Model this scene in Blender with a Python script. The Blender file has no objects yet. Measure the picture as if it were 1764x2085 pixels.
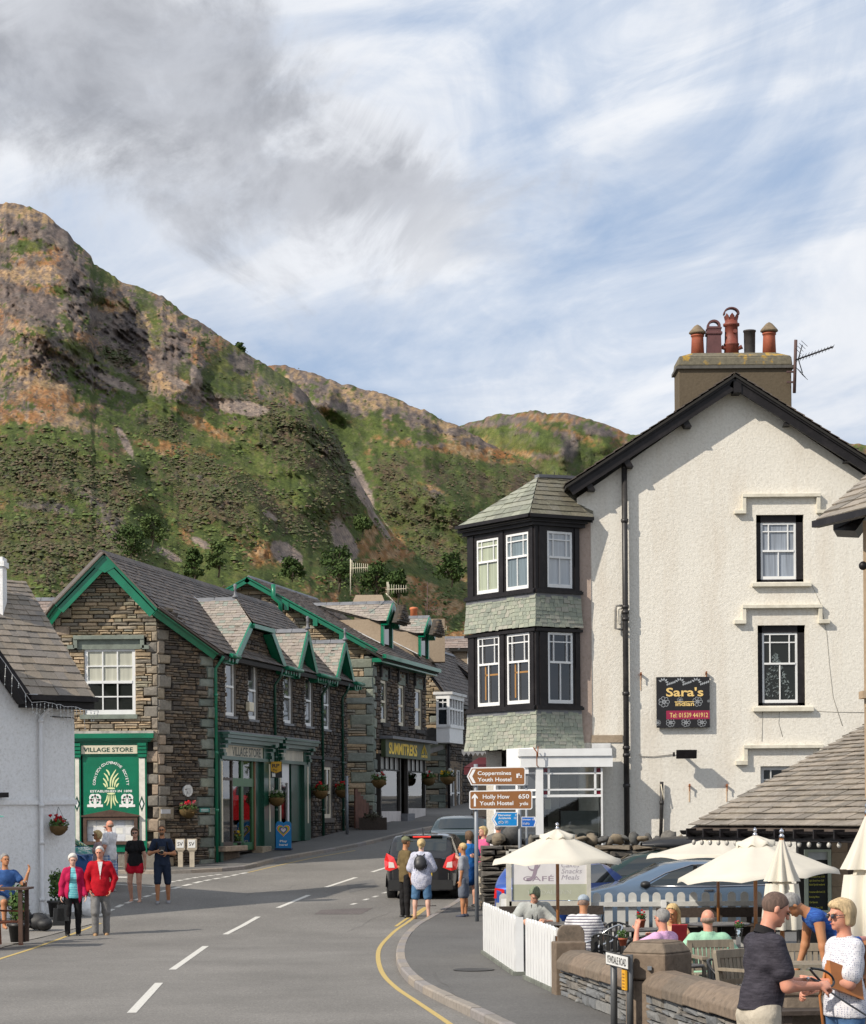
import bpy,bmesh,math,random
import numpy as np
from mathutils import Vector as V,Matrix,Euler
random.seed(7);np.random.seed(7)
R=random.Random(11)
SC=bpy.context.scene
COL=SC.collection
rad=math.radians
# --- camera
FPX,CXP,HYP,CZ,ROLL=4600.,882.,1655.,2.4,.0075
cam_d=bpy.data.cameras.new('camera')
cam=bpy.data.objects.new('camera',cam_d);COL.objects.link(cam)
cam_d.sensor_fit='HORIZONTAL';cam_d.sensor_width=36.
cam_d.lens=36.*FPX/1764.
cam_d.shift_x=.0
cam_d.shift_y=(HYP-1042.5)/1764.
cam_d.clip_start=.3;cam_d.clip_end=6000
cam.matrix_world=Matrix.Translation((0,0,CZ))@Matrix.Rotation(rad(90),4,'X')@Matrix.Rotation(-ROLL,4,'Z')
SC.camera=cam
SC.render.resolution_x=866;SC.render.resolution_y=1024
# --- light
SUN_T=V((1.0,.70,-.93)).normalized()
wd=bpy.data.worlds.new('World');SC.world=wd;wd.use_nodes=True
def build_world():
 nt=wd.node_tree;N=nt.nodes;L=nt.links;N.clear()
 out=N.new('ShaderNodeOutputWorld');bg=N.new('ShaderNodeBackground')
 sky=N.new('ShaderNodeTexSky');sky.sky_type='NISHITA';sky.sun_disc=False
 sky.sun_elevation=math.asin(-SUN_T.z)
 sky.sun_rotation=math.atan2(-SUN_T.x,-SUN_T.y)
 sky.air_density=1.0;sky.dust_density=1.5;sky.ozone_density=1.2
 tc=N.new('ShaderNodeTexCoord');sep=N.new('ShaderNodeSeparateXYZ');L.new(tc.outputs['Generated'],sep.inputs[0])
 def m(op,a,b=None,c=None,clamp=False):
  n=N.new('ShaderNodeMath');n.operation=op;n.use_clamp=clamp
  for i,v in enumerate((a,b,c)):
   if v is None:continue
   if isinstance(v,(int,float)):n.inputs[i].default_value=v
   else:L.new(v,n.inputs[i])
  return n.outputs[0]
 x,y,z=sep.outputs
 iy=m('MAXIMUM',m('ABSOLUTE',y),.35)
 px=m('DIVIDE',x,iy);py=m('DIVIDE',z,iy)
 def noise(sx,sy,rot,scale,detail,rough,dist,off=.0):
  mp=N.new('ShaderNodeMapping');mp.vector_type='POINT';L.new(tc.outputs['Generated'],mp.inputs[0])
  mp.inputs['Location'].default_value=(off,off*.7,0)
  rm=N.new('ShaderNodeMapping');rm.inputs['Rotation'].default_value=(0,rot,0);L.new(mp.outputs[0],rm.inputs[0])
  sm=N.new('ShaderNodeMapping');sm.inputs['Scale'].default_value=(sx,1,sy);L.new(rm.outputs[0],sm.inputs[0])
  n=N.new('ShaderNodeTexNoise');n.inputs['Scale'].default_value=scale;n.inputs['Detail'].default_value=detail
  n.inputs['Roughness'].default_value=rough;n.inputs['Distortion'].default_value=dist
  L.new(sm.outputs[0],n.inputs['Vector']);return n.outputs[0]
 def ss(v,a,b):
  n=N.new('ShaderNodeMapRange');n.interpolation_type='SMOOTHSTEP';L.new(v,n.inputs[0])
  n.inputs[1].default_value=a;n.inputs[2].default_value=b;return n.outputs[0]
 cir=m('ADD',m('MULTIPLY',noise(.65,1.5,rad(19),7.0,9,.57,1.1),.68),m('MULTIPLY',noise(.55,1.9,rad(12),15,9,.60,.9,3.0),.32))
 cirm=ss(cir,.345,.56)
 big=noise(1,1.3,.0,9,7,.58,.6,7.0)
 wob=m('MULTIPLY',m('SUBTRACT',noise(1,1.2,0,10.,10,.64,.8,1.5),.5),.20)
 ax,ay=BANK_A;bx,by=BANK_B
 dx,dy=bx-ax,by-ay;ln=math.hypot(dx,dy);dx/=ln;dy/=ln
 ux=m('SUBTRACT',px,ax);uy=m('SUBTRACT',py,ay)
 al=m('ADD',m('MULTIPLY',ux,dx),m('MULTIPLY',uy,dy))
 ac=m('ABSOLUTE',m('ADD',m('ADD',m('MULTIPLY',ux,-dy),m('MULTIPLY',uy,dx)),wob))
 front=ss(y,.2,.6)
 endf=m('MULTIPLY',m('MULTIPLY',ss(al,-.5,-.15),front),m('SUBTRACT',1.0,ss(m('ADD',al,m('MULTIPLY',wob,.8)),ln*.72,ln*1.12)))
 wid=m('ADD',.02,m('MULTIPLY',m('SUBTRACT',1.0,m('DIVIDE',al,ln),clamp=True),.046))
 bank=m('MULTIPLY',m('SUBTRACT',1.0,ss(m('DIVIDE',ac,wid),.25,1.45)),endf)
 bank2=m('MULTIPLY',bank,ss(big,.30,.47))
 soft=ss(big,.48,.70)
 def mix(f,a,b):
  n=N.new('ShaderNodeMix');n.data_type='RGBA'
  if isinstance(f,float):n.inputs[0].default_value=f
  else:L.new(f,n.inputs[0])
  for v,i in((a,6),(b,7)):
   if isinstance(v,tuple):n.inputs[i].default_value=(*v,1)
   else:L.new(v,n.inputs[i])
  return n.outputs[2]
 K=1.0/SKYK
 def c(r,g,b):return(r*K,g*K,b*K)
 skyc=mix(.80,sky.outputs[0],c(.40,.525,.74))
 col=mix(m('MULTIPLY',cirm,.93),skyc,c(.73,.785,.875))
 col=mix(m('MULTIPLY',ss(cir,.48,.60),.8),col,c(.93,.94,.965))
 col=mix(m('MULTIPLY',soft,.32),col,c(.62,.67,.76))
 veil=m('MULTIPLY',m('SUBTRACT',1.0,ss(m('DIVIDE',ac,wid),.8,2.8)),endf)
 col=mix(m('MULTIPLY',veil,.55),col,c(.76,.79,.85))
 gcol=mix(ss(noise(1,1.3,0,11,8,.6,.5,4.0),.36,.62),c(.325,.34,.38),c(.54,.56,.61))
 col=mix(m('MULTIPLY',bank2,.92),col,gcol)
 L.new(col,bg.inputs[0]);bg.inputs[1].default_value=SKYK
 L.new(bg.outputs[0],out.inputs[0])
SKYK=.10
BANK_A=(-.165,.352);BANK_B=(.03,.25)
build_world()
sun_d=bpy.data.lights.new('sun','SUN');sun_d.energy=4.7;sun_d.angle=rad(.55);sun_d.color=(1.0,.915,.79)
sun=bpy.data.objects.new('sun',sun_d);COL.objects.link(sun)
sun.rotation_euler=(-SUN_T).to_track_quat('Z','Y').to_euler();sun.location=(-30,-20,60)
SC.view_settings.view_transform='Standard';SC.view_settings.look='None'
SC.view_settings.gamma=1;SC.view_settings.exposure=.05;SC.view_settings.use_curve_mapping=False
SC.render.engine='CYCLES'
SC.cycles.use_denoising=True
SC.cycles.max_bounces=6;SC.cycles.diffuse_bounces=3;SC.cycles.glossy_bounces=3
SC.cycles.transmission_bounces=4;SC.cycles.transparent_max_bounces=8
SC.cycles.caustics_reflective=False;SC.cycles.caustics_refractive=False
# --- placing things measured in the photograph
def uv0(x,y):
 u=(x-CXP)/FPX;v=-(y-HYP)/FPX
 return u+ROLL*v,v-ROLL*u
def at(x,y,Y):
 u,v=uv0(x,y);return V((u*Y,Y,CZ+v*Y))
def atz(x,y,z):
 u,v=uv0(x,y);Y=(z-CZ)/v;return V((u*Y,Y,z))
def proj(p):
 u0,v0=p[0]/p[1],(p[2]-CZ)/p[1]
 return CXP+FPX*(u0-ROLL*v0),HYP-FPX*(v0+ROLL*u0)
class Frame:
 def __init__(self,p,d,flip=False):
  self.p=V((p[0],p[1],0));self.d=V((d[0],d[1],0)).normalized()
  self.n=V((self.d.y,-self.d.x,0))
  if flip:self.n=-self.n
 def loc(self,x,y,off=.0):
  u,v=uv0(x,y);r=V((u,1.0,v));p=self.p+self.n*off
  t=p.dot(self.n)/r.dot(self.n);q=r*t
  return(q-self.p).dot(self.d),CZ+q.z
 def w(self,s,z,o=.0):
  q=self.p+self.d*s+self.n*o;return V((q.x,q.y,z))
 def mat(self):
  m=Matrix.Identity(4);m.col[0][:3]=self.d;m.col[1][:3]=-self.n;m.col[2][:3]=(0,0,1);m.col[3][:3]=self.p
  return m
# --- mesh building
class MB:
 def __init__(self):self.v=[];self.f=[];self.sm=[]
 def add(self,vs,fs,smooth=False):
  b=len(self.v);self.v+=[tuple(p)for p in vs]
  for f in fs:self.f.append(tuple(b+i for i in f));self.sm.append(smooth)
 def hexa(self,c,smooth=False):
  self.add(c,[(0,3,2,1),(4,5,6,7),(0,1,5,4),(1,2,6,5),(2,3,7,6),(3,0,4,7)],smooth)
 def box(self,c,s,rz=.0,rx=.0,ry=.0):
  m=Euler((rx,ry,rz)).to_matrix();c=V(c);h=V(s)*.5
  self.hexa([c+m@V((h.x*a,h.y*b,h.z*k))for k in(-1,1)for a,b in((-1,-1),(1,-1),(1,1),(-1,1))])
 def fbox(self,fr,s0,s1,z0,z1,o0,o1):
  a,b=(s0,s1)if s0<s1 else(s1,s0)
  self.hexa([fr.w(s,z,o)for z in(z0,z1)for s,o in((a,o1),(b,o1),(b,o0),(a,o0))])
 def bar(self,a,b,w,h,up=(0,0,1)):
  a,b=V(a),V(b);d=(b-a).normalized();u=V(up)
  if abs(d.dot(u))>.98:u=V((0,1,0))
  s=d.cross(u).normalized()*(w/2);t=s.cross(d).normalized()*(h/2)
  self.hexa([a-s-t,a+s-t,b+s-t,b-s-t,a-s+t,a+s+t,b+s+t,b-s+t])
 def poly_prism(self,pts,fn,o0,o1):
  n=len(pts);A=[fn(s,z,o0)for s,z in pts];B=[fn(s,z,o1)for s,z in pts]
  self.add(A+B,[tuple(range(n)),tuple(range(2*n-1,n-1,-1))]+[(i,i+n,(i+1)%n+n,(i+1)%n)for i in range(n)])
 def tube(self,pts,r,n=8,caps=True,smooth=True):
  pts=[V(p)for p in pts];k=len(pts)
  rs=r if isinstance(r,(list,tuple))else[r]*k
  b=len(self.v);prev=None;rings=[]
  for i,p in enumerate(pts):
   d=(pts[min(i+1,k-1)]-pts[max(i-1,0)]).normalized()
   if prev is None:
    u=d.cross(V((0,0,1)));
    if u.length<1e-3:u=d.cross(V((0,1,0)))
   else:
    u=prev-d*prev.dot(d)
   u.normalize();prev=u;w=d.cross(u)
   for j in range(n):
    a=2*math.pi*j/n
    self.v.append(tuple(p+(u*math.cos(a)+w*math.sin(a))*rs[i]))
  for i in range(k-1):
   for j in range(n):
    self.f.append((b+i*n+j,b+i*n+(j+1)%n,b+(i+1)*n+(j+1)%n,b+(i+1)*n+j));self.sm.append(smooth)
  if caps:
   self.f.append(tuple(b+j for j in reversed(range(n))));self.sm.append(False)
   self.f.append(tuple(b+(k-1)*n+j for j in range(n)));self.sm.append(False)
 def lathe(self,c,prof,n=16,smooth=True,sx=1.0,sy=1.0,cap=True):
  c=V(c);b=len(self.v)
  for r,z in prof:
   for j in range(n):
    a=2*math.pi*j/n;self.v.append((c.x+r*sx*math.cos(a),c.y+r*sy*math.sin(a),c.z+z))
  for i in range(len(prof)-1):
   for j in range(n):
    self.f.append((b+i*n+j,b+i*n+(j+1)%n,b+(i+1)*n+(j+1)%n,b+(i+1)*n+j));self.sm.append(smooth)
  if cap:
   self.f.append(tuple(b+j for j in reversed(range(n))));self.sm.append(False)
   self.f.append(tuple(b+(len(prof)-1)*n+j for j in range(n)));self.sm.append(False)
 def ball(self,c,r,n=10,m=6,jit=.0,rnd=None):
  c=V(c);r=V(r)if not isinstance(r,(int,float))else V((r,r,r));b=len(self.v)
  rnd=rnd or R
  for i in range(m+1):
   th=math.pi*i/m
   for j in range(n):
    a=2*math.pi*j/n;q=1+jit*(rnd.random()-.5)
    self.v.append((c.x+r.x*q*math.sin(th)*math.cos(a),c.y+r.y*q*math.sin(th)*math.sin(a),c.z+r.z*q*math.cos(th)))
  for i in range(m):
   for j in range(n):
    self.f.append((b+i*n+j,b+(i+1)*n+j,b+(i+1)*n+(j+1)%n,b+i*n+(j+1)%n));self.sm.append(True)
 def mesh(self,name,mat):
  me=bpy.data.meshes.new(name);me.from_pydata(self.v,[],self.f)
  me.polygons.foreach_set('use_smooth',self.sm)
  if mat:me.materials.append(mat)
  me.update();return me
 def bl(self,name,mat,parent):
  self.build(name,mat,parent).matrix_parent_inverse.identity()
 def build(self,name,mat,parent=None,bevel=.0):
  me=self.mesh(name,mat);o=bpy.data.objects.new(name,me);COL.objects.link(o)
  if parent:adopt(o,parent)
  if bevel:
   b=o.modifiers.new('bevel','BEVEL');b.width=bevel;b.segments=2;b.limit_method='ANGLE';b.angle_limit=rad(40)
  return o
def adopt(o,parent,local=False):
 o.parent=parent
 if not local:o.matrix_parent_inverse=wmat(parent).inverted()
def wmat(o):
 m=o.matrix_basis.copy()
 if o.parent:m=wmat(o.parent)@o.matrix_parent_inverse@m
 return m
def tag(o,label=None,cat=None,group=None,kind=None):
 if label:o['label']=label
 if cat:o['category']=cat
 if group:o['group']=group
 if kind:o['kind']=kind
 return o
def thing(name,label,cat,loc=(0,0,0),rz=.0,group=None):
 o=bpy.data.objects.new(name,None);COL.objects.link(o);o.location=loc;o.rotation_euler=(0,0,rz)
 o.empty_display_size=.2
 return tag(o,label,cat,group)
def quickobj(name,mesh,parent=None,m=None,local=False):
 o=bpy.data.objects.new(name,mesh);COL.objects.link(o)
 if m is not None:o.matrix_basis=m
 if parent:adopt(o,parent,local)
 return o
def copy_tree(o,loc=None,rz=None,parent=None):
 c=o.copy();COL.objects.link(c)
 if parent:c.parent=parent
 if loc is not None:c.location=loc
 if rz is not None:c.rotation_euler=(0,0,rz)
 for ch in list(o.children):copy_tree(ch,parent=c)
 return c
def clip_poly(poly,fn):
 out=[];n=len(poly)
 for i in range(n):
  a,b=poly[i],poly[(i+1)%n];fa,fb=fn(a),fn(b)
  if fa>=0:out.append(a)
  if(fa>=0)!=(fb>=0):
   t=fa/(fa-fb);out.append((a[0]+(b[0]-a[0])*t,a[1]+(b[1]-a[1])*t))
 return out
def clip_convex(poly,region):
 n=len(region);area=sum(region[i][0]*region[(i+1)%n][1]-region[(i+1)%n][0]*region[i][1]for i in range(n))
 sg=1 if area>0 else-1
 for i in range(n):
  a,b=region[i],region[(i+1)%n]
  poly=clip_poly(poly,lambda p:sg*((b[0]-a[0])*(p[1]-a[1])-(b[1]-a[1])*(p[0]-a[0])))
  if len(poly)<3:return[]
 return poly
def parea(p):
 return abs(sum(p[i][0]*p[(i+1)%len(p)][1]-p[(i+1)%len(p)][0]*p[i][1]for i in range(len(p))))/2
# --- materials
def nmat(name):
 m=bpy.data.materials.new(name);m.use_nodes=True;nt=m.node_tree
 return m,nt,nt.nodes['Principled BSDF']
def _n(nt,t,**kw):
 n=nt.nodes.new(t)
 for k,v in kw.items():
  if k.startswith('i_'):n.inputs[k[2:].replace('_',' ')].default_value=v
  else:setattr(n,k,v)
 return n
def ramp(nt,src,stops,interp='LINEAR'):
 r=nt.nodes.new('ShaderNodeValToRGB');cr=r.color_ramp;cr.interpolation=interp
 while len(cr.elements)>1:cr.elements.remove(cr.elements[-1])
 cr.elements[0].position=stops[0][0];cr.elements[0].color=(*stops[0][1],1)
 for p,c in stops[1:]:
  e=cr.elements.new(p);e.color=(*c,1)
 nt.links.new(src,r.inputs[0]);return r.outputs[0]
def texnoise(nt,scale,detail=4,rough=.55,vec=None,dist=.0,sc=None,coord='Object'):
 n=_n(nt,'ShaderNodeTexNoise');n.inputs['Scale'].default_value=scale;n.inputs['Detail'].default_value=detail
 n.inputs['Roughness'].default_value=rough;n.inputs['Distortion'].default_value=dist
 if vec is None:
  if coord=='World':
   g=_n(nt,'ShaderNodeNewGeometry');vec=g.outputs['Position']
  else:
   t=_n(nt,'ShaderNodeTexCoord');vec=t.outputs[coord]
 if sc:
  mp=_n(nt,'ShaderNodeMapping');mp.inputs['Scale'].default_value=sc;nt.links.new(vec,mp.inputs[0]);vec=mp.outputs[0]
 nt.links.new(vec,n.inputs['Vector']);return n.outputs[0]
def mathn(nt,op,a,b=None,clamp=False):
 n=_n(nt,'ShaderNodeMath',operation=op,use_clamp=clamp)
 for i,v in enumerate((a,b)):
  if v is None:continue
  if isinstance(v,(int,float)):n.inputs[i].default_value=v
  else:nt.links.new(v,n.inputs[i])
 return n.outputs[0]
def mixc(nt,f,a,b,mode='MIX'):
 n=_n(nt,'ShaderNodeMix',data_type='RGBA',blend_type=mode)
 for v,i in((f,0),(a,6),(b,7)):
  if isinstance(v,(int,float)):n.inputs[i].default_value=v
  elif isinstance(v,tuple):n.inputs[i].default_value=(*v,1)
  else:nt.links.new(v,n.inputs[i])
 return n.outputs[2]
def bump(nt,h,strength=.3,dist=.02,bsdf=None):
 b=_n(nt,'ShaderNodeBump');b.inputs['Strength'].default_value=strength;b.inputs['Distance'].default_value=dist
 nt.links.new(h,b.inputs['Height'])
 if bsdf:nt.links.new(b.outputs[0],bsdf.inputs['Normal'])
 return b.outputs[0]
_mc={}
def plain(name,col,rough=.6,var=.12,scale=6.0,bmp=.0,bscale=40.,metal=.0,spec=.5,coat=.0,dirt=None):
 if name in _mc:return _mc[name]
 m,nt,b=nmat(name)
 n=texnoise(nt,scale,5,.6)
 d=tuple(c*(1-var*1.6)for c in col);h=tuple(min(1,c*(1+var))for c in col)
 c=ramp(nt,n,[(.3,d),(.55,col),(.8,h)])
 if dirt:
  c=mixc(nt,mathn(nt,'MULTIPLY',ramp(nt,texnoise(nt,scale*.6,8,.7),[(.5,(0,0,0)),(.72,(1,1,1))]),dirt[1]),c,dirt[0])
 nt.links.new(c,b.inputs['Base Color'])
 b.inputs['Roughness'].default_value=rough;b.inputs['Metallic'].default_value=metal
 b.inputs['Specular IOR Level'].default_value=spec
 if coat:b.inputs['Coat Weight'].default_value=coat;b.inputs['Coat Roughness'].default_value=.05
 if bmp:bump(nt,texnoise(nt,bscale,6,.6),bmp,.01,b)
 _mc[name]=m;return m
def piece_mat(name,cols,rough=.85,bstr=.5,nscale=14.,stain=None,moss=None,grain=(1,1,1),vary=.35):
 if name in _mc:return _mc[name]
 m,nt,b=nmat(name)
 g=_n(nt,'ShaderNodeNewGeometry');oi=_n(nt,'ShaderNodeObjectInfo')
 s=mathn(nt,'FRACT',mathn(nt,'ADD',g.outputs['Random Per Island'],mathn(nt,'MULTIPLY',oi.outputs['Random'],7.31)))
 k=len(cols)
 base=ramp(nt,s,[(i/k,c)for i,c in enumerate(cols)],'CONSTANT')
 n1=texnoise(nt,nscale,8,.65,coord='World',sc=grain);n2=texnoise(nt,1.3,4,.6,coord='World')
 v=ramp(nt,n1,[(.25,(1-vary,)*3),(.5,(1,1,1)),(.75,(1+vary*.8,)*3)])
 c=mixc(nt,1.0,base,v,'MULTIPLY')
 if stain:c=mixc(nt,mathn(nt,'MULTIPLY',ramp(nt,n2,[(.48,(0,0,0)),(.68,(1,1,1))]),stain[1]),c,stain[0])
 if moss:c=mixc(nt,mathn(nt,'MULTIPLY',ramp(nt,texnoise(nt,5,9,.75,coord='World'),[(moss[2],(0,0,0)),(moss[2]+.06,(1,1,1))]),moss[1]),c,moss[0])
 nt.links.new(c,b.inputs['Base Color']);b.inputs['Roughness'].default_value=rough
 b.inputs['Specular IOR Level'].default_value=.3
 bump(nt,n1,bstr,.02,b)
 _mc[name]=m;return m
def glass_mat(name,col=(.02,.025,.03),rough=.03,spec=.9):
 if name in _mc:return _mc[name]
 m,nt,b=nmat(name);b.inputs['Base Color'].default_value=(*col,1);b.inputs['Roughness'].default_value=rough
 b.inputs['Specular IOR Level'].default_value=spec;b.inputs['IOR'].default_value=1.52
 bump(nt,texnoise(nt,1.2,2,.5),.05,.02,b)
 _mc[name]=m;return m
def clear_glass(name='clear_glass',tint=(.9,.93,.92),refl=1.0):
 if name in _mc:return _mc[name]
 m,nt,b=nmat(name);nt.nodes.remove(b);out=nt.nodes['Material Output']
 t=_n(nt,'ShaderNodeBsdfTransparent');t.inputs[0].default_value=(*tint,1)
 g=_n(nt,'ShaderNodeBsdfGlossy');g.inputs['Roughness'].default_value=.02;g.inputs[0].default_value=(refl,refl,refl,1)
 f=_n(nt,'ShaderNodeFresnel');f.inputs[0].default_value=1.75
 bn=bump(nt,texnoise(nt,.8,2,.5),.06,.02);nt.links.new(bn,g.inputs['Normal'])
 mx=_n(nt,'ShaderNodeMixShader');nt.links.new(f.outputs[0],mx.inputs[0]);nt.links.new(t.outputs[0],mx.inputs[1]);nt.links.new(g.outputs[0],mx.inputs[2])
 nt.links.new(mx.outputs[0],out.inputs[0]);_mc[name]=m;return m
def text_mesh(s,size,bold=.0,extrude=.001,shear=.0,spacing=1.0):
 cu=bpy.data.curves.new('lettering','FONT');cu.body=s;cu.size=size;cu.extrude=extrude;cu.offset=bold
 cu.shear=shear;cu.space_character=spacing;cu.resolution_u=3
 o=bpy.data.objects.new('tmp_text',cu);COL.objects.link(o);bpy.context.view_layer.update()
 dg=bpy.context.evaluated_depsgraph_get();me=bpy.data.meshes.new_from_object(o.evaluated_get(dg))
 bpy.data.objects.remove(o);bpy.data.curves.remove(cu)
 n=len(me.vertices);co=np.zeros(n*3);me.vertices.foreach_get('co',co);co=co.reshape(-1,3)
 return me,co
def put_text(s,fr,cs,cz,height,mat,parent,width=None,o=.01,bold=.0,name='lettering',rot=.0,shear=.0,spacing=1.0,label=None):
 me,co=text_mesh(s,1.0,bold,.0,shear,spacing)
 if len(co)==0:return None
 x0,x1,y0,y1=co[:,0].min(),co[:,0].max(),co[:,1].min(),co[:,1].max()
 cap=.72
 ky=height/cap;kx=ky if width is None else width/(x1-x0)
 base=-height/2
 X=(co[:,0]-(x0+x1)/2)*kx;Z=co[:,1]*ky+base
 ca,sa=math.cos(rot),math.sin(rot)
 Xr=X*ca-Z*sa;Zr=X*sa+Z*ca
 pts=np.array([fr.w(cs+a,cz+b,o)for a,b in zip(Xr,Zr)])
 me.vertices.foreach_set('co',pts.ravel());me.materials.clear();me.materials.append(mat);me.update()
 ob=bpy.data.objects.new(name,me);COL.objects.link(ob)
 if parent:adopt(ob,parent)
 return ob
# --- laid pieces: stones and slates
def _stone_variants(k=10,seed=5):
 r=random.Random(seed);out=[]
 for i in range(k):
  mb=MB();a=.5;j=lambda s:(r.random()-.5)*s
  back=[V((x*a+j(.05),.5,z*a+j(.07)))for x,z in((-1,-1),(1,-1),(1,1),(-1,1))]
  mid=[V((b.x,-.18,b.z))for b in back]
  fr=[V((b.x*(.90-.06*r.random()),-.5+j(.22),b.z*(.84-.1*r.random())))for b in back]
  cen=V((j(.3),-.55+j(.2),j(.3)))
  vs=back+mid+fr+[cen]
  fs=[]
  for q in range(4):
   n=(q+1)%4;fs+=[(q,n,4+n,4+q),(4+q,4+n,8+n,8+q),(8+q,8+n,12)]
  mb.add(vs,fs);out.append(mb)
 return out
STONES=_stone_variants()
PIECE_LIMIT=290
def lay_stones(fr,rows,mat,parent,name='stone',limit=PIECE_LIMIT,depth=.05,seed=1,proud=.03,joint=.012):
 r=random.Random(seed);fm=fr.mat()
 rows=sorted(rows,key=lambda q:-(q[1]-q[0])*(q[3]-q[2]))
 meshes=[]
 for i,mb in enumerate(STONES):
  meshes.append(mb.mesh(name,mat))
 stuff=MB()
 for i,(s0,s1,z0,z1)in enumerate(rows):
  s0+=joint/2;s1-=joint/2;z0+=joint/2;z1-=joint/2
  if s1-s0<.02 or z1-z0<.012:continue
  d=depth+r.random()*proud
  m=fm@Matrix.Translation(((s0+s1)/2,depth-d/2,(z0+z1)/2))@Matrix.Diagonal((s1-s0,d,z1-z0,1))
  k=r.randrange(len(STONES))
  if i<limit:
   quickobj(name,meshes[k],parent,m)
  else:
   stuff.add([m@p for p in map(V,STONES[k].v)],STONES[k].f)
 if stuff.v:
  o=stuff.build(name+'work',mat,parent);o['kind']='stuff'
def course(s0f,s1f,z0,z1,holes,hmin,hmax,lmin,lmax,r,long_bias=1.0):
 out=[];z=z0
 while z<z1-.02:
  h=min(r.uniform(hmin,hmax),z1-z)
  if z1-z-h<hmin*.6:h=z1-z
  zc=z+h*.5;a,b=s0f(zc),s1f(zc)
  if b-a>.06:
   iv=[(a,b)]
   for(q0,q1,y0,y1)in holes:
    if y0<zc<y1:
     n=[]
     for(p0,p1)in iv:
      if q1<=p0 or q0>=p1:n.append((p0,p1));continue
      if q0>p0:n.append((p0,q0))
      if q1<p1:n.append((q1,p1))
     iv=n
   for(p0,p1)in iv:
    s=p0
    while s<p1-.015:
     l=r.uniform(lmin,lmax)*(.6+long_bias*h/hmax)
     if p1-s-l<lmin*.7:l=p1-s
     if h>hmax*.72 and l>lmin*1.2 and r.random()<.3:
      k=r.uniform(.35,.65)
      out+=[(s,s+l,z,z+h*k),(s,s+l,z+h*k,z+h)]
     else:out.append((s,s+l,z,z+h))
     s+=l
  z+=h
 return out
def quoins(side,s_edge,z0,z1,r,hmin=.2,hmax=.34,la=.3,lb=.62,gap=None):
 out=[];z=z0;k=0
 while z<z1-.05:
  h=min(r.uniform(hmin,hmax),z1-z);l=(lb if k%2 else la)*r.uniform(.85,1.15)
  out.append((s_edge,s_edge+l,z,z+h)if side>0 else(s_edge-l,s_edge,z,z+h))
  z+=h;k+=1
 return out
def lay_slates(O,U,T,region,mat,parent,name='slate',limit=PIECE_LIMIT,c0=.30,c1=.16,w0=.34,w1=.2,thick=.012,seed=3,lift=.02,gapw=.006):
 r=random.Random(seed);O,U,T=V(O),V(U).normalized(),V(T).normalized();Nn=U.cross(T).normalized()
 if Nn.z<0:Nn=-Nn
 t0=min(p[1]for p in region);t1=max(p[1]for p in region)
 pcs=[];t=t0;k=0
 while t<t1:
  f=(t-t0)/max(1e-6,t1-t0);c=c0+(c1-c0)*f;wa=w0+(w1-w0)*f
  us=[p[0]for p in region];u=min(us)-r.random()*wa
  while u<max(us):
   w=wa*r.uniform(.7,1.3)
   jt=r.uniform(-.012,.012)*(c/.25)
   rect=[(u+gapw/2,t+jt),(u+w-gapw/2,t+jt+r.uniform(-.006,.006)),(u+w-gapw/2,t+c+.03),(u+gapw/2,t+c+.03)]
   p=clip_convex(rect,region)
   if len(p)>=3 and parea(p)>.0012:pcs.append((p,t,c))
   u+=w
  t+=c;k+=1
 pcs.sort(key=lambda q:-parea(q[0]))
 stuff=MB()
 for i,(p,t,c)in enumerate(pcs):
  th=thick*r.uniform(.7,1.6);dz=r.uniform(0,.005)
  def fn(a,b,o,t=t,c=c):return O+U*a+T*b+Nn*(o+dz+lift*(1-(b-t)/(c+.03)))
  mb=stuff if i>=limit else MB()
  mb.poly_prism(p if True else p,fn,.0,th)
  if i<limit:mb.build(name,mat,parent)
 if stuff.v:
  o=stuff.build(name+'_courses',mat,parent);o['kind']='stuff'
_rng=np.random.RandomState(3);_lat=_rng.rand(256,256)
def vnoise(x,y):
 xi=np.floor(x).astype(int);yi=np.floor(y).astype(int);fx=x-xi;fy=y-yi
 fx=fx*fx*(3-2*fx);fy=fy*fy*(3-2*fy)
 a=_lat[xi&255,yi&255];b=_lat[(xi+1)&255,yi&255];c=_lat[xi&255,(yi+1)&255];d=_lat[(xi+1)&255,(yi+1)&255]
 return a+(b-a)*fx+(c-a)*fy+(a-b-c+d)*fx*fy
def fbm(x,y,o=5,g=.5,ridge=False):
 s=np.zeros_like(x,dtype=float);a=1.0;t=.0
 for i in range(o):
  n=vnoise(x*2**i+17.3*i,y*2**i-9.1*i)
  if ridge:n=1-np.abs(2*n-1)
  s+=n*a;t+=a;a*=g
 return s/t
# === THE LAND
def G(Y):
 t=np.asarray(Y,dtype=float)-43.
 r=np.where(t<0,.0,.0)+.055*(np.sqrt(np.maximum(t,0)**2+9)-3)
 return np.minimum(r,3.2)if np.ndim(Y)else float(min(r,3.2))
def gnd(x,y,dz=.0):
 lo,hi=5.0,140.;u,v=uv0(x,y)
 for _ in range(50):
  m=(lo+hi)/2
  if CZ+v*m>G(m)+dz:lo=m
  else:hi=m
 return V((u*lo,lo,G(lo)+dz))
SKY_A=[(-420,560),(-200,440),(-60,414),(0,415),(30,413),(60,419),(95,438),(122,462),(138,470),(150,490),(172,505),(188,524),(190,540),(210,548),(250,574),(300,592),(335,604),(375,640),(400,652),(440,676),(490,712),(520,732),(548,748),(590,772),(620,800),(655,845),(690,900),(722,958),(760,1030),(800,1085),(850,1130),(910,1172),(960,1190),(1100,1260),(1500,1400)]
SKY_B=[(380,900),(480,770),(545,746),(580,744),(610,750),(660,768),(700,784),(745,792),(790,803),(840,826),(880,842),(915,860),(940,872),(980,895),(1050,930),(1120,975),(1200,1040),(1300,1140),(1500,1300)]
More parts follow.
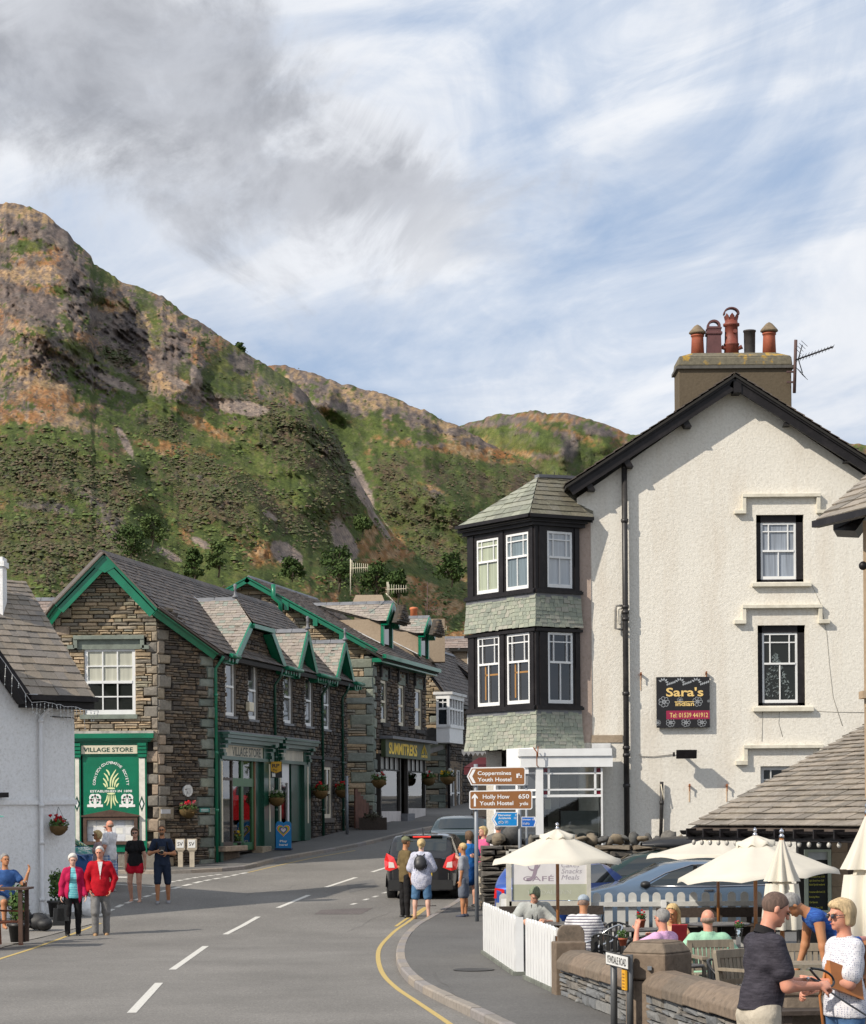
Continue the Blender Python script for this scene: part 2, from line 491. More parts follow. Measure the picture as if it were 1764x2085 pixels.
SKY_C=[(700,1000),(800,930),(880,885),(935,868),(965,862),(1000,850),(1040,842),(1100,838),(1150,842),(1190,850),(1225,862),(1262,878),(1275,885),(1310,884),(1350,880),(1450,890),(1800,905),(2300,930)]
GR=dict(g1=(.062,.083,.026),g2=(.098,.122,.036),g3=(.045,.064,.02),tan=(.36,.245,.14),rock=(.175,.142,.128),drk=(.092,.078,.076),rust=(.25,.115,.048),scr=(.115,.078,.055),scg=(.066,.088,.03),scree=(.27,.215,.18))
def rot_blob(X,Y,b):
 x,y,rx,ry,a=b;ca,sa=math.cos(rad(a)),math.sin(rad(a))
 dx,dy=X-x,Y-y;p=(dx*ca+dy*sa)/rx;q=(-dx*sa+dy*ca)/ry
 return p*p+q*q
def hill(name,sky,D0,D1,x0,x1,step,nt,yfoot,spurs,blobs,seed,upper,rough):
 xs=np.arange(x0,x1+1,step,dtype=float);ts=np.linspace(0,1,nt)
 E=np.interp(xs,[p[0]for p in sky],[p[1]for p in sky])
 E=E+(fbm(xs/26+seed,xs*0+seed,4)-.5)*11+(vnoise(xs/6.0,xs*0+3.3+seed)-.5)*4
 X,T=np.meshgrid(xs,ts);Ecol=np.tile(E,(nt,1))
 yf=np.maximum(yfoot,Ecol+60)
 Yp=yf+(Ecol-yf)*T
 wig=np.interp(xs,[p[0]for p in sky],[p[1]for p in sky])*0
 D=D0+(D1-D0)*T**.9
 pa,qa=X*.78+Yp*.62,-X*.62+Yp*.78
 n1=fbm(pa/420+seed,qa/130+seed*2,6,.5,True)
 n2=fbm(pa/95+seed,qa/34+seed,5,.55,True)
 n3=fbm(pa/30+seed,qa/14+seed,4,.6)
 h=(n1-.5)*.026+(n2-.5)*.014*rough
 for pl,amp,wl,wr in spurs:
  py=[p[1]for p in pl];px=[p[0]for p in pl]
  lx=np.interp(Yp,py,px)+(vnoise(Yp/25.,X/90+seed)-.5)*26
  d=X-lx;f=np.where(d<0,np.exp(-(d/wl)**2),np.exp(-(d/wr)**2))
  e1=np.clip((Yp-py[0]+70)/150,0,1);e2=np.clip((py[-1]+60-Yp)/130,0,1);ed=e1*e1*(3-2*e1)*e2*e2*(3-2*e2)
  h+=amp*f*ed
# ---- what grows or lies where
 w=lambda s:fbm(X/s+seed*3,Yp/s+seed,5,.6)-.5
 q1,q2,q3=w(60),w(22),w(9)
 rs=np.random.RandomState(int(seed*10));q4=vnoise(X/3.1,Yp/2.6)-.5;wob=q1*1.1+q2*1.1+q3*1.1+q4*.35+rs.randn(*X.shape)*.06
 C=np.zeros((nt,len(xs),3));
 def lay(mask,c1,c2,nz):
  m=np.clip(mask,0,1)[...,None];k=np.clip(nz,0,1)[...,None]
  c=np.array(c1)*(1-k)+np.array(c2)*k
  C[:]=C*(1-m)+c*m
 one=np.ones_like(X)
 lay(one,GR['g1'],GR['g2'],.5+q2*3+q4*.6)
 lay(np.clip((q2+q3+q4*.4-.08)*6,0,.8),GR['scr'],GR['rust'],.3+q4)
 hgt=np.clip((upper-Yp+wob*160)/70,0,1)
 lay(hgt*(q2+q3>-.09)*.95,GR['tan'],GR['rock'],.42+q3*4+q2*1.5)
 lay(((fbm(X/38-seed,Yp/26+seed,5,.6,True)>.66)&(hgt>.2))*.9,GR['rock'],GR['drk'],.3+q3*4)
 lay(np.clip((q1+q2*.9+q3*.5-.045)*7,0,1)*.8,GR['rust'],GR['tan'],q3*4+.1)
 bushm=np.zeros_like(X);rockm=hgt*.8
 for kind,bl in blobs:
  m=np.zeros_like(X)
  for b in bl:m=np.maximum(m,np.clip((1-rot_blob(X,Yp,b)+wob*(1.7 if kind!='scree' else .6))*(1.9 if kind!='scree' else 4),0,1))
  if kind=='scrub':lay(m*.92,GR['scr'],GR['scg'],.5+q2*3.5+q1*3);bushm=np.maximum(bushm,m)
  elif kind=='green':lay(m*.9,GR['g1'],GR['g2'],.45+q2*3);rockm*=1-m
  elif kind=='dgreen':lay(m*.9,GR['g3'],GR['g1'],.45+q2*3);rockm*=1-m*.7
  elif kind=='rust':lay(m*.8,GR['rust'],GR['tan'],.25+q3*4)
  elif kind=='rock':lay(m*.9,GR['rock'],GR['drk'],.45+q3*5);rockm=np.maximum(rockm,m*1.5)
  elif kind=='crag':lay(m*.95,GR['drk'],GR['rock'],.2+q3*4);rockm=np.maximum(rockm,m*2)
  elif kind=='tan':lay(m*.9,GR['tan'],GR['rock'],.25+q3*4)
  elif kind=='scree':lay(m,GR['scree'],GR['rock'],.2+q3*3);bushm*=1-m;rockm*=1-m
 lay(np.clip((q3*1.6+q4*.8-.12)*4,0,1)*np.clip(rockm+.25*(Yp<1000),0,.8),GR['rock'],GR['drk'],.4+q4*2)
 fine=fbm(pa/22+seed,qa/12,4,.65,True)
 C*=(.72+.56*np.clip(fine,0,1))[...,None]*(1+(rs.rand(*X.shape)-.5)[...,None]*.22)
 h+=rockm*(fine-.5)*.007*rough+bushm*(fbm(X/7.5,Yp/7.0,3,.6)-.5)*.006+(n3-.5)*.004
 h*=np.clip((1-T)/.03,.12,1)*np.clip(T/.08,0,1)
 D=D*(1-h)
 U=(X-CXP)/FPX;Vv=-(Yp-HYP)/FPX
 u0=U+ROLL*Vv;v0=Vv-ROLL*U
 P=np.stack([u0*D,D,CZ+v0*D],-1)
 back=P[-1].copy();back[:,1]+=90;back[:,0]*=back[:,1]/P[-1][:,1];back[:,2]-=45
 P=np.concatenate([P,back[None]],0);C=np.concatenate([C,C[-1:]],0)
 n,k=P.shape[:2]
 idx=np.arange(n*k).reshape(n,k)
 f=np.stack([idx[:-1,:-1],idx[:-1,1:],idx[1:,1:],idx[1:,:-1]],-1).reshape(-1,4)
 me=bpy.data.meshes.new(name);me.vertices.add(n*k);me.vertices.foreach_set('co',P.reshape(-1))
 me.loops.add(f.size);me.loops.foreach_set('vertex_index',f.reshape(-1).astype(np.int32))
 me.polygons.add(len(f));me.polygons.foreach_set('loop_start',np.arange(0,f.size,4,dtype=np.int32));me.polygons.foreach_set('loop_total',np.full(len(f),4,dtype=np.int32))
 me.update(calc_edges=True);me.polygons.foreach_set('use_smooth',np.ones(len(f),dtype=bool))
 ca=me.color_attributes.new('cover','FLOAT_COLOR','POINT')
 ca.data.foreach_set('color',np.concatenate([C.reshape(-1,3),np.ones((n*k,1))],1).reshape(-1))
 me.materials.append(M_HILL);me.update()
 o=bpy.data.objects.new(name,me);COL.objects.link(o);o['kind']='structure'
 return P,X,Yp,bushm,rockm
def hill_mat():
 m,nt,b=nmat('hillside');a=_n(nt,'ShaderNodeAttribute',attribute_name='cover')
 n1=texnoise(nt,.9,9,.7);n2=texnoise(nt,.16,6,.6)
 v=ramp(nt,n1,[(.28,(.50,.51,.52)),(.5,(1,1,1)),(.72,(1.6,1.55,1.45))])
 v2=ramp(nt,n2,[(.3,(.82,.84,.86)),(.7,(1.18,1.15,1.1))])
 c=mixc(nt,1.0,a.outputs['Color'],v,'MULTIPLY');c=mixc(nt,1.0,c,v2,'MULTIPLY')
 nt.links.new(c,b.inputs['Base Color']);b.inputs['Roughness'].default_value=.95;b.inputs['Specular IOR Level'].default_value=.1
 bump(nt,n1,.8,1.2,b);return m
M_HILL=hill_mat()
SP_A=[([(138,470),(195,515),(185,600),(168,680),(160,720)],.05,110,16),([(330,600),(400,690),(388,780),(360,840)],.028,80,25),([(430,650),(455,720),(470,790)],.018,50,22),([(560,785),(625,830),(690,915),(735,985),(770,1060)],.07,150,34),([(150,860),(235,935),(262,1000),(272,1090),(285,1190)],.05,170,32),([(380,925),(470,965),(515,1050),(545,1120)],.045,120,34),([(90,640),(180,700),(230,770)],.02,80,30),([(0,560),(70,640),(110,720)],.02,60,22)]
BL_A=[('green',[(60,500,60,14,-8),(205,560,40,22,30),(300,640,26,80,-18),(560,760,60,30,35),(470,760,50,60,20),(200,740,170,18,32),(450,900,220,30,32),(330,1110,120,30,32),(430,1190,200,60,15),(320,960,30,110,-25),(700,900,60,14,45),(880,1190,80,40,20),(620,1010,30,80,-30),(270,800,120,16,35)]),('tan',[(60,440,90,22,15),(60,560,80,20,0),(270,650,45,26,30),(90,790,100,30,10),(330,780,60,30,30),(140,860,90,18,12)]),('rust',[(120,815,90,24,10),(330,915,70,14,12),(215,620,26,16,30),(60,590,60,10,5),(420,870,70,12,30),(540,1140,60,24,10),(70,850,60,14,0),(830,1190,70,16,10),(900,1230,60,26,10),(180,690,50,12,30)]),('rock',[(80,470,110,22,12),(60,620,110,34,20),(250,700,60,60,30),(120,740,100,34,28),(350,720,40,50,10),(60,960,50,26,10),(170,1000,110,22,30),(460,810,60,14,8),(230,1080,40,90,-20),(420,1000,60,20,35),(500,740,30,22,30)]),('crag',[(155,580,30,95,-6),(620,800,22,22,20),(200,760,60,14,20),(95,1030,70,14,8),(680,930,22,60,-35),(270,640,10,60,0)]),('scrub',[(80,960,160,70,8),(100,1120,190,80,5),(420,1010,130,70,30),(600,900,130,62,38),(690,1000,70,70,30),(330,870,60,24,20),(560,1040,120,40,35),(240,1000,40,60,0),(240,730,40,20,30)]),('dgreen',[(290,1080,50,60,-10),(200,600,18,30,0),(250,860,60,20,20),(430,780,80,22,25),(715,1000,40,46,20),(640,1110,90,40,20),(560,1180,60,40,0)]),('scree',[(380,790,60,8,32),(490,830,60,16,10),(255,900,8,40,-28),(700,1100,22,50,-25),(585,1130,40,22,38),(735,1000,12,50,-30),(770,1065,8,42,-35),(240,780,50,10,25),(345,1130,30,9,28),(400,770,12,26,-10),(300,1160,40,8,25),(410,1106,24,8,28),(550,1050,20,6,35)])]
SP_B=[([(600,750),(660,790),(690,850)],.04,60,26),([(845,960),(905,1010),(960,1070)],.04,110,40),([(1120,870),(1150,930),(1160,980)],.04,70,26),([(760,820),(830,870),(860,930)],.02,90,40)]
BL_B=[('tan',[(740,810,150,32,14),(900,870,90,22,12),(620,770,60,16,8)]),('green',[(690,900,60,50,45),(860,920,120,34,15),(900,1080,60,60,0),(760,880,60,20,30),(1000,980,120,40,15)]),('rust',[(850,905,100,12,8),(890,1000,50,12,20),(1000,930,70,14,10),(900,1110,60,14,10)]),('rock',[(640,790,34,22,12),(700,830,60,12,20),(930,880,50,8,2),(860,905,40,10,5),(840,850,80,10,20),(1000,900,60,10,5),(890,1010,26,12,20)]),('crag',[(650,795,18,24,-5),(905,1170,40,10,5)]),('scrub',[(860,1040,110,60,20),(950,980,110,40,15),(800,960,40,40,0),(930,1130,100,40,10),(1080,1000,120,60,10)]),('dgreen',[(930,1000,40,50,0),(1150,1000,90,60,0)]),('scree',[(735,1000,22,70,-22),(775,1065,8,60,-38)])]
SP_C=[([(1110,860),(1140,900),(1160,960)],.035,60,22),([(1180,855),(1225,890),(1250,930)],.03,60,24)]
BL_C=[('rust',[(1110,850,90,10,4),(1150,880,60,10,15),(1010,900,80,10,5),(1100,925,90,12,5)]),('rock',[(1030,858,50,10,-10),(1150,885,30,14,20),(1210,875,40,14,15),(1070,885,50,8,5),(1130,930,60,10,8)]),('green',[(1100,905,120,20,5),(1180,940,60,26,0),(1000,880,50,10,0)]),('scrub',[(1180,960,80,40,0),(1080,960,120,30,5)]),('crag',[(1160,915,22,26,10),(1235,882,20,10,10)]),('dgreen',[(1220,960,60,60,0)])]
HA=hill('mountain',SKY_A,190,640,-420,1500,3.0,400,1640,SP_A,BL_A,2.3,850,1.0)
HB=hill('mountain_spur',SKY_B,520,1050,380,1500,4.0,230,1560,SP_B,BL_B,5.7,880,.9)
HC=hill('mountain_ridge',SKY_C,800,1350,700,2300,5.0,130,1500,SP_C,BL_C,9.1,880,.9)
def foliage_mat(name,cols,rough=.8):
 if name in _mc:return _mc[name]
 m,nt,b=nmat(name);g=_n(nt,'ShaderNodeNewGeometry');oi=_n(nt,'ShaderNodeObjectInfo')
 s=mathn(nt,'FRACT',mathn(nt,'ADD',g.outputs['Random Per Island'],oi.outputs['Random']))
 c=ramp(nt,s,[(i/max(1,len(cols)-1),c)for i,c in enumerate(cols)])
 nt.links.new(c,b.inputs['Base Color']);b.inputs['Roughness'].default_value=rough;b.inputs['Specular IOR Level'].default_value=.25
 b.inputs['Subsurface Weight'].default_value=.0
 _mc[name]=m;return m
M_SCRUB=foliage_mat('scrub_leaves',[(.058,.085,.024),(.115,.08,.052),(.07,.09,.032),(.12,.088,.058),(.062,.07,.028),(.085,.1,.04)])
def scatter_bushes(H,count,smin,smax,name,seed,green=False):
 P,X,Yp,bm,rk=H;r=np.random.RandomState(seed)
 w=(bm*np.clip(.25+3*(fbm(X/26,Yp/20,4)-.35),.1,1)+.10*np.clip((fbm(X/14,Yp/11,4)-.52)*8,0,1)*(Yp>640)).ravel()if not green else np.clip((fbm(X/30,Yp/24,4)-.50)*8,0,1).ravel()*(1-bm.ravel())*(Yp.ravel()>860)
 vis=(X.ravel()>-40)&(X.ravel()<1350)&(Yp.ravel()<1330)
 w=w*vis;idx=r.choice(len(w),count,p=w/w.sum())
 pts=P[:-1].reshape(-1,3)[idx]+r.randn(count,3)*[.6,.6,.1]
 s=r.uniform(smin,smax,count)*(.6+r.rand(count)**2)
 base=np.array([(1,0,0),(.5,.85,0),(-.5,.85,0),(-1,0,0),(-.5,-.85,0),(.5,-.85,0),(.1,0,1),(.55,.3,.62),(-.5,.35,.66),(-.1,-.6,.64)])
 fc=np.array([(0,1,7),(1,2,8),(2,3,8),(3,4,9),(4,5,9),(5,0,7),(5,7,9),(1,8,7),(3,9,8),(7,8,6),(8,9,6),(9,7,6)])
 v=base[None]*(1+r.uniform(-.35,.35,(count,10,1)));a=r.uniform(0,6.28,count)
 c,sn=np.cos(a)[:,None],np.sin(a)[:,None]
 v=np.stack([v[...,0]*c-v[...,1]*sn,v[...,0]*sn+v[...,1]*c,v[...,2]*.85],-1)*s[:,None,None]+pts[:,None]
 f=(fc[None]+10*np.arange(count)[:,None,None]).reshape(-1,3)
 me=bpy.data.meshes.new(name);me.from_pydata(v.reshape(-1,3).tolist(),[],f.tolist());me.polygons.foreach_set('use_smooth',np.ones(len(f),bool));me.materials.append(M_SCRUB if not green else foliage_mat('bracken',[(.08,.115,.03),(.11,.145,.04),(.09,.125,.035),(.14,.13,.05)]))
 o=bpy.data.objects.new(name,me);COL.objects.link(o);o['kind']='stuff';o['label']='dark gorse and heather scrub covering the hillside' if not green else 'low green bracken on the hillside';o['category']='scrub' if not green else 'bracken'
scatter_bushes(HA,13000,.14,.50,'hillside_scrub',4)
scatter_bushes(HA,2500,.25,.6,'bracken',6,True)
scatter_bushes(HB,6000,.2,.65,'hillside_scrub',5)
def tree_mesh(h,rw,n,seed,leaf=.28,dens=14):
 r=random.Random(seed);cr=MB();tk=MB()
 tk.tube([(0,0,-.4),(.05*h,0,h*.25),(.02*h,.03*h,h*.55),(0,0,h*.8)],[h*.035,h*.028,h*.018,h*.006],6)
 cl=[]
 for i in range(n):
  a=r.uniform(0,6.28);zz=r.uniform(.22,1.0);rr=rw*(math.sin(min(1,(1.08-zz)*1.35)*1.57)**.7)*r.uniform(.3,.95)
  c=V((rr*math.cos(a),rr*math.sin(a),h*zz));cl.append(c)
  tk.tube([(.02*h,0,h*max(.15,zz-.35)),c*.6+V((0,0,h*zz*.38)),c],[h*.012,h*.007,h*.002],4)
  cs=r.uniform(.22,.42)*rw
  for k in range(dens*3):
   d=V((r.gauss(0,1),r.gauss(0,1),r.gauss(0,.8)));d.normalize();p=c+d*cs*r.uniform(.5,1.05)
   u=V((r.gauss(0,1),r.gauss(0,1),r.gauss(0,.6))).normalized()*leaf*r.uniform(.6,1.3);w=u.cross(d).normalized()*leaf*.6
   cr.add([p-u*.5,p+w*.5,p+u*.5,p-w*.5+d*leaf*.2],[(0,1,2),(0,2,3)])
 return cr,tk
M_BARK=plain('bark',(.12,.095,.07),.9,.3,8,.6,30)
M_TREE=foliage_mat('tree_leaves',[(.03,.058,.014),(.05,.085,.02),(.038,.068,.016),(.07,.105,.028)])
M_TREE2=foliage_mat('tree_leaves_pale',[(.06,.095,.025),(.085,.125,.035),(.05,.08,.02),(.10,.13,.04)])
def tree(px,py,ybase,D,wpx,label,mat,seed,dens=14,name='broadleaf_tree',leaf=.5):
 b=at(px,ybase,D);h=at(px,py,D).z-b.z;rw=wpx/2/FPX*D
 t=thing(name,label,'tree',b,group='trees on the hillside');c,k=tree_mesh(h,rw,26,seed,leaf,dens)
 c.build('crown',mat,t).matrix_parent_inverse.identity();k.build('trunk',M_BARK,t).matrix_parent_inverse.identity()
tree(690,1118,1200,300,95,'round dark green tree on the hillside, just left of the tall rooftop aerial',M_TREE,1)
tree(765,1152,1225,260,88,'greyish green tree just behind the rooftops, between two aerials',M_TREE,2)
tree(738,1052,1090,480,42,'small pale round tree standing alone beside the grey scree slope',M_TREE2,3,leaf=.8)
tree(489,698,745,640,26,'small dark tree standing on the skyline of the mountain',M_TREE,5,leaf=.9)
tree(445,1105,1170,300,52,'loose green tree above the long ridge of the village store roof',M_TREE2,7)
tree(395,1120,1185,280,46,'feathery green tree above the first finial of the village store roof',M_TREE,8)
tree(265,1075,1140,330,80,'dark leafy tree in the shaded gully above the green gable',M_TREE,9)
tree(310,1050,1110,350,60,'paler tree in the gully, to the right of the dark leafy one',M_TREE2,10)
tree(810,1160,1225,250,44,'low bushy tree at the foot of the hill above the dormer roofs',M_TREE,12)
tree(920,1130,1190,300,60,'dark green tree close to the black bay window, low on the hill',M_TREE,13)
tree(595,1140,1180,320,50,'dark shrubby tree below the grey scree on the hillside',M_TREE,14)
# --- ground
def asphalt(name,col,patch,fine=1.0,tint=(.10,.095,.088)):
 m,nt,b=nmat(name)
 n1=texnoise(nt,90,3,.7,coord='World');n2=texnoise(nt,.35,5,.6,coord='World');n3=texnoise(nt,3.2,6,.65,coord='World',sc=(1,.35,1))
 v=_n(nt,'ShaderNodeTexVoronoi');v.inputs['Scale'].default_value=55;g=_n(nt,'ShaderNodeNewGeometry');nt.links.new(g.outputs['Position'],v.inputs['Vector'])
 base=ramp(nt,n2,[(.3,tuple(c*.80 for c in col)),(.7,tuple(c*1.16 for c in col))])
 c=mixc(nt,ramp(nt,n3,[(.45,(0,0,0)),(.75,(.22,.22,.22))]),base,patch)
 sp=ramp(nt,v.outputs['Color'],[(0,(.72,)*3),(.5,(1,1,1)),(.85,(1.15,)*3),(1,(1.9,1.85,1.75))])
 c=mixc(nt,fine,c,sp,'MULTIPLY')
 c=mixc(nt,1.0,c,ramp(nt,texnoise(nt,26,3,.8,coord='World',),[(.32,(.84,)*3),(.5,(1,1,1)),(.68,(1.12,)*3)]),'MULTIPLY')
 nt.links.new(c,b.inputs['Base Color']);b.inputs['Roughness'].default_value=.88;b.inputs['Specular IOR Level'].default_value=.3
 bump(nt,v.outputs['Distance'],.25,.008,b);return m
M_ROAD=asphalt('asphalt',(.178,.168,.155),(.14,.132,.122))
M_PAVE=asphalt('pavement',(.118,.114,.109),(.15,.143,.135),.8)
M_EARTH=asphalt('verge',(.16,.15,.11),(.07,.09,.04))
def sheet(name,poly_px,dz,mat,step=1.2,zf=None):
 pts=[(p.x,p.y)for p in poly_px]
 ys=[p[1]for p in pts];y0,y1=min(ys),max(ys);mb=MB();y=y0;rows=[]
 while y<y1-1e-6:
  yn=min(y+step,y1)
  c=clip_poly(clip_poly(pts,lambda p:p[1]-y),lambda p:yn-p[1])
  if len(c)>=3:mb.add([(p[0],p[1],G(p[1])+dz)for p in c],[tuple(range(len(c)))])
  y=yn
 return mb.build(name,mat)
def gp(lst,dz=.0):return[gnd(x,y,dz)for x,y in lst]
mb=MB();xs=[-3000,-900,-300,-100,-40,-20,-10,0,10,20,40,100,300,900,3000];ys=[-400,-60,0,10,20,30]+[43+i*2 for i in range(0,34)]+[140,200,300,600,1300,3500]
for i,y in enumerate(ys):
 for x in xs:mb.v.append((x,y,G(y)-.02-(.0 if y<300 else 2)))
for i in range(len(ys)-1):
 for j in range(len(xs)-1):
  a=i*len(xs)+j;mb.f.append((a,a+1,a+1+len(xs),a+len(xs)));mb.sm.append(False)
mb.build('ground',M_EARTH)['kind']='structure'
def road_strip(name,x0,x1,y0,y1,dz,mat,step=1.5):
 mb=MB();y=y0
 while y<y1:
  yn=min(y+step,y1);mb.add([(x0,y,G(y)+dz),(x1,y,G(y)+dz),(x1,yn,G(yn)+dz),(x0,yn,G(yn)+dz)],[(0,1,2,3)]);y=yn
 o=mb.build(name,mat);o['kind']='structure';return o
road_strip('road',-22,12,2,150,.0,M_ROAD)
KERB_H=.11
def rail(pts,dz):return[V((p.x,p.y,G(p.y)+dz))for p in pts]
def smooth_line(pts,n=4):
 out=[]
 for i in range(len(pts)-1):
  p0,p1,p2,p3=pts[max(0,i-1)],pts[i],pts[i+1],pts[min(len(pts)-1,i+2)]
  for k in range(n):
   t=k/n;out.append(.5*((2*p1)+(-p0+p2)*t+(2*p0-5*p1+4*p2-p3)*t*t+(-p0+3*p1-3*p2+p3)*t**3))
 out.append(pts[-1]);return out
M_KERB=piece_mat('kerb_stone',[(.26,.23,.20),(.22,.20,.18),(.29,.25,.21),(.24,.22,.21)],.85,.35,12,vary=.25)
def kerb(name,line,side,length=.9,w=.14):
 root=thing(name,None,None,(0,0,0));root['kind']='structure'
 d=0;pts=[line[0]];seg=[]
 acc=[line[0]];L=0
 for i in range(1,len(line)):
  a,b=line[i-1],line[i];dl=(b-a).length;t=0
  while L+(dl-t)>=length:
   t+=length-L;p=a+(b-a)*(t/dl);acc.append(p);seg.append(acc);acc=[p];L=0
  L+=dl-t;acc.append(b)
 if len(acc)>1:seg.append(acc)
 for s in seg:
  a,b=s[0],s[-1];dr=V((b.x-a.x,b.y-a.y,0));
  if dr.length<.05:continue
  dr.normalize();nn=V((-dr.y,dr.x,0))*side;g=.006;j=R.uniform(-.004,.004)
  mb=MB();A=a+dr*g;B=b-dr*g;top=KERB_H+j
  c=[]
  for z,e in((-.08,0),(top-.02,0),(top,.02),(top,w),(-.08,w)):c.append((z,e))
  va=[V((A.x,A.y,G(A.y)+z))+nn*e for z,e in c];vb=[V((B.x,B.y,G(B.y)+z))+nn*e for z,e in c]
  n=len(c);mb.add(va+vb,[tuple(range(n)),tuple(range(2*n-1,n-1,-1))]+[(i,i+n,(i+1)%n+n,(i+1)%n)for i in range(n)])
  mb.build('kerb_stone',M_KERB,root)
 return root
KR=gp([(1010,1700),(975,1745),(955,1795),(936,1835),(886,1868),(835,1899),(812,1930),(808,1966),(832,2003),(885,2036),(947,2066),(1010,2098),(1100,2150),(1250,2260)])
KR_S=smooth_line(KR,5)
kerb('kerb',KR_S,1)
off=lambda line,w:[p+V((-(line[min(i+1,len(line)-1)]-line[max(0,i-1)]).y,(line[min(i+1,len(line)-1)]-line[max(0,i-1)]).x,0)).normalized()*w for i,p in enumerate(line)]
def band(name,left,right,dz,mat):
 mb=MB()
 for i in range(len(left)-1):
  mb.add([(p.x,p.y,G(p.y)+dz)for p in(left[i],right[i],right[i+1],left[i+1])],[(0,1,2,3)])
 return mb.build(name,mat)
kin=off(KR_S,.138)
rp=band('pavement',kin,[V((14,p.y,0))for p in kin],KERB_H-.004,M_PAVE);rp['kind']='structure'
road_strip('terrace',2.4,14,6,36,KERB_H-.012,M_PAVE)
KL=gp([(60,1779),(160,1779),(240,1779),(334,1780),(440,1776),(505,1770),(560,1755),(640,1741),(724,1726),(770,1715),(807,1706),(850,1695),(900,1686),(960,1680)])
KL_S=smooth_line(KL,4)
kerb('kerb',KL_S,1)
kin=off(KL_S,.138)
lp=band('pavement',[V((p.x-14,p.y+4.2,0))for p in kin],kin,KERB_H-.004,M_PAVE);lp['kind']='structure'
fp=sheet('pub_forecourt',gp([(-260,1990),(-20,1937),(60,1915),(140,1895),(196,1880),(190,1862),(150,1850),(-300,1880)]),.012,asphalt('forecourt',(.24,.225,.205),(.19,.18,.165),.6));fp['kind']='structure'
def paint_mat(name,col):
 m,nt,b=nmat(name);n=texnoise(nt,26,8,.75,coord='World')
 c=ramp(nt,n,[(.30,tuple(x*.25 for x in col)),(.40,tuple(x*.8 for x in col)),(.6,col)])
 nt.links.new(c,b.inputs['Base Color']);b.inputs['Roughness'].default_value=.8;bump(nt,texnoise(nt,60,3,.6,coord='World'),.2,.01,b);return m
M_WHITE=paint_mat('white_road_paint',(.62,.60,.55));M_YEL=paint_mat('yellow_road_paint',(.52,.38,.13))
def stripe(name,a,b,w,mat,dz=.004):
 a,b=gnd(*a),gnd(*b);d=V((b.x-a.x,b.y-a.y,0));L=d.length;d.normalize();n=V((-d.y,d.x,0))*w/2
 k=max(1,int(L/1.5));mb=MB()
 for i in range(k):
  p,q=a+(b-a)*(i/k),a+(b-a)*((i+1)/k)
  mb.add([(v.x,v.y,G(v.y)+dz)for v in(p-n,p+n,q+n,q-n)],[(0,1,2,3)])
 o=mb.build(name,mat);o['kind']='structure';return o
for a,b in[((268,2063),(324,2002)),((351,1975),(419,1927)),((459,1903),(526,1867)),((566,1849),(629,1823)),((664,1807),(725,1787)),((758,1776),(796,1764)),((170,2160),(235,2092))]:
 stripe('centre_line_dash',a,b,.115,M_WHITE)
def dashes(name,line,n,duty,w,mat):
 for i in range(n):
  t0,t1=i/n,(i+duty)/n
  def P(t):
   f=t*(len(line)-1);k=min(int(f),len(line)-2);f-=k
   return(line[k][0]+(line[k+1][0]-line[k][0])*f,line[k][1]+(line[k+1][1]-line[k][1])*f)
  stripe(name,P(t0),P(t1),w,mat)
dashes('give_way_dash',[(345,1797),(400,1787),(455,1780)],7,.68,.14,M_WHITE)
dashes('give_way_dash',[(352,1810),(410,1795),(460,1786),(508,1776)],8,.68,.14,M_WHITE)
dashes('give_way_dash',[(200,1866),(250,1842),(300,1825),(345,1811)],8,.62,.12,M_WHITE)
stripe('road_marking',(236,1801),(330,1807),.09,M_WHITE);stripe('road_marking',(236,1786),(262,1787),.35,M_WHITE)
for x,y in((720,1841),(745,1832),(764,1826),(784,1818)):stripe('road_marking',(x-4,y+1.4),(x+5,y-1.4),.10,M_WHITE)
def ribbon(name,line,w,mat,dz=.004):
 pts=smooth_line(gp(line),6);mb=MB()
 for i in range(len(pts)-1):
  d=(pts[i+1]-pts[i]);n=V((-d.y,d.x,0)).normalized()*w/2
  d2=(pts[min(i+2,len(pts)-1)]-pts[i]);n2=V((-d2.y,d2.x,0)).normalized()*w/2
  mb.add([(v.x,v.y,G(v.y)+dz)for v in(pts[i]-n,pts[i]+n,pts[i+1]+n2,pts[i+1]-n2)],[(0,1,2,3)])
 o=mb.build(name,mat);o['kind']='structure'
ribbon('yellow_line',[(873,1846),(835,1875),(800,1900),(776,1926),(770,1950),(779,1982),(806,2011),(850,2041),(915,2085),(990,2140)],.075,M_YEL)
ribbon('yellow_line',[(866,1848),(846,1861),(826,1873),(806,1887)],.07,M_YEL,.006)
ribbon('yellow_line',[(-60,1974),(0,1953),(60,1934),(130,1909),(205,1880)],.08,M_YEL)
ribbon('yellow_line',[(505,1777),(570,1762),(640,1747),(724,1732)],.06,M_YEL)
M_IRON=plain('cast_iron',(.05,.047,.045),.6,.3,20,.4,60,.3)
def drain(x,y,w,d):
 p=gnd(x,y,.004);mb=MB();mb.box((0,0,.0),(w,.03,.02));mb.box((0,d,.0),(w,.03,.02))
 for i in range(9):mb.box((-w/2+w*(i+.5)/9,d/2,0),(.02,d,.02))
 o=mb.build('drain_grate',M_IRON);o.location=p;tag(o,'iron drain grate let into the road by the kerb near the black car','drain')
drain(866,1845,.5,.45)
rc=random.Random(17);M_SEAL=asphalt('crack_sealant',(.13,.125,.12),(.10,.098,.094),.4)
for x,y,n,dx,dy in((700,1900,7,16,-7),(880,1990,6,10,12),(500,1822,8,17,-3)):
 line=[(x+dx*i+rc.uniform(-5,5),y+dy*i+rc.uniform(-3,3))for i in range(n)];ribbon('road_crack',line,.014,M_SEAL,.003 if x!=880 else KERB_H+.002)
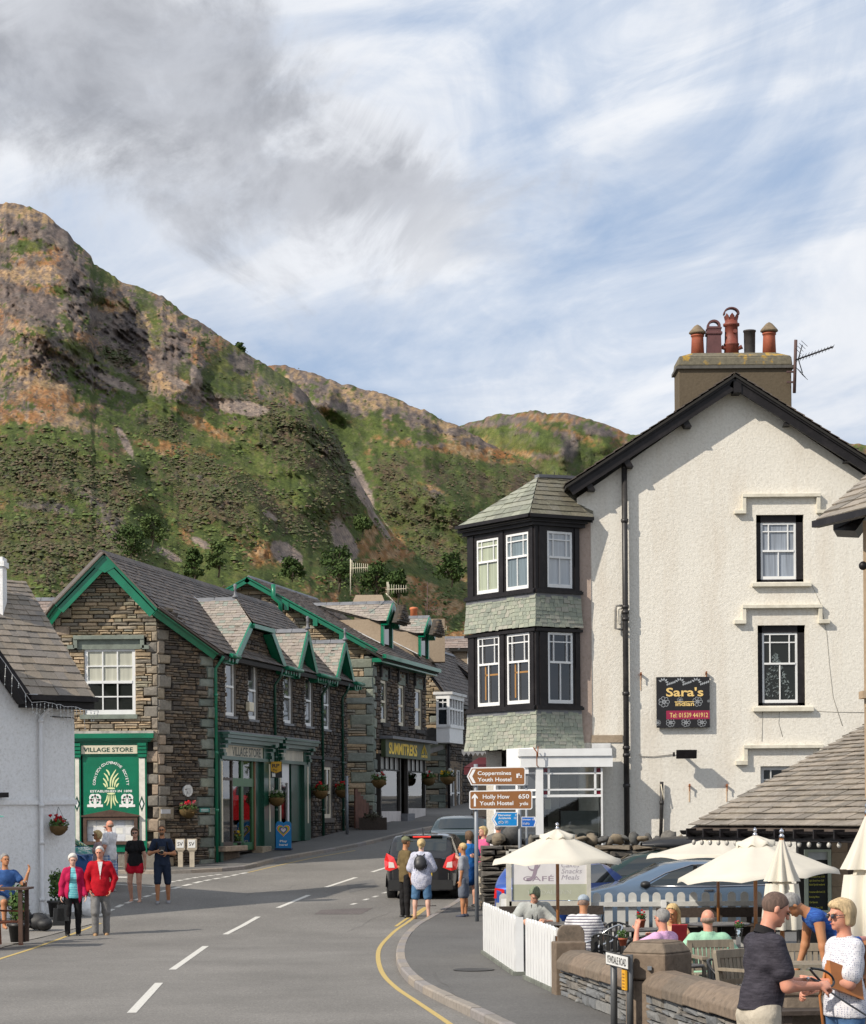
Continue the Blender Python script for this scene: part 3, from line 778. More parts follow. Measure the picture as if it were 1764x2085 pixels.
for pts,c in(([(705,1800),(760,1790),(770,1806),(712,1818)],.15),([(1000,1935),(1050,1930),(1060,1950),(1004,1958)],.14)):
 sheet('road_patch',gp(pts),.003 if pts[0][0]<900 else KERB_H+.001,asphalt('patch%d'%pts[0][0],(c,c*.96,c*.92),(c*.85,)*3))['kind']='structure'
for x,y,dz in((965,1975,KERB_H+.002),):
 mb=MB();c=gnd(x,y,dz);mb.lathe(c,[(.30,0),(.30,.006),(.27,.007)],24);tag(mb.build('manhole_cover',M_IRON),'round iron manhole cover in the pavement beside the white gates','manhole cover')
M_PATCH=asphalt('asphalt_patch',(.10,.097,.095),(.085,.08,.078))
sheet('road_patch',gp([(655,1853),(760,1849),(735,1862),(640,1862)]),.0045,asphalt('asphalt_patch_old',(.145,.125,.12),(.11,.1,.098)))['kind']='structure'
# === BUILDINGS
M_GREEN=plain('green_gloss_paint',(.0,.165,.085),.35,.12,3,.05,20,coat=.3,dirt=((.02,.07,.04),.35))
M_GREEND=plain('dark_green_paint',(.004,.06,.036),.38,.15,3,coat=.2)
M_WHITEP=plain('white_gloss_paint',(.74,.745,.74),.4,.05,4)
M_CREAM=plain('cream_paint',(.66,.60,.46),.5,.06,4)
M_BLACK=plain('black_gloss_paint',(.011,.009,.01),.5,.25,5,.15,30,spec=.3,dirt=((.08,.07,.07),.2))
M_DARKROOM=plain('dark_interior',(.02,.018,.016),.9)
M_LEAD=plain('white_lead_flashing',(.62,.62,.62),.5,.15,3,dirt=((.3,.3,.29),.4))
M_GREYLEAD=plain('grey_lead',(.16,.165,.18),.55,.2,4)
M_GOLD=plain('gold_lettering',(.72,.50,.12),.45)
M_GLASS=glass_mat('window_glass')
M_CLEAR=clear_glass()
M_MORTAR=plain('shadowed_mortar',(.062,.052,.042),.95,.3,9)
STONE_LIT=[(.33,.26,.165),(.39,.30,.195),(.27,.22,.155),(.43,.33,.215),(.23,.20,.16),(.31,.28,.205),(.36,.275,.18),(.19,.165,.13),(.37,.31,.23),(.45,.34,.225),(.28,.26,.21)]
STONE_SHADE=[(.085,.068,.056),(.11,.086,.068),(.06,.054,.05),(.135,.105,.08),(.085,.078,.072),(.07,.06,.052),(.15,.115,.082)]  # street-side copy of the stone, its shade put into darker colours
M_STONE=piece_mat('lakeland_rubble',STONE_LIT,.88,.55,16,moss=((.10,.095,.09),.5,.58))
M_STONEG=piece_mat('shaded_weathered_rubble',[(.16,.12,.085),(.11,.09,.072),(.20,.15,.105),(.085,.072,.062),(.13,.112,.092),(.18,.15,.115)],.88,.6,16,moss=((.05,.048,.046),.7,.52))  # darker stone for the canted corner, shade worked into the colour
M_STONED=piece_mat('shaded_rubble',STONE_SHADE,.86,.6,16,moss=((.045,.042,.042),.6,.55))
M_QUOIN=piece_mat('sandstone_quoin',[(.30,.25,.185),(.26,.22,.175),(.35,.27,.20),(.22,.20,.17)],.85,.4,14,moss=((.13,.11,.095),.6,.56))
M_QUOING=piece_mat('green_slate_quoin',[(.21,.24,.20),(.25,.27,.22),(.17,.20,.175),(.23,.25,.22)],.8,.4,12,vary=.25,stain=((.12,.12,.11),.5))
M_DRESS=plain('dressed_slate',(.20,.23,.195),.8,.15,5,.3,20,dirt=((.08,.085,.075),.5))
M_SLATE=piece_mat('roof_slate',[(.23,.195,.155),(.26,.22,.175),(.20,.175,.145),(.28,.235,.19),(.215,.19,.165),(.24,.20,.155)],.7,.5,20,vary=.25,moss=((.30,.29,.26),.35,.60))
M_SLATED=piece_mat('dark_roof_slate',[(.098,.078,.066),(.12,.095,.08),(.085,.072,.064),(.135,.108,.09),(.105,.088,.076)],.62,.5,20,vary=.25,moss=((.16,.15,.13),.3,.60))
M_SLATEL=piece_mat('sunlit_roof_slate',[(.30,.265,.225),(.26,.235,.205),(.34,.30,.255),(.24,.26,.225),(.31,.27,.24),(.28,.24,.21)],.7,.45,18,vary=.25,moss=((.42,.40,.35),.4,.60))  # paler copy for camera-facing gable slopes; sunlight is put into the colour
M_SLATEP=piece_mat('pinkish_roof_slate',[(.25,.20,.175),(.28,.22,.19),(.23,.185,.165),(.27,.225,.20)],.7,.4,18,vary=.2)
M_SLATEG=piece_mat('green_wall_slate',[(.275,.295,.235),(.24,.262,.215),(.31,.325,.26),(.22,.24,.20),(.285,.295,.245),(.32,.315,.265),(.255,.28,.225)],.68,.4,16,vary=.18,moss=((.10,.105,.085),.5,.66))
M_RENDER=None
def roughcast(name,col,dark,scale=34.,strength=.9):
 m,nt,b=nmat(name)
 n1=texnoise(nt,scale,4,.6,coord='World');n2=texnoise(nt,.5,6,.62,coord='World');n3=texnoise(nt,1.4,6,.65,coord='World',sc=(1.0,1.0,.18));n4=texnoise(nt,scale*.38,3,.5,coord='World')
 c=ramp(nt,n2,[(.3,tuple(x*.95 for x in col)),(.6,col)])
 c=mixc(nt,ramp(nt,n3,[(.50,(0,0,0)),(.78,(.7,.7,.7))]),c,dark)
 c=mixc(nt,1.0,c,ramp(nt,texnoise(nt,15,5,.75,coord='World'),[(.30,(.80,.785,.76)),(.46,(.97,.97,.96)),(.62,(1.05,1.05,1.05))]),'MULTIPLY')
 nt.links.new(c,b.inputs['Base Color']);b.inputs['Roughness'].default_value=.92;b.inputs['Specular IOR Level'].default_value=.15
 h=mathn(nt,'ADD',n1,mathn(nt,'MULTIPLY',n4,.9));bump(nt,h,strength,.012,b);return m
M_ROUGHW=roughcast('cream_roughcast',(.75,.715,.645),(.60,.53,.44),46,.8)
M_ROUGHP=roughcast('white_roughcast',(.80,.80,.80),(.62,.62,.61),26,.7)
M_TANR=roughcast('tan_render',(.34,.27,.20),(.24,.19,.14),30,.5)
M_PINKR=roughcast('bare_pink_render',(.42,.33,.28),(.33,.26,.22),30,.3)
M_SILL=plain('painted_stone',(.66,.62,.52),.8,.1,6,.25,30,dirt=((.35,.31,.22),.45))
def rect(fr,xl,yt,xr,yb,off=.0):
 xm=(xl+xr)/2;s0=fr.loc(xl,yt,off)[0];s1=fr.loc(xr,yt,off)[0]
 z1=fr.loc(xm,yt,off)[1];z0=fr.loc(xm,yb,off)[1]
 return(min(s0,s1),max(s0,s1),z0,z1)
def fbox(name,fr,r,o0,o1,mat,parent,bevel=.0):
 mb=MB();mb.fbox(fr,r[0],r[1],r[2],r[3],o0,o1);return mb.build(name,mat,parent,bevel)
def curtain_mat(name,col,fold=26.,dark=.75):
 if name in _mc:return _mc[name]
 m,nt,b=nmat(name);n=texnoise(nt,1.0,3,.6,coord='World',sc=(fold,fold,.8))
 c=ramp(nt,n,[(.3,tuple(x*dark for x in col)),(.7,col)]);nt.links.new(c,b.inputs['Base Color']);b.inputs['Roughness'].default_value=.9
 b.inputs['Coat Weight'].default_value=1.0;b.inputs['Coat Roughness'].default_value=.03;b.inputs['Coat IOR'].default_value=1.6
 _mc[name]=m;return m
def sash(fr,r,parent,mat=None,o=-.08,fw=.05,split=.5,top='plain',bot='one',glass=None,gtop=None,frame_col=None,surround=None,name='window',bar=.022,step=.03,depthf=.05):
 s0,s1,z0,z1=r;mat=mat or M_WHITEP;glass=glass or M_GLASS;gtop=gtop or glass
 w=MB();zm=z0+(z1-z0)*split
 def B(a,b,c,d,oo):w.fbox(fr,a,b,c,d,oo,oo+depthf)
 B(s0,s0+fw,z0,z1,o);B(s1-fw,s1,z0,z1,o);B(s0+fw,s1-fw,z1-fw,z1,o);B(s0+fw,s1-fw,z0,z0+fw*1.5,o)
 B(s0+fw,s1-fw,zm-fw*.45,zm+fw*.45,o+step*.5)
 panes=[]
 a,b=s0+fw,s1-fw;lo0,lo1=z0+fw*1.5,zm-fw*.45;up0,up1=zm+fw*.45,z1-fw
 def grid(xs,zs,g):
  for x in xs[1:-1]:B(x-bar/2,x+bar/2,zs[0],zs[-1],o+.004)
  for i,z in enumerate(zs[1:-1]):
   B(xs[0],xs[-1],z-bar/2,z+bar/2,o+.001)
  for i in range(len(xs)-1):
   for j in range(len(zs)-1):panes.append((xs[i],xs[i+1],zs[j],zs[j+1],g))
 L=b-a;Ht=up1-up0;Hb=lo1-lo0
 kinds={'one':([a,b],0),'two':([a,(a+b)/2,b],0),'three':([a,a+L/3,a+2*L/3,b],0)}
 if top=='margin':grid([a,a+L*.19,b-L*.19,b],[up0,up1-Ht*.27,up1],gtop)
 elif top=='six':grid([a,a+L/3,a+2*L/3,b],[up0,(up0+up1)/2,up1],gtop)
 else:grid(kinds.get(top,kinds['one'])[0],[up0,up1],gtop)
 if bot=='six':grid([a,a+L/3,a+2*L/3,b],[lo0,(lo0+lo1)/2,lo1],glass)
 else:grid(kinds.get(bot,kinds['one'])[0],[lo0,lo1],glass)
 win=w.build(name,mat,parent)
 for(x0,x1,y0,y1,g)in panes:
  p=MB();p.fbox(fr,x0+.002,x1-.002,y0+.002,y1-.002,o+.008,o+.016);p.build('pane',g,win)
 return win
def pipe(pts,r,mat,name,parent=None,collars=(),n=8):
 mb=MB();mb.tube(pts,r,n)
 for c in collars:
  mb.lathe((c[0],c[1],c[2]-.04),[(r*1.28,0),(r*1.28,.08)],n)
 return mb.build(name,mat,parent)
def stones_on(fr,region,holes,mat,parent,z0,z1,seed=1,hmin=.05,hmax=.15,lmin=.14,lmax=.5,depth=.12,name='stone',limit=PIECE_LIMIT,proud=.03,back=True):
 r=random.Random(seed);rows=course(region[0],region[1],z0,z1,holes,hmin,hmax,lmin,lmax,r)
 lay_stones(fr,rows,mat,parent,name,limit,depth,seed,proud)
def bargeboard(name,a,b,mat,parent,h=.26,w=.05,up=(0,0,1)):
 mb=MB();mb.bar(a,b,w,h,up);return mb.build(name,mat,parent)
def aerial(base,top,boom,mat,label,n=9,el=.45,pole_r=.02,rows=2):
 t=thing('television_aerial',label,'aerial',base,group='television aerials on the roofs')
 m=MB();m.tube([base,top],pole_r,6);m.build('pole',mat,t)
 b=MB();a,c=V(boom[0]),V(boom[1]);d=(c-a).normalized();b.tube([a,c],.012,5)
 s=d.cross(V((0,0,1))).normalized()
 for i in range(n):
  p=a+(c-a)*(i/(n-1));e=el*(1-.35*i/n)
  b.tube([p-V((0,0,e/2)),p+V((0,0,e/2))],.008,4)
 for k in range(rows):
  p=a;b.tube([p+V((0,0,-.3))+d*.04*k,p+V((0,0,.3))+d*.04*k],.008,4)
 b.tube([a,V((top[0],top[1],a.z))],.012,5)
 b.build('boom',mat,t);return t
def finial(p,h,mat,parent):
 mb=MB();mb.lathe(p,[(h*.22,0),(h*.2,h*.12),(h*.1,h*.2),(h*.075,h*.55),(h*.13,h*.62),(h*.07,h*.7),(h*.14,h*.85),(h*.09,h*.97),(.005,h)],10);mb.build('finial',mat,parent)
def cross_gable(fr,sc,hw,ze,zr,o_face,o_back,parent,smat_near,smat_far,green,seed,clip=None,fin=True,over=.28,valley=True,stonemat=None,deep=None):
 hgt=zr-ze;L=math.hypot(hw,hgt);of=o_face+over
 zc=zr if clip is None else clip
 kb=(zr-zc)if clip is not None else .0
 for sd,mat in((-1,smat_near),(1,smat_far)):
  e0=fr.w(sc+sd*(hw+.06),ze-.06*hgt/hw,of);U=-fr.n;T=V((-sd*fr.d.x*hw,-sd*fr.d.y*hw,hgt)).normalized()
  dep=of-o_back;Lf=L*(1+.06/hw)
  reg=[(0,0),((of-o_face)+.05,0),(dep,Lf),(kb,Lf)]
  if clip is not None:reg.append((0,Lf*(zc-ze)/hgt))
  lay_slates(e0,U,T,reg,mat,parent,'slate',60,.17,.12,.24,.16,.01,seed+sd+5,.015)
  mb=MB();A=[fr.w(sc+sd*hw,ze,of-.02),fr.w(sc,zc,of-.02)if clip is None else fr.w(sc+sd*hw*(1-(zc-ze)/hgt),zc,of-.02),fr.w(sc,zr,of-kb),fr.w(sc,zr,o_back),fr.w(sc+sd*hw,ze,o_face-.05)]
  N=V((0,0,-.03));mb.add([p+N for p in A]+[p+N*3 for p in A],[(0,1,2,3,4),(9,8,7,6,5)]+[(i,i+5,(i+1)%5+5,(i+1)%5)for i in range(5)]);mb.build('roof_deck',M_DARKROOM,parent)
  pa=fr.w(sc+sd*(hw+.08),ze-.10,of+.02)
  pb=fr.w(sc,zr-.10,of+.02)if clip is None else fr.w(sc+sd*hw*(1-(zc-ze)/hgt),zc-.10,of+.02)
  mb=MB();mb.bar(pa,pb,.05,.24,fr.n);
  mb2=MB();d=(pb-pa).normalized();up=d.cross(fr.n);up=up if up.z>0 else-up
  mb2.hexa([pa-up*.13,pa-up*.13-fr.n*.05,pb-up*.13-fr.n*.05,pb-up*.13,pa+up*.11,pa+up*.11-fr.n*.05,pb+up*.11-fr.n*.05,pb+up*.11])
  mb2.hexa([pa-up*.13+fr.n*.0,pa-up*.13-fr.n*over,pb-up*.13-fr.n*over,pb-up*.13,pa-up*.10,pa-up*.10-fr.n*over,pb-up*.10-fr.n*over,pb-up*.10])
  mb2.build('bargeboard',green,parent)
  if valley:
   mb=MB();a=fr.w(sc+sd*(hw+.05),ze+.03,o_face+.05);b=fr.w(sc,zr+.03,o_back)
   t=fr.d*sd*.09;mb.add([a+t*1.5+V((0,0,.07)),a-t*.6+V((0,0,.09)),b-t*.6+V((0,0,.09)),b+t*1.3+V((0,0,.08))],[(0,1,2,3)]);mb.build('valley_flashing',M_LEAD,parent)
 if clip is not None:
  wd=hw*(1-(zc-ze)/hgt);a,b,c=fr.w(sc-wd,zc-.02,of+.05),fr.w(sc+wd,zc-.02,of+.05),fr.w(sc,zr,of-kb)
  U=(b-a).normalized();T=(c-(a+b)/2).normalized();lay_slates(a,U,T,[(0,0),((b-a).length,0),((b-a).length/2,(c-(a+b)/2).length)],smat_far,parent,'slate',30,.16,.12,.22,.16,.01,seed+9)
  mb=MB();mb.bar(a-V((0,0,.08)),b-V((0,0,.08)),.10,.12);mb.build('gutter',green,parent)
 top=zr if clip is None else clip
 mb=MB();wd=hw*(1-(top-ze)/hgt);mb.poly_prism([(sc-hw,ze-.1),(sc+hw,ze-.1),(sc+max(wd,.02),top-.12),(sc-max(wd,.02),top-.12)],fr.w,-.3,-.12);mb.build('gable_wall',M_MORTAR,parent)
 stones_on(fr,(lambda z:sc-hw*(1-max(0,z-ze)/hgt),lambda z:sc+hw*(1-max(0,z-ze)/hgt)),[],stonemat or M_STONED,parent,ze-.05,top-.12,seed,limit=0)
 n=max(2,int((of-kb-o_back)/.45));
 for i in range(n):
  a=of-kb-(of-kb-o_back)*i/n;b=of-kb-(of-kb-o_back)*(i+.97)/n
  mb=MB();P=[(-.13,-.09),(-.02,.035),(.02,.035),(.13,-.09),(.11,-.10),(0,.0),(-.11,-.10)]
  mb.add([fr.w(sc+x,zr+z+.02,a)for x,z in P]+[fr.w(sc+x,zr+z+.02,b)for x,z in P],[tuple(range(7)),tuple(range(13,6,-1))]+[(k,k+7,(k+1)%7+7,(k+1)%7)for k in range(7)]);mb.build('ridge_tile',M_GREYLEAD,parent)
 if fin:finial(fr.w(sc,zr+.03,of-kb-.02),.42,M_GREYLEAD,parent)
# --- village store
F_ST=None
def build_store():
 A=at(437,1500,63.);B=at(707,1500,77.5);fs=Frame((A.x,A.y),(B.x-A.x,B.y-A.y))
 c0=at(322,1500,61.45);ff=Frame((c0.x,c0.y),(1,0))
 fc=Frame((c0.x,c0.y),(A.x-c0.x,A.y-c0.y));Lc=math.hypot(A.x-c0.x,A.y-c0.y)
 st=thing('village_store','dark stone village store with green gable boards at the road junction','shop',(A.x,A.y,G(63)))
 Ls=(B-A).length;ze=fs.loc(441,1330)[1];zg=G(62)
 ridge0=at(213,1118,61.1);rdir=fs.d
# ---------- backing walls with real shop openings
 sh1=rect(fs,447,1545,531,1722);sh2=rect(fs,566,1552,614,1722)
 z1s=fs.loc(450,1541)[1]
 rt0=ff.loc(322,1262)[1]
 mb=MB();o=-.12
 def wallband(fr,s0,s1,z0,z1):mb.fbox(fr,s0,s1,z0,z1,o-.25,o)
 wallband(fs,0,Ls,z1s+.1,ze+.1)
 wallband(fs,0,sh1[0],zg-.3,z1s+.1);wallband(fs,sh1[1],sh2[0],zg-.3,z1s+.1);wallband(fs,sh2[1],Ls,zg-.3,z1s+.1)
 mb.poly_prism([(0,zg-.3),(Lc,zg-.3),(Lc,ze-.15),(0,rt0-.25)],fc.w,o-.25,o)
 sf_l=ff.loc(100,1400)[0]
 mb.fbox(ff,sf_l-.5,0,zg-.3,ze+.9,o-.25,o)
 apx=ff.loc(213,1150);rt=ff.loc(322,1262);lt=ff.loc(80,1290)
 mb.poly_prism([(lt[0],lt[1]),(.0,ze+.2),(rt[0],rt[1]),(apx[0],apx[1]-.05)],ff.w,o-.2,o)
 mb.build('wall',M_MORTAR,st)
# ---------- stones: sunny front
 wr=rect(ff,172,1320,275,1455);hood=rect(ff,148,1296,298,1322)
 doorr=rect(ff,150,1496,316,1760)
 slope_r=(rt[1]-apx[1])/(rt[0]-apx[0]);slope_l=(lt[1]-apx[1])/(lt[0]-apx[0])
 sl=lambda z:max(sf_l-.4,apx[0]+(z-apx[1])/slope_l)if z>lt[1]-3 else sf_l-.4
 sr=lambda z:min(0,apx[0]+(z-apx[1])/slope_r)if z>rt[1]-.3 else 0
 r=random.Random(3);q=quoins(-1,-.003,zg-.2,rt[1]-.15,r,.2,.36,.16,.34)
 ql=ff.loc(112,1400)[0];q2=quoins(1,ql,zg+4.5,lt[1]+.9,r,.18,.3,.2,.4)
 lay_stones(ff,q,M_QUOIN,st,'quoin',200,.13,4,.03);lay_stones(ff,q2,M_QUOIN,st,'quoin',200,.13,5,.03)
 holes=[wr,(hood[0],hood[1],wr[3]-.05,hood[3]),doorr]+q+q2
 rows=course(sl,sr,zg-.2,apx[1]-.1,holes,.05,.15,.13,.46,random.Random(8))
# ---------- canted corner and street side
 qc=quoins(1,.003,zg-.2,rt[1]-.2,r,.22,.38,.25,.5);qg=quoins(-1,Lc-.004,zg-.2,ze-.1,r,.2,.36,.28,.58)
 lay_stones(fc,qc,M_QUOIN,st,'quoin',100,.13,6,.03);lay_stones(fc,qg,M_QUOING,st,'quoin',100,.13,7,.035)
 crr=lambda z:Lc if z<ze else max(0,Lc-(z-ze)*1.35)
 rowsc=course(lambda z:0,crr,zg-.2,ze+1.15,qc+qg,.045,.14,.13,.42,random.Random(9))
 lay_stones(ff,rows,M_STONE,st,'stone',290,.12,11,.035);lay_stones(fc,rowsc,M_STONEG,st,'stone',0,.12,12,.05)
 ups=[(459,1343,476,1458),(505,1352,520.5,1465),(577,1370,592,1473),(621,1379,633.5,1479),(656,1390,669,1485)]
 uw=[rect(fs,*u)for u in ups];lw=rect(fs,657,1562,673,1666)
 c1=rect(fs,436,1494,636,1548)
 holes=[(a,b+.16,c-.06,d+.1)for a,b,c,d in uw]+[(lw[0],lw[1]+.2,lw[2]-.1,lw[3]+.1)]+[(.0,sh1[1]+.05,zg-1,z1s+.55),(sh1[1],fs.loc(634,1520)[0],fs.loc(590,1700)[1]-.5,z1s+.55)]
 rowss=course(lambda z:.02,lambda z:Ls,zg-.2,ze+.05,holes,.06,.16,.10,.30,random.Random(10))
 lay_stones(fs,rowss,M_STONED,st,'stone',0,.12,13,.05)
 M_WSTONE=plain('window_stone',(.11,.095,.08),.85,.2,6)
 for i,w in enumerate(uw):
  fbox('window_surround',fs,(w[1],w[1]+.15,w[2],w[3]),-.11,.01,M_WSTONE,st);fbox('window_sill',fs,(w[0]-.06,w[1]+.2,w[2]-.07,w[2]),-.1,.05,M_GREYLEAD,st)
  fbox('window_head',fs,(w[0]-.05,w[1]+.2,w[3],w[3]+.1),-.11,.02,M_WSTONE,st)
  sash(fs,w,st,o=-.06,fw=.07,split=.52,top='one',bot='one',glass=glass_mat('street_glass',(.05,.055,.06)),step=.05)
 d0=fs.loc(474,1330);d1=fs.loc(538,1346)
 mb=MB();mb.fbox(fs,d0[0],d1[0],d0[1]-.28,d0[1]-.18,0,.10);mb.fbox(fs,(d0[0]+d1[0])/2-.08,(d0[0]+d1[0])/2+.08,d0[1]-.7,d0[1]-.28,0,.08);mb.build('drip_mould',plain('black_stone',(.04,.037,.036),.8,.3),st)
 a=fs.loc(617,1532)[0];b=fs.loc(688,1545)[0];zz=fs.loc(650,1540)[1]
 fbox('string_course',fs,(a,b,zz-.1,zz),0,.08,plain('black_stone',(.04,.037,.036)),st)
 fbox('window_surround',fs,(lw[1],lw[1]+.18,lw[2],lw[3]),-.11,.01,M_WSTONE,st)
 fbox('window_head',fs,(lw[0]-.1,lw[1]+.25,lw[3],lw[3]+.42),-.11,.02,M_WSTONE,st);fbox('window_sill',fs,(lw[0]-.1,lw[1]+.25,lw[2]-.15,lw[2]),-.1,.07,M_WSTONE,st)
 sash(fs,lw,st,mat=M_CREAM,o=-.05,fw=.09,split=.5,top='two',bot='two')
# ---------- front window
 fbox('window_backing',ff,wr,-.118,-.115,M_DARKROOM,st)
 cur=curtain_mat('cream_blind',(.55,.55,.46),9,.72)
 sash(ff,wr,st,o=-.09,fw=.085,split=.49,top='six',bot='six',glass=glass_mat('dark_glass',(.012,.014,.012),.03,.35),gtop=cur,bar=.035)
 fbox('window_sill',ff,rect(ff,163,1455,280,1464),-.1,.07,M_DRESS,st)
 hl=rect(ff,157,1302,290,1322);fbox('lintel',ff,hl,-.11,.015,M_DRESS,st)
 mb=MB();h1=rect(ff,150,1294,294,1302);mb.fbox(ff,*h1,-.05,.12)
 for x0,x1 in((150,158),(286,294)):
  h=rect(ff,x0,1302,x1,1320);mb.fbox(ff,*h,-.05,.1)
 for x0,x1 in((138,152),(290,304)):
  h=rect(ff,x0,1314,x1,1322);mb.fbox(ff,*h,-.05,.1)
 mb.build('drip_mould',M_DRESS,st)
# ---------- roof: one long slope to the street and the far slope
 pit=math.atan2(CZ+(1655-1118)/FPX*61.1-ze,2.62)
 rh=ridge0.z;hwid=2.62
 fr_r=fs;R0=fs.w(-1.75,0,-hwid+.35);
 eo=.32;O=fs.w(-1.9,ze-.05,eo);T=V((-fs.n.x*(hwid+eo),-fs.n.y*(hwid+eo),rh-ze+.05));LT=T.length
 Lr=Ls+1.9+.25;cut0=1.9
 bar_end=fs.w(-.05,ze-.05,eo)
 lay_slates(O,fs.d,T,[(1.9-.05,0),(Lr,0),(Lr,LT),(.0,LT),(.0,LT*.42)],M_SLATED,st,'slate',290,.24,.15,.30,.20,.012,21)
 mb=MB();N=V((0,0,-.05))
 pts=[fs.w(0,ze-.05,eo),fs.w(Ls+.2,ze-.05,eo),fs.w(Ls+.2,rh,-hwid),fs.w(-1.9,rh,-hwid),fs.w(-1.9,ze-.05+(rh-ze)*.42,eo-(hwid+eo)*.42)]
 mb.add([p+N for p in pts]+[p+N*3 for p in pts],[(0,1,2,3,4),(9,8,7,6,5)]+[(i,i+5,(i+1)%5+5,(i+1)%5)for i in range(5)])
 pts=[fs.w(-1.9,rh,-hwid),fs.w(Ls+.2,rh,-hwid),fs.w(Ls+.2,ze+.4,-hwid*1.9),fs.w(-1.9,ze+.4,-hwid*1.9)]
 mb.add([p+N for p in pts]+[p+N*3 for p in pts],[(0,1,2,3),(7,6,5,4)]+[(i,i+4,(i+1)%4+4,(i+1)%4)for i in range(4)])
 mb.build('roof_deck',M_DARKROOM,st)
 mb=MB();mb.poly_prism([(-hwid*1.9,ze-.2),(0,ze-.2),(-hwid,rh-.2)],lambda a,b,c:fs.w(c,b,a),Ls-.1,Ls);mb.build('end_gable',M_MORTAR,st)
 n=34
 for i in range(n):
  a=-1.9+(Lr)*i/n;b=-1.9+(Lr)*(i+.96)/n;mb=MB();P=[(-.15,-.12),(-.03,.03),(.03,.03),(.15,-.12),(.12,-.13),(0,-.01),(-.12,-.13)]
  mb.add([fs.w(a,rh+z+.03,-hwid+x)for x,z in P]+[fs.w(b,rh+z+.03,-hwid+x)for x,z in P],[tuple(range(7)),tuple(range(13,6,-1))]+[(k,k+7,(k+1)%7+7,(k+1)%7)for k in range(7)]);mb.build('ridge_tile',M_SLATED,st)
 def board(a,b,w=.30):
  d=(b-a).normalized();f=V((0,-1,0));up=d.cross(f);up=up if up.z>0 else-up;f=(f-d*f.dot(d)).normalized();mb=MB()
  A,B=a,b
  mb.hexa([A-up*w,A-up*w-f*.05,B-up*w-f*.05,B-up*w,A,A-f*.05,B-f*.05,B])
  mb.hexa([A-up*.06+f*.04,A-up*.06-f*.01,B-up*.06-f*.01,B-up*.06+f*.04,A+f*.04,A-f*.01,B-f*.01,B+f*.04])
  mb.hexa([A-up*.10,A-up*.10-f*.55,B-up*.10-f*.55,B-up*.10,A-up*.07,A-up*.07-f*.55,B-up*.07-f*.55,B-up*.07])
  mb.build('bargeboard',M_GREEN,st)
 pA=at(213,1127,60.95);pR=at(321,1240,60.95);pE=at(444,1330,62.75);pL=at(112,1232,60.95);pLL=at(77,1279,61.5)
 board(pA,pR);board(pR,pE);board(pA,pL);board(pL,pLL)
 mb=MB();fa_=Frame((pA.x,pA.y-.012),(1,0));mb.poly_prism([(-.30,pA.z-.36),(0,pA.z-.52),(.30,pA.z-.36),(0,pA.z+.02)],fa_.w,-.05,.0);mb.build('apex_board',M_GREEN,st)
 mb=MB()
 for a,b in((pA,pR),(pR,pE),(pA,pL),(pL,pLL)):mb.bar(a+V((0,-.03,.03)),b+V((0,-.03,.03)),.14,.035)
 mb.build('verge_slates',M_SLATED,st)
 mb=MB();q0=fs.w(-1.9,rh,-hwid);q1=fs.w(-1.9,ze-.05+(rh-ze)*.42,eo-(hwid+eo)*.42);q2_=fs.w(-.05,ze-.05,eo)
 mb.add([pA+V((0,0,.02)),pR+V((0,0,.02)),q1,q0],[(0,1,2,3)]);mb.add([pR+V((0,0,.02)),pE+V((0,0,.02)),q2_,q1],[(0,1,2,3)])
 mb.add([pA+V((0,0,.02)),pL+V((0,0,.02)),fs.w(-1.9,ze+1.2,-hwid-1.6),q0],[(0,1,2,3)]);mb.build('roof_edge',M_SLATED,st)
 for xa,xb in((444,462),(560,592),(627,668),(703,719)):
  mb=MB();a=fs.loc(xa,1340)[0];b=fs.loc(xb,1350)[0];mb.tube([fs.w(a,ze-.06,eo+.06),fs.w(b,ze-.06,eo+.06)],.065,8);mb.fbox(fs,a,b,ze-.28,ze-.08,.14,.2)
  k=a
  while k<b:mb.fbox(fs,k,k+.07,ze-.24,ze-.14,.02,.34);k+=.3
  mb.build('gutter',M_GREEN,st)
 for x,yt in((435,1345),(555,1372),(652,1385),(693,1400)):
  s=fs.loc(x,1500)[0]+(-.04 if x==435 else 0);y=fs.w(s,0,0).y;zt=ze-.35 if x!=435 else ze-.2
  p=[fs.w(s,ze-.12,eo),fs.w(s,zt,eo-.05),fs.w(s,zt-.25,.09),fs.w(s,G(y)+.12,.09)]
  pipe(p,.045,M_GREEN if x==435 else M_GREEND,'downpipe',st,[fs.w(s,z,.09)for z in(ze-1.2,ze-2.8,ze-4.4)])
 def sc_of(x):return fs.loc(x,1330)[0]
 s_a,s_b=fs.loc(462,1340)[0],fs.loc(563,1350)[0]
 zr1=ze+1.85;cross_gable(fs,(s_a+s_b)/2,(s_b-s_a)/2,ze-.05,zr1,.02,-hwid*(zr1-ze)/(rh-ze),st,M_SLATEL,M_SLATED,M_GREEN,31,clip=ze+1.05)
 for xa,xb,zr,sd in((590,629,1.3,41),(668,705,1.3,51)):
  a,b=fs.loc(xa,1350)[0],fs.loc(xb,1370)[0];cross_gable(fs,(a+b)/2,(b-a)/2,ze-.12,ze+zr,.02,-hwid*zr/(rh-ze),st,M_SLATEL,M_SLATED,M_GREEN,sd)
# ---------- shopfronts on the street
 room=MB()
 for r_ in(sh1,sh2):
  a,b,c,d=r_;dp=2.2 if r_ is sh1 else 1.0
  room.fbox(fs,a,b,c-.1,d+.1,-dp-.1,-dp);room.fbox(fs,a-.05,a,c-.1,d+.1,-dp,-.37);room.fbox(fs,b,b+.05,c-.1,d+.1,-dp,-.37)
  room.fbox(fs,a,b,d+.06,d+.14,-dp,-.2);room.fbox(fs,a,b,c-.2,c-.12,-dp,-.1)
 room.build('shop_interior',plain('shop_interior',(.06,.05,.042),.8,.4,2.5),st)
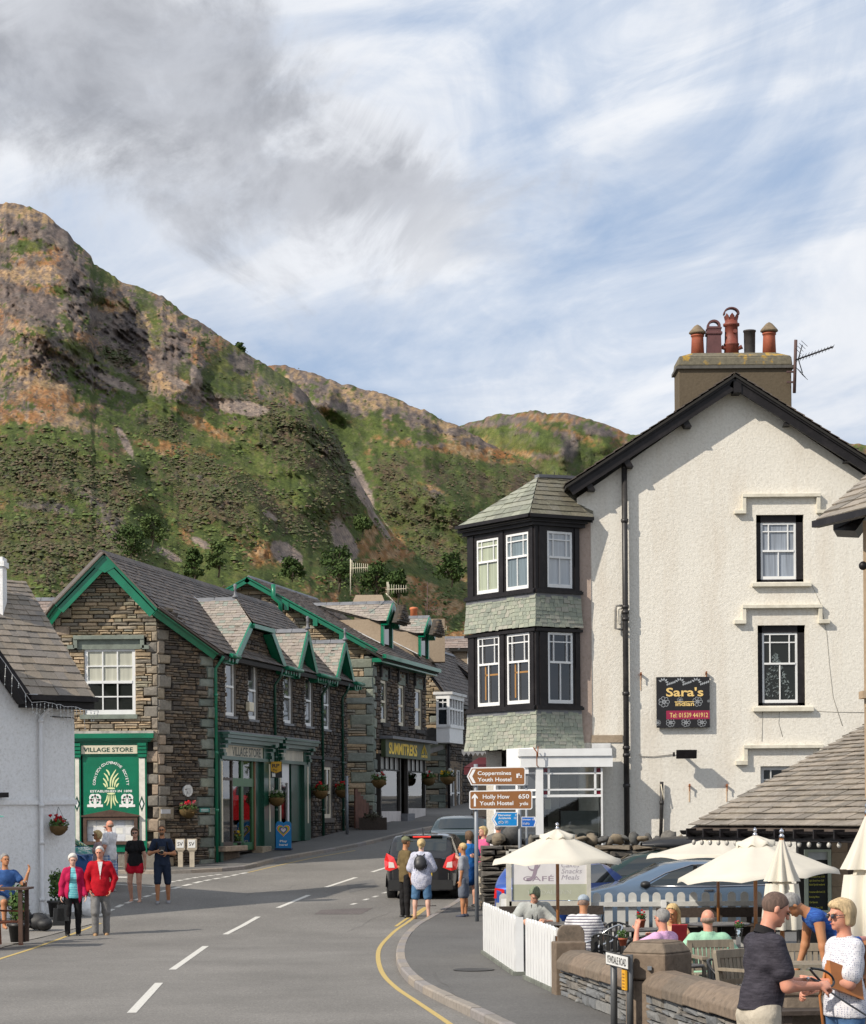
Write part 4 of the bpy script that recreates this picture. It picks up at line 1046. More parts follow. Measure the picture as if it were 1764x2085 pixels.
 z_sign0,z_sign1=fs.loc(450,1539)[1],fs.loc(450,1516)[1]
 s0,s1=fs.loc(441,1520)[0],fs.loc(552,1530)[0];s2,s3=fs.loc(560,1530)[0],fs.loc(626,1540)[0]
 def cornice(a,b,z):
  mb=MB();mb.fbox(fs,a-.1,b+.1,z+.16,z+.22,-.05,.42);mb.fbox(fs,a-.06,b+.06,z+.06,z+.16,-.05,.36);mb.fbox(fs,a,b,z-.06,z+.06,-.05,.26);mb.build('cornice',M_GREEND,st)
  fbox('cornice_flashing',fs,(a-.1,b+.1,z+.222,z+.26),-.05,.38,M_GREYLEAD,st)
 cornice(s0,s1,z_sign1+.12);cornice(s2,s3,z_sign1+.12)
 zb=G(64)+.35
 for nm,(a,b)in(('left',(s0,s1)),('right',(s2,s3))):
  sa=a+.14;sb=b-.12
  fbox('fascia_board',fs,(sa+.05,sb-.05,z_sign0,z_sign1),.0,.07,plain('aged_cream_fascia',(.50,.46,.36),.5,.2,2.0),st)
  fbox('fascia_frame',fs,(sa,sb,z_sign0-.10,z_sign0),-.05,.12,M_GREEND,st);fbox('fascia_frame',fs,(sa,sb,z_sign1,z_sign1+.06),-.05,.12,M_GREEND,st)
 mid=(s0+s1)/2;zc=(z_sign0+z_sign1)/2
 M_LET=plain('dark_letter_paint',(.03,.045,.035),.5)
 x0,x1=fs.loc(468,1530)[0],fs.loc(526,1530)[0]
 put_text('VILLAGE STORE',fs,(x0+x1)/2,zc,.26,M_LET,st,width=x1-x0,o=.075,bold=.012)
 for a,b in((s0,sh1[0]),(sh1[1],s1),(s2,sh2[0]+.02),(sh2[1]-.02,s3)):
  y=fs.w((a+b)/2,0,0).y;zl=G(y)+.1
  fbox('pilaster',fs,(a,b,zl,z_sign1+.1),-.13,.10,M_GREEND,st)
  m_=(a+b)/2+.02;fbox('pilaster_strip',fs,(m_-.05,m_+.05,zl+.55,z_sign0-.15),.10,.115,M_CREAM,st)
  mb=MB()
  for dz,w,o_ in((0,.13,.34),(-.12,.12,.26),(-.24,.11,.19),(-.34,.12,.22),(-.42,.10,.15)):mb.fbox(fs,m_-w,m_+w,z_sign1+.02+dz,z_sign1+.11+dz,.0,o_)
  mb.build('corbel',M_GREEND,st)
 zt=sh1[3];zs=fs.loc(460,1722)[1]
 xs=[sh1[0],fs.loc(471.5,1600)[0],fs.loc(473.5,1600)[0],fs.loc(517,1600)[0]]
 w=MB()
 for a in(xs[0],xs[1]):w.fbox(fs,a,a+.07,zs,zt,-.06,.02)
 w.fbox(fs,xs[0],xs[1],zs,zs+.1,-.06,.02);w.fbox(fs,xs[0],xs[1],fs.loc(460,1586)[1]-.04,fs.loc(460,1586)[1]+.04,-.06,.02);w.fbox(fs,xs[0],xs[1],zt-.08,zt,-.06,.02)
 win=w.build('shop_window',plain('brown_frame',(.07,.05,.04),.5),st)
 g=MB();g.fbox(fs,xs[0]+.07,xs[1],zs+.1,zt-.08,-.03,-.02);g.build('pane',M_CLEAR,win)
 dz0=G(65)+.3;d=MB();da,db=xs[1]+.07,xs[3];dm=da+(db-da)*.47
 for a,b in((da,da+.1),(dm-.1,dm+.12),(db-.16,db)):d.fbox(fs,a,b,dz0,zt,-.09,-.01)
 d.fbox(fs,da,db,dz0,dz0+.22,-.09,-.01);d.fbox(fs,da,db,fs.loc(490,1593)[1]-.12,fs.loc(490,1593)[1]+.12,-.09,.0);d.fbox(fs,da,db,zt-.06,zt,-.09,-.01)
 dr=d.build('shop_door',plain('leaf_green_paint',(.03,.12,.04),.4),st)
 g=MB();g.fbox(fs,da+.1,db-.1,dz0+.2,zt-.06,-.06,-.05);g.build('pane',M_CLEAR,dr)
 fbox('door_post',fs,(db,db+.09,dz0,zt),-.1,.03,plain('bare_wood_post',(.22,.10,.05),.6),st)
 fbox('recess_panel',fs,(sh1[1]-.7,sh1[1],G(67)+.2,zt),-.12,-.02,M_GREEND,st)
 fbox('door_step',fs,(db+.05,sh1[1]+.25,G(66)+.05,G(66)+.33),-.1,.25,M_QUOIN,st,.02)
 fbox('stone_sill',fs,(fs.loc(441,1728)[0],fs.loc(486,1728)[0],zs-.16,zs-.01),-.1,.28,M_QUOIN,st,.02)
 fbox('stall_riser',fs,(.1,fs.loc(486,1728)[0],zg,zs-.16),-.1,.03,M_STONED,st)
 w=MB();a,b=sh2[0]+.05,fs.loc(587.5,1600)[0];zt2=z_sign0-.1;zm=fs.loc(577,1594)[1]
 for k in(a,b-.12):w.fbox(fs,k,k+.12,G(70)+.3,zt2,-.06,.02)
 w.fbox(fs,a,b,zm,zt2,-.06,.015);w.fbox(fs,a,b,G(70)+.3,G(70)+.5,-.06,.02);wd_=w.build('side_door',M_WHITEP,st)
 g=MB();g.fbox(fs,a+.1,b-.1,G(70)+.5,zm,-.03,-.02);g.build('pane',M_CLEAR,wd_)
 fbox('recess_panel',fs,(b+.4,sh2[1]+.05,G(72)+.1,zt2),-.5,-.02,M_GREEND,st)
 fbox('fascia_base',fs,(s1-.05,s2+.1,zg+1,z1s+.3),-.12,-.02,M_MORTAR,st)
# ---------- the painted front: sign, panel and notice case
 zc0=rect(ff,145,1494,314,1506)
 mb=MB();mb.fbox(ff,zc0[0],zc0[1],zc0[2]+.03,zc0[3],-.1,.2);mb.fbox(ff,zc0[0]+.05,zc0[1]-.05,zc0[2]-.03,zc0[2]+.03,-.1,.15);mb.fbox(ff,zc0[0]+.1,zc0[1]-.1,zc0[2]-.07,zc0[2]-.03,-.1,.09);mb.build('cornice',M_GREEN,st)
 fbox('cornice_flashing',ff,(zc0[0],zc0[1],zc0[3],zc0[3]+.07),-.1,.19,plain('lead_cap',(.42,.40,.36),.6,.3),st)
 pr=rect(ff,168,1536,282,1712);fbox('green_panel',ff,pr,-.11,.0,M_GREEN,st)
 fbox('panel_head',ff,rect(ff,162,1507,300,1538),-.1,.035,M_GREEN,st)
 sg=rect(ff,166,1518,280,1535);fbox('fascia_board',ff,sg,.035,.06,M_CREAM,st)
 put_text('VILLAGE STORE',ff,(sg[0]+sg[1])/2-.03,(sg[2]+sg[3])/2,.118,M_GREEND,st,width=(sg[1]-sg[0])*.88,o=.066,bold=.014)
 M_PALE=plain('pale_yellow_paint',(.72,.78,.42),.5,.03);M_SIGNW=plain('sign_white',(.80,.80,.78),.5,.03)
 cx,cy=226.,1603.
 word='CONISTON CO-OPERATIVE SOCIETY';n=len(word)
 for i,chx in enumerate(word):
  if chx==' ':continue
  t=math.pi*(1.0-(i+.5)/n)*.97+.045;X=cx+34.5*math.cos(t);Y=cy-50*math.sin(t)**.9
  s,z=ff.loc(X,Y);ang=math.atan2(34.5*math.cos(t),50*max(.0001,math.sin(t)));tx,ty=-34.5*math.sin(t),50*math.cos(t)
  ang=math.atan2(-ty,-tx);ang=math.atan2(-50*math.cos(t),34.5*math.sin(t))
  put_text(chx,ff,s,z,.072,M_SIGNW,st,o=.006,bold=.02,rot=ang,name='letter')
 s,z=ff.loc(226.5,1611);w_=ff.loc(269,1611)[0]-ff.loc(184,1611)[0]
 put_text('ESTABLISHED IN 1898',ff,s,z,.062,M_SIGNW,st,width=w_,o=.006,bold=.022)
 def stroke(pts,wmax,name='wheat_stroke',m=M_PALE):
  P=[V((ff.loc(*p)[0],ff.loc(*p)[1],0))for p in pts];P=smooth_line(P,5);mb=MB();k=len(P)
  for i in range(k-1):
   def e(j):
    d=(P[min(j+1,k-1)]-P[max(0,j-1)]).normalized();n_=V((-d.y,d.x,0));w=wmax*math.sin(math.pi*(j+.4)/(k-.2))**.7/2;return P[j]-n_*w,P[j]+n_*w
   a,b=e(i);c,d=e(i+1);mb.add([ff.w(v.x,v.y,.006)for v in(a,b,d,c)],[(0,1,2,3)])
  mb.build(name,m,st)
 Q=lambda x,y:(250*.578+x*.578/3.459,2650*.578+y*.578/3.459)
 for pl in([(480,430),(490,320),(550,210)],[(505,425),(520,330),(578,255)],[(530,425),(545,360),(585,312)],[(552,428),(565,400),(586,380)],[(470,285),(455,240),(428,212)],[(455,355),(440,300),(402,255)],[(447,425),(430,365),(392,315)],[(428,428),(415,400),(392,380)]):
  stroke([Q(*p)for p in pl],.045)
 for pl in([(445,520),(435,580),(405,622)],[(465,520),(460,590),(438,652)],[(490,515),(492,600),(490,690)],[(515,520),(520,590),(542,652)],[(537,520),(545,580),(576,622)]):stroke([Q(*p)for p in pl],.04)
 for yy in(440,505):stroke([Q(440,yy),Q(490,yy),Q(538,yy)],.05)
 for lx in(295,686):
  mb=MB()
  for dx in(-27,27):
   for dy in(555,608):
    s,z=ff.loc(*Q(lx+dx,dy));ro,ri=.105,.048;k=16
    gap=3 if(dx>0 and dy==555 and False)else 0
    v=[ff.w(s+rr*math.cos(2*math.pi*j/k),z+rr*math.sin(2*math.pi*j/k),.008)for rr in(ri,ro)for j in range(k)]
    mb.add(v,[(j,k+j,k+(j+1)%k,(j+1)%k)for j in range(k)])
  s,z=ff.loc(*Q(lx,653));mb.fbox(ff,s-.215,s+.215,z-.035,z+.035,.004,.009);mb.fbox(ff,s-.03,s+.03,z-.06,z+.2,.004,.0095)
  mb.build('ring_emblem',M_SIGNW,st)
 for x0,x1 in((152,163),(282,297)):
  rr=rect(ff,x0,1538,x1+1.5,1716);fbox('pilaster',ff,rr,-.11,.05,M_GREEN,st)
  r2=rect(ff,x0+1.5,1544,x1-1.5,1712);fbox('pilaster_panel',ff,r2,.05,.06,plain('pale_pilaster',(.70,.68,.60),.5),st)
  s,z=ff.loc((x0+x1)/2,1637);
  for k_,m_ in((.13,M_GREEND),(.07,M_SIGNW)):
   mb=MB();mb.add([ff.w(s+a*k_,z+b*k_*1.7,.062+(.004 if k_<.1 else 0))for a,b in((0,-1),(.62,0),(0,1),(-.62,0))],[(0,1,2,3)]);mb.build('diamond',m_,st)
  mb=MB()
  for dz,o_ in((0,.16),(-.10,.14),(-.2,.12),(-.3,.10)):mb.fbox(ff,rr[0]-.01,rr[1]+.01,sg[3]-.02+dz,sg[3]+.06+dz,.035,o_)
  mb.build('corbel',M_GREEN,st)
 fbox('plinth',ff,rect(ff,152,1716,300,1735),-.1,.08,M_GREEN,st)
 fbox('stone_plinth',ff,(sf_l,0,zg-.2,rect(ff,152,1716,300,1733)[2]),-.1,.03,M_QUOIN,st)
 nc=rect(ff,171,1663,281,1720);mb=MB();bw=.09
 mb.fbox(ff,nc[0],nc[1],nc[2],nc[2]+bw,0,.14);mb.fbox(ff,nc[0],nc[1],nc[3]-bw,nc[3],0,.14);mb.fbox(ff,nc[0],nc[0]+bw,nc[2]+bw,nc[3]-bw,0,.14);mb.fbox(ff,nc[1]-bw,nc[1],nc[2]+bw,nc[3]-bw,0,.14)
 ap=ff.loc(226,1649);mb.poly_prism([(nc[0]-.06,nc[3]),(nc[1]+.06,nc[3]),(nc[1]+.06,nc[3]+.03),(ap[0],ap[1]),(nc[0]-.06,nc[3]+.03)],ff.w,0,.17)
 case=mb.build('notice_case',plain('dark_brown_wood',(.085,.048,.032),.6,.25,5,.2,30),st);case['label']='dark brown wooden notice case with a shallow pointed top'
 fbox('notice_backing',ff,(nc[0]+bw,nc[1]-bw,nc[2]+bw,nc[3]-bw),0,.02,plain('notice_white',(.62,.63,.64),.7,.1),case)
 rr=random.Random(4);W=nc[1]-nc[0]-2*bw;H=nc[3]-nc[2]-2*bw
 for i in range(5):
  for j in range(3):
   cc=rr.choice([(.74,.74,.74),(.70,.72,.76),(.76,.75,.70),(.66,.68,.70),(.72,.40,.08)if i==0 else(.7,.7,.72)])
   a=nc[0]+bw+W*(i+.06)/5;b=nc[2]+bw+H*(j+.06)/3
   fbox('notice',ff,(a,a+W/5*rr.uniform(.7,.9),b,b+H/3*rr.uniform(.75,.92)),.02,.024,plain('paper%d'%rr.randrange(6),cc,.8),case)
 s,z=fc.loc(380.4,1610);mb=MB();k=28;mb.poly_prism([(s+.17*math.cos(2*math.pi*j/k),z+.17*math.sin(2*math.pi*j/k))for j in range(k)],fc.w,0,.06)
 pq=mb.build('round_plaque',plain('plaque_white',(.66,.66,.64),.5),st)
 M_INK=plain('faint_ink',(.30,.30,.32),.7)
 for k in range(5):fbox('lettering',fc,(s-.11+.02*abs(k-2),s+.11-.02*abs(k-2),z+.05-k*.035,z+.062-k*.035),.06,.0615,M_INK,pq)
 fbox('small_plaque',fc,rect(fc,326,1648,345,1657),0,.05,plain('plaque_grey',(.52,.52,.54),.6),st)
 tr=rect(fc,404,1645,424,1654);fbox('teal_plaque',fc,tr,0,.06,plain('teal',(.01,.20,.18),.5),st)
 for k in range(2):fbox('lettering',fc,(tr[0]+.04,tr[1]-.04,tr[3]-.05-k*.045,tr[3]-.035-k*.045),.06,.062,M_SIGNW,st)
 ab=rect(fs,498,1430,507,1449);fbox('alarm_box',fs,ab,.03,.16,M_CREAM,st,.02)
 return fs,ff,fc,st
F_ST,F_FR,F_CC,STORE=build_store()
# --- outdoor shop with dormers, further up the street
def slope_cap(fr,s0,s1,ze,zr,e,back,parent,mat,seed,c0=.24,c1=.15,limit=PIECE_LIMIT,ridge=True,reg=None,deck=True):
 O=fr.w(s0,ze,e);T=fr.w(s0,zr,-back)-O;L=T.length
 lay_slates(O,fr.d,T,reg(L)if reg else[(0,0),(s1-s0,0),(s1-s0,L),(0,L)],mat,parent,'slate',limit,c0,c1,.28,.18,.011,seed)
 if deck:
  mb=MB();P=[fr.w(s0,ze,e),fr.w(s1,ze,e),fr.w(s1,zr,-back),fr.w(s0,zr,-back)];N=V((0,0,-.04))
  mb.add([p+N for p in P]+[p+N*3.2 for p in P],[(0,1,2,3),(7,6,5,4)]+[(i,i+4,(i+1)%4+4,(i+1)%4)for i in range(4)]);mb.build('roof_deck',M_DARKROOM,parent)
 if ridge:
  n=max(2,int((s1-s0)/.45))
  for i in range(n):
   a=s0+(s1-s0)*i/n;b=s0+(s1-s0)*(i+.96)/n;mb=MB();Q=[(-.14,-.09),(-.02,.04),(.02,.04),(.14,-.09),(.12,-.10),(0,.0),(-.12,-.10)]
   mb.add([fr.w(a,zr+z+.02,-back+x)for x,z in Q]+[fr.w(b,zr+z+.02,-back+x)for x,z in Q],[tuple(range(7)),tuple(range(13,6,-1))]+[(k,k+7,(k+1)%7+7,(k+1)%7)for k in range(7)]);mb.build('ridge_tile',M_GREYLEAD,parent)
def build_outdoor_shop():
 A=at(762,1500,80.);B=at(868,1500,88.);fs=Frame((A.x,A.y),(B.x-A.x,B.y-A.y));ff=Frame((A.x,A.y),(1,0));Ls=(B-A).length
 t=thing('outdoor_shop','stone shop with green boards, dormer windows and a yellow lettered sign','shop',(A.x,A.y,G(80)))
 ze=ff.loc(773,1330)[1];apx=ff.loc(503,1182);lft=ff.loc(462,1205)[0];zg=G(80)
 hw=-apx[0];zr=apx[1]+.18
 sl_r=(ze-apx[1])/(0-apx[0])
 mb=MB();o=-.12
 mb.poly_prism([(lft-5,zg-.5),(0,zg-.5),(0,ze-.1),(apx[0],apx[1]-.12),(lft-5,ze-.1)],ff.w,o-.25,o)
 z_sh=fs.loc(820,1530)[1];s_a,s_b=fs.loc(774,1600)[0],fs.loc(866,1600)[0]
 mb.fbox(fs,0,Ls,z_sh,ze,o-.25,o);mb.fbox(fs,Ls-.2,Ls,zg-.5,ze,o-.25,o);mb.fbox(fs,0,s_a,zg-.5,z_sh,o-.25,o)
 mb.build('wall',M_MORTAR,t)
 r=random.Random(5)
 q=quoins(-1,-.003,zg-.2,ze-.1,r,.26,.42,.3,.95);qs=quoins(1,.003,zg-.2,ze-.15,r,.26,.42,.2,.4)
 lay_stones(ff,q,M_QUOING,t,'quoin',100,.13,2,.03);lay_stones(fs,qs,M_QUOING,t,'quoin',100,.13,3,.03)
 sr=lambda z:0 if z<ze else(z-apx[1])/sl_r+apx[0]
 sl=lambda z:max(lft-1.5,apx[0]+(apx[1]-z)/sl_r)if z>ze+.5 else ff.loc(555,1400)[0]
 rows=course(lambda z:min(sl(z),sr(z)),lambda z:sr(z),zg-.2,apx[1]-.1,q,.07,.20,.2,.65,random.Random(6))
 lay_stones(ff,rows,M_STONE,t,'stone',290,.12,7,.03)
 ups=[(776,1386,786,1472),(811,1396,822,1479),(845,1404,857.5,1486)];uw=[rect(fs,*u)for u in ups]
 rows=course(lambda z:.02,lambda z:Ls,z_sh,ze+.02,[(a,b+.12,c-.05,d+.1)for a,b,c,d in uw]+qs,.08,.2,.15,.4,random.Random(8))
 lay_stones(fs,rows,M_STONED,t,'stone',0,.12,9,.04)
 bs=plain('black_stone',(.04,.037,.036))
 for w in uw:
  fbox('window_surround',fs,(w[1],w[1]+.12,w[2],w[3]),-.11,.01,plain('window_stone',(.11,.095,.08)),t)
  sash(fs,w,t,mat=M_CREAM,o=-.07,fw=.10,split=.5,glass=glass_mat('street_glass',(.05,.055,.06)),bar=.02)
  mb=MB();mb.fbox(fs,w[0]-.25,w[1]+.4,w[3]+.5,w[3]+.6,0,.12);mb.fbox(fs,w[0]-.25,w[0]-.12,w[3]+.1,w[3]+.5,0,.1);mb.fbox(fs,w[1]+.28,w[1]+.4,w[3]+.1,w[3]+.5,0,.1);mb.build('drip_mould',bs,t)
  fbox('lintel',fs,(w[0]-.05,w[1]+.2,w[3]+.02,w[3]+.42),-.1,.03,M_QUOING,t);fbox('window_sill',fs,(w[0]-.1,w[1]+.3,w[2]-.14,w[2]),-.1,.1,bs,t)
 eo=.45;slope_cap(fs,-.45,Ls+.3,ze-.15,zr,eo,hw,t,M_SLATED,61)
 mb=MB();P=[fs.w(-.45,zr,-hw),fs.w(Ls,zr,-hw),fs.w(Ls,ze,-2*hw),fs.w(-.45,ze,-2*hw)];mb.add(P+[p-V((0,0,.1))for p in P],[(0,1,2,3),(7,6,5,4),(0,4,5,1),(3,2,6,7),(0,3,7,4)]);mb.build('far_slope',M_SLATED,t)
 def board(a,b,w=.20):
  d=(b-a).normalized();f=V((0,-1,0));up=d.cross(f);up=up if up.z>0 else-up;mb=MB()
  mb.hexa([a-up*w,a-up*w-f*.06,b-up*w-f*.06,b-up*w,a,a-f*.06,b-f*.06,b]);mb.hexa([a-up*.08,a-up*.08-f*.5,b-up*.08-f*.5,b-up*.08,a-up*.05,a-up*.05-f*.5,b-up*.05-f*.5,b-up*.05])
  mb.build('bargeboard',M_GREEN,t)
 pa=at(503,1174,79.6);pb=at(770,1322,79.6);pc=at(440,1209,79.6);board(pa,pb);board(pa,pc)
 for k in(.30,.52,.72):
  p=pa+(pb-pa)*k-V((0,0,.28));mb=MB();mb.box((p.x,p.y+.22,p.z),(.16,.5,.26));mb.build('purlin_end',M_GREEN,t)
 mb=MB();mb.bar(fs.w(-.4,ze-.14,eo+.04),fs.w(Ls+.3,ze-.14,eo+.04),.14,.14);mb.fbox(fs,-.4,Ls+.3,ze-.34,ze-.2,.05,eo-.06);mb.build('gutter',M_GREEN,t)
 for(xr0,xr1,yr,xe0,ye,xf,yb,sd)in((640,785,1223,690,1262,772,1318,71),(790,857,1252,800,1287,848,1340,81)):
  sF=fs.loc(xf,ye,-.9)[0]+.45;zc=fs.loc(xf,ye,-.9)[1];zrr=fs.loc(xr1,yr,-.6)[1];dh=.75
  zmain=lambda of:ze-.15+(zr-ze+.15)*(eo-of)/(hw+eo)
  of=-.75;zb=zmain(of)
  mb=MB()
  for sgn in(-1,1):
   s_=sF+sgn*dh;n=0;top=zc;ob=eo-(zc-ze+.15)*(hw+eo)/(zr-ze+.15)
   mb.add([fs.w(s_,zb,of),fs.w(s_,top,of),fs.w(s_,top,ob)]+[fs.w(s_+.05*-sgn,zb,of),fs.w(s_-.05*sgn,top,of),fs.w(s_-.05*sgn,top,ob)],[(0,1,2),(5,4,3),(0,3,4,1),(1,4,5,2),(0,2,5,3)])
  mb.build('dormer_cheek',M_TANR,t)
  mb=MB();mb.fbox(fs,sF-dh,sF-dh+.14,zb,zc,of-.02,of+.1);mb.fbox(fs,sF+dh-.14,sF+dh,zb,zc,of-.02,of+.1);mb.build('dormer_post',M_GREEN,t)
  fbox('dormer_glass',fs,(sF-dh+.14,sF+dh-.14,zb+.1,zc),of,of+.03,M_GLASS,t)
  cross_gable(fs,sF,dh+.12,zc-.05,zrr,of,eo-(zrr-ze+.15)*(hw+eo)/(zr-ze+.15),t,M_SLATEL,M_SLATED,M_GREEN,sd,fin=False,over=.3,valley=False)
  a=fs.w(sF-dh-.1,zb+.1,of);b=fs.w(sF-dh-.08,zc+.05,eo-(zc+.1-ze+.15)*(hw+eo)/(zr-ze+.15));mb=MB();mb.bar(a,b,.12,.03);mb.build('flashing',M_LEAD,t)
 ch=at(752,1240,86.5);mb=MB();mb.box((ch.x,ch.y,ch.z-.2),(1.1,.9,1.1));mb.hexa([V((ch.x+a*.62,ch.y+b*.55,ch.z+.2))for a,b in((-1,-1),(1,-1),(1,1),(-1,1))]+[V((ch.x+a*.5,ch.y+b*.4,ch.z+.5))for a,b in((-1,-1),(1,-1),(1,1),(-1,1))]);mb.build('chimney',M_TANR,t)
 p=[at(557,1190,79.5),at(557,1216,79.5),at(571,1228,79.5),at(571,1262,79.7)];pipe(p,.085,M_GREEN,'vent_pipe',t)
 z0s,z1s=fs.loc(820,1544)[1],fs.loc(820,1510)[1]
 fb=fbox('sign_board',fs,(s_a,s_b,z0s-.02,z1s),.05,.22,plain('sign_green',(.045,.065,.02),.5,.2,2),t)
 xa,xb=fs.loc(780,1530)[0],fs.loc(838,1530)[0]
 MY=plain('sign_yellow',(.95,.66,.05),.5,.03)
 put_text('SUMMITREKS',fs,(xa+xb)/2,(z0s+z1s)/2+.0,.40,MY,t,width=xb-xa,o=.226,bold=.035)
 xc,xd=fs.loc(843,1530)[0],fs.loc(862,1530)[0];m=(xc+xd)/2;mb=MB()
 for a,b,c,d in((m-.45,z0s+.2,m,z1s-.06),(m+.45,z0s+.2,m,z1s-.06),(m-.2,z0s+.2,m,z1s-.06),(m+.2,z0s+.2,m,z1s-.06)):mb.bar(fs.w(a,b,.228),fs.w(c,d,.228),.02,.025)
 mb.build('tent_emblem',MY,t);put_text('SUMMITREKS',fs,m,z0s+.12,.10,MY,t,width=1.1,o=.226,bold=.02)
 fbox('sign_canopy',fs,(s_a-.05,s_b+.1,z1s,z1s+.10),-.1,.5,M_GREYLEAD,t)
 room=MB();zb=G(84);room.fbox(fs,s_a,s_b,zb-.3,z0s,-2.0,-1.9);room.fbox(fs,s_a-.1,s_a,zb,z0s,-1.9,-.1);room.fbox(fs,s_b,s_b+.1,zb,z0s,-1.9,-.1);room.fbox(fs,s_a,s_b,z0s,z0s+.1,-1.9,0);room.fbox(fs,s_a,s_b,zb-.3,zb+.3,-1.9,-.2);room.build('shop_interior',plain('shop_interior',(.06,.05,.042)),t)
 mb=MB();xs=[774,814,829,864.5];S=[fs.loc(x,1600)[0]for x in xs]
 for k in(S[0],S[1],S[2],S[3]):mb.fbox(fs,k-.06,k+.06,zb+.2,z0s,-.1,.04)
 w=mb.build('shop_window',plain('dark_frame',(.04,.035,.03),.5),t)
 for i,(a,b)in enumerate(((S[0]+.06,S[1]-.06),(S[2]+.06,S[3]-.06))):
  zst=fs.loc(790 if i==0 else 848,1652 if i==0 else 1646)[1];ztr=z0s-.45
  g=MB();g.fbox(fs,a,b,zst,ztr,-.04,-.03);g.build('pane',M_CLEAR,w)
  g=MB();g.fbox(fs,a,b,ztr,z0s,-.04,-.03);g.build('pane',plain('ribbed_glass',(.30,.30,.28),.3,.2,30),w)
  fb=MB();fb.fbox(fs,a,b,ztr-.05,ztr,-.05,.02);
  for k in range(1,4):fb.fbox(fs,a+(b-a)*k/4-.015,a+(b-a)*k/4+.015,ztr,z0s,-.05,.02)
  fb.build('glazing_bar',M_BLACK,w)
  fbox('stall_riser',fs,(a-.02,b+.02,zb-.2,zst),-.1,.05,plain('pinkish_white_panel',(.60,.56,.53),.6,.1,3,dirt=((.35,.3,.27),.4)),t)
 fbox('door',fs,(S[1]+.08,S[2]-.08,zb+.2,z0s-.8),-.5,-.42,plain('brown_door',(.10,.055,.035),.5),t)
 for dz in(2.0,1.25):fbox('door_notice',fs,(S[1]+.3,S[1]+.9,zb+dz,zb+dz+.5),-.42,-.41,plain('notice_white',(.62,.63,.64)),t)
 fbox('door_step',fs,(S[1],S[2],zb-.2,zb+.28),-.2,.3,M_GREYLEAD,t)
 return fs,ff,t,Ls
F_OS,F_OG,OSHOP,L_OS=build_outdoor_shop()
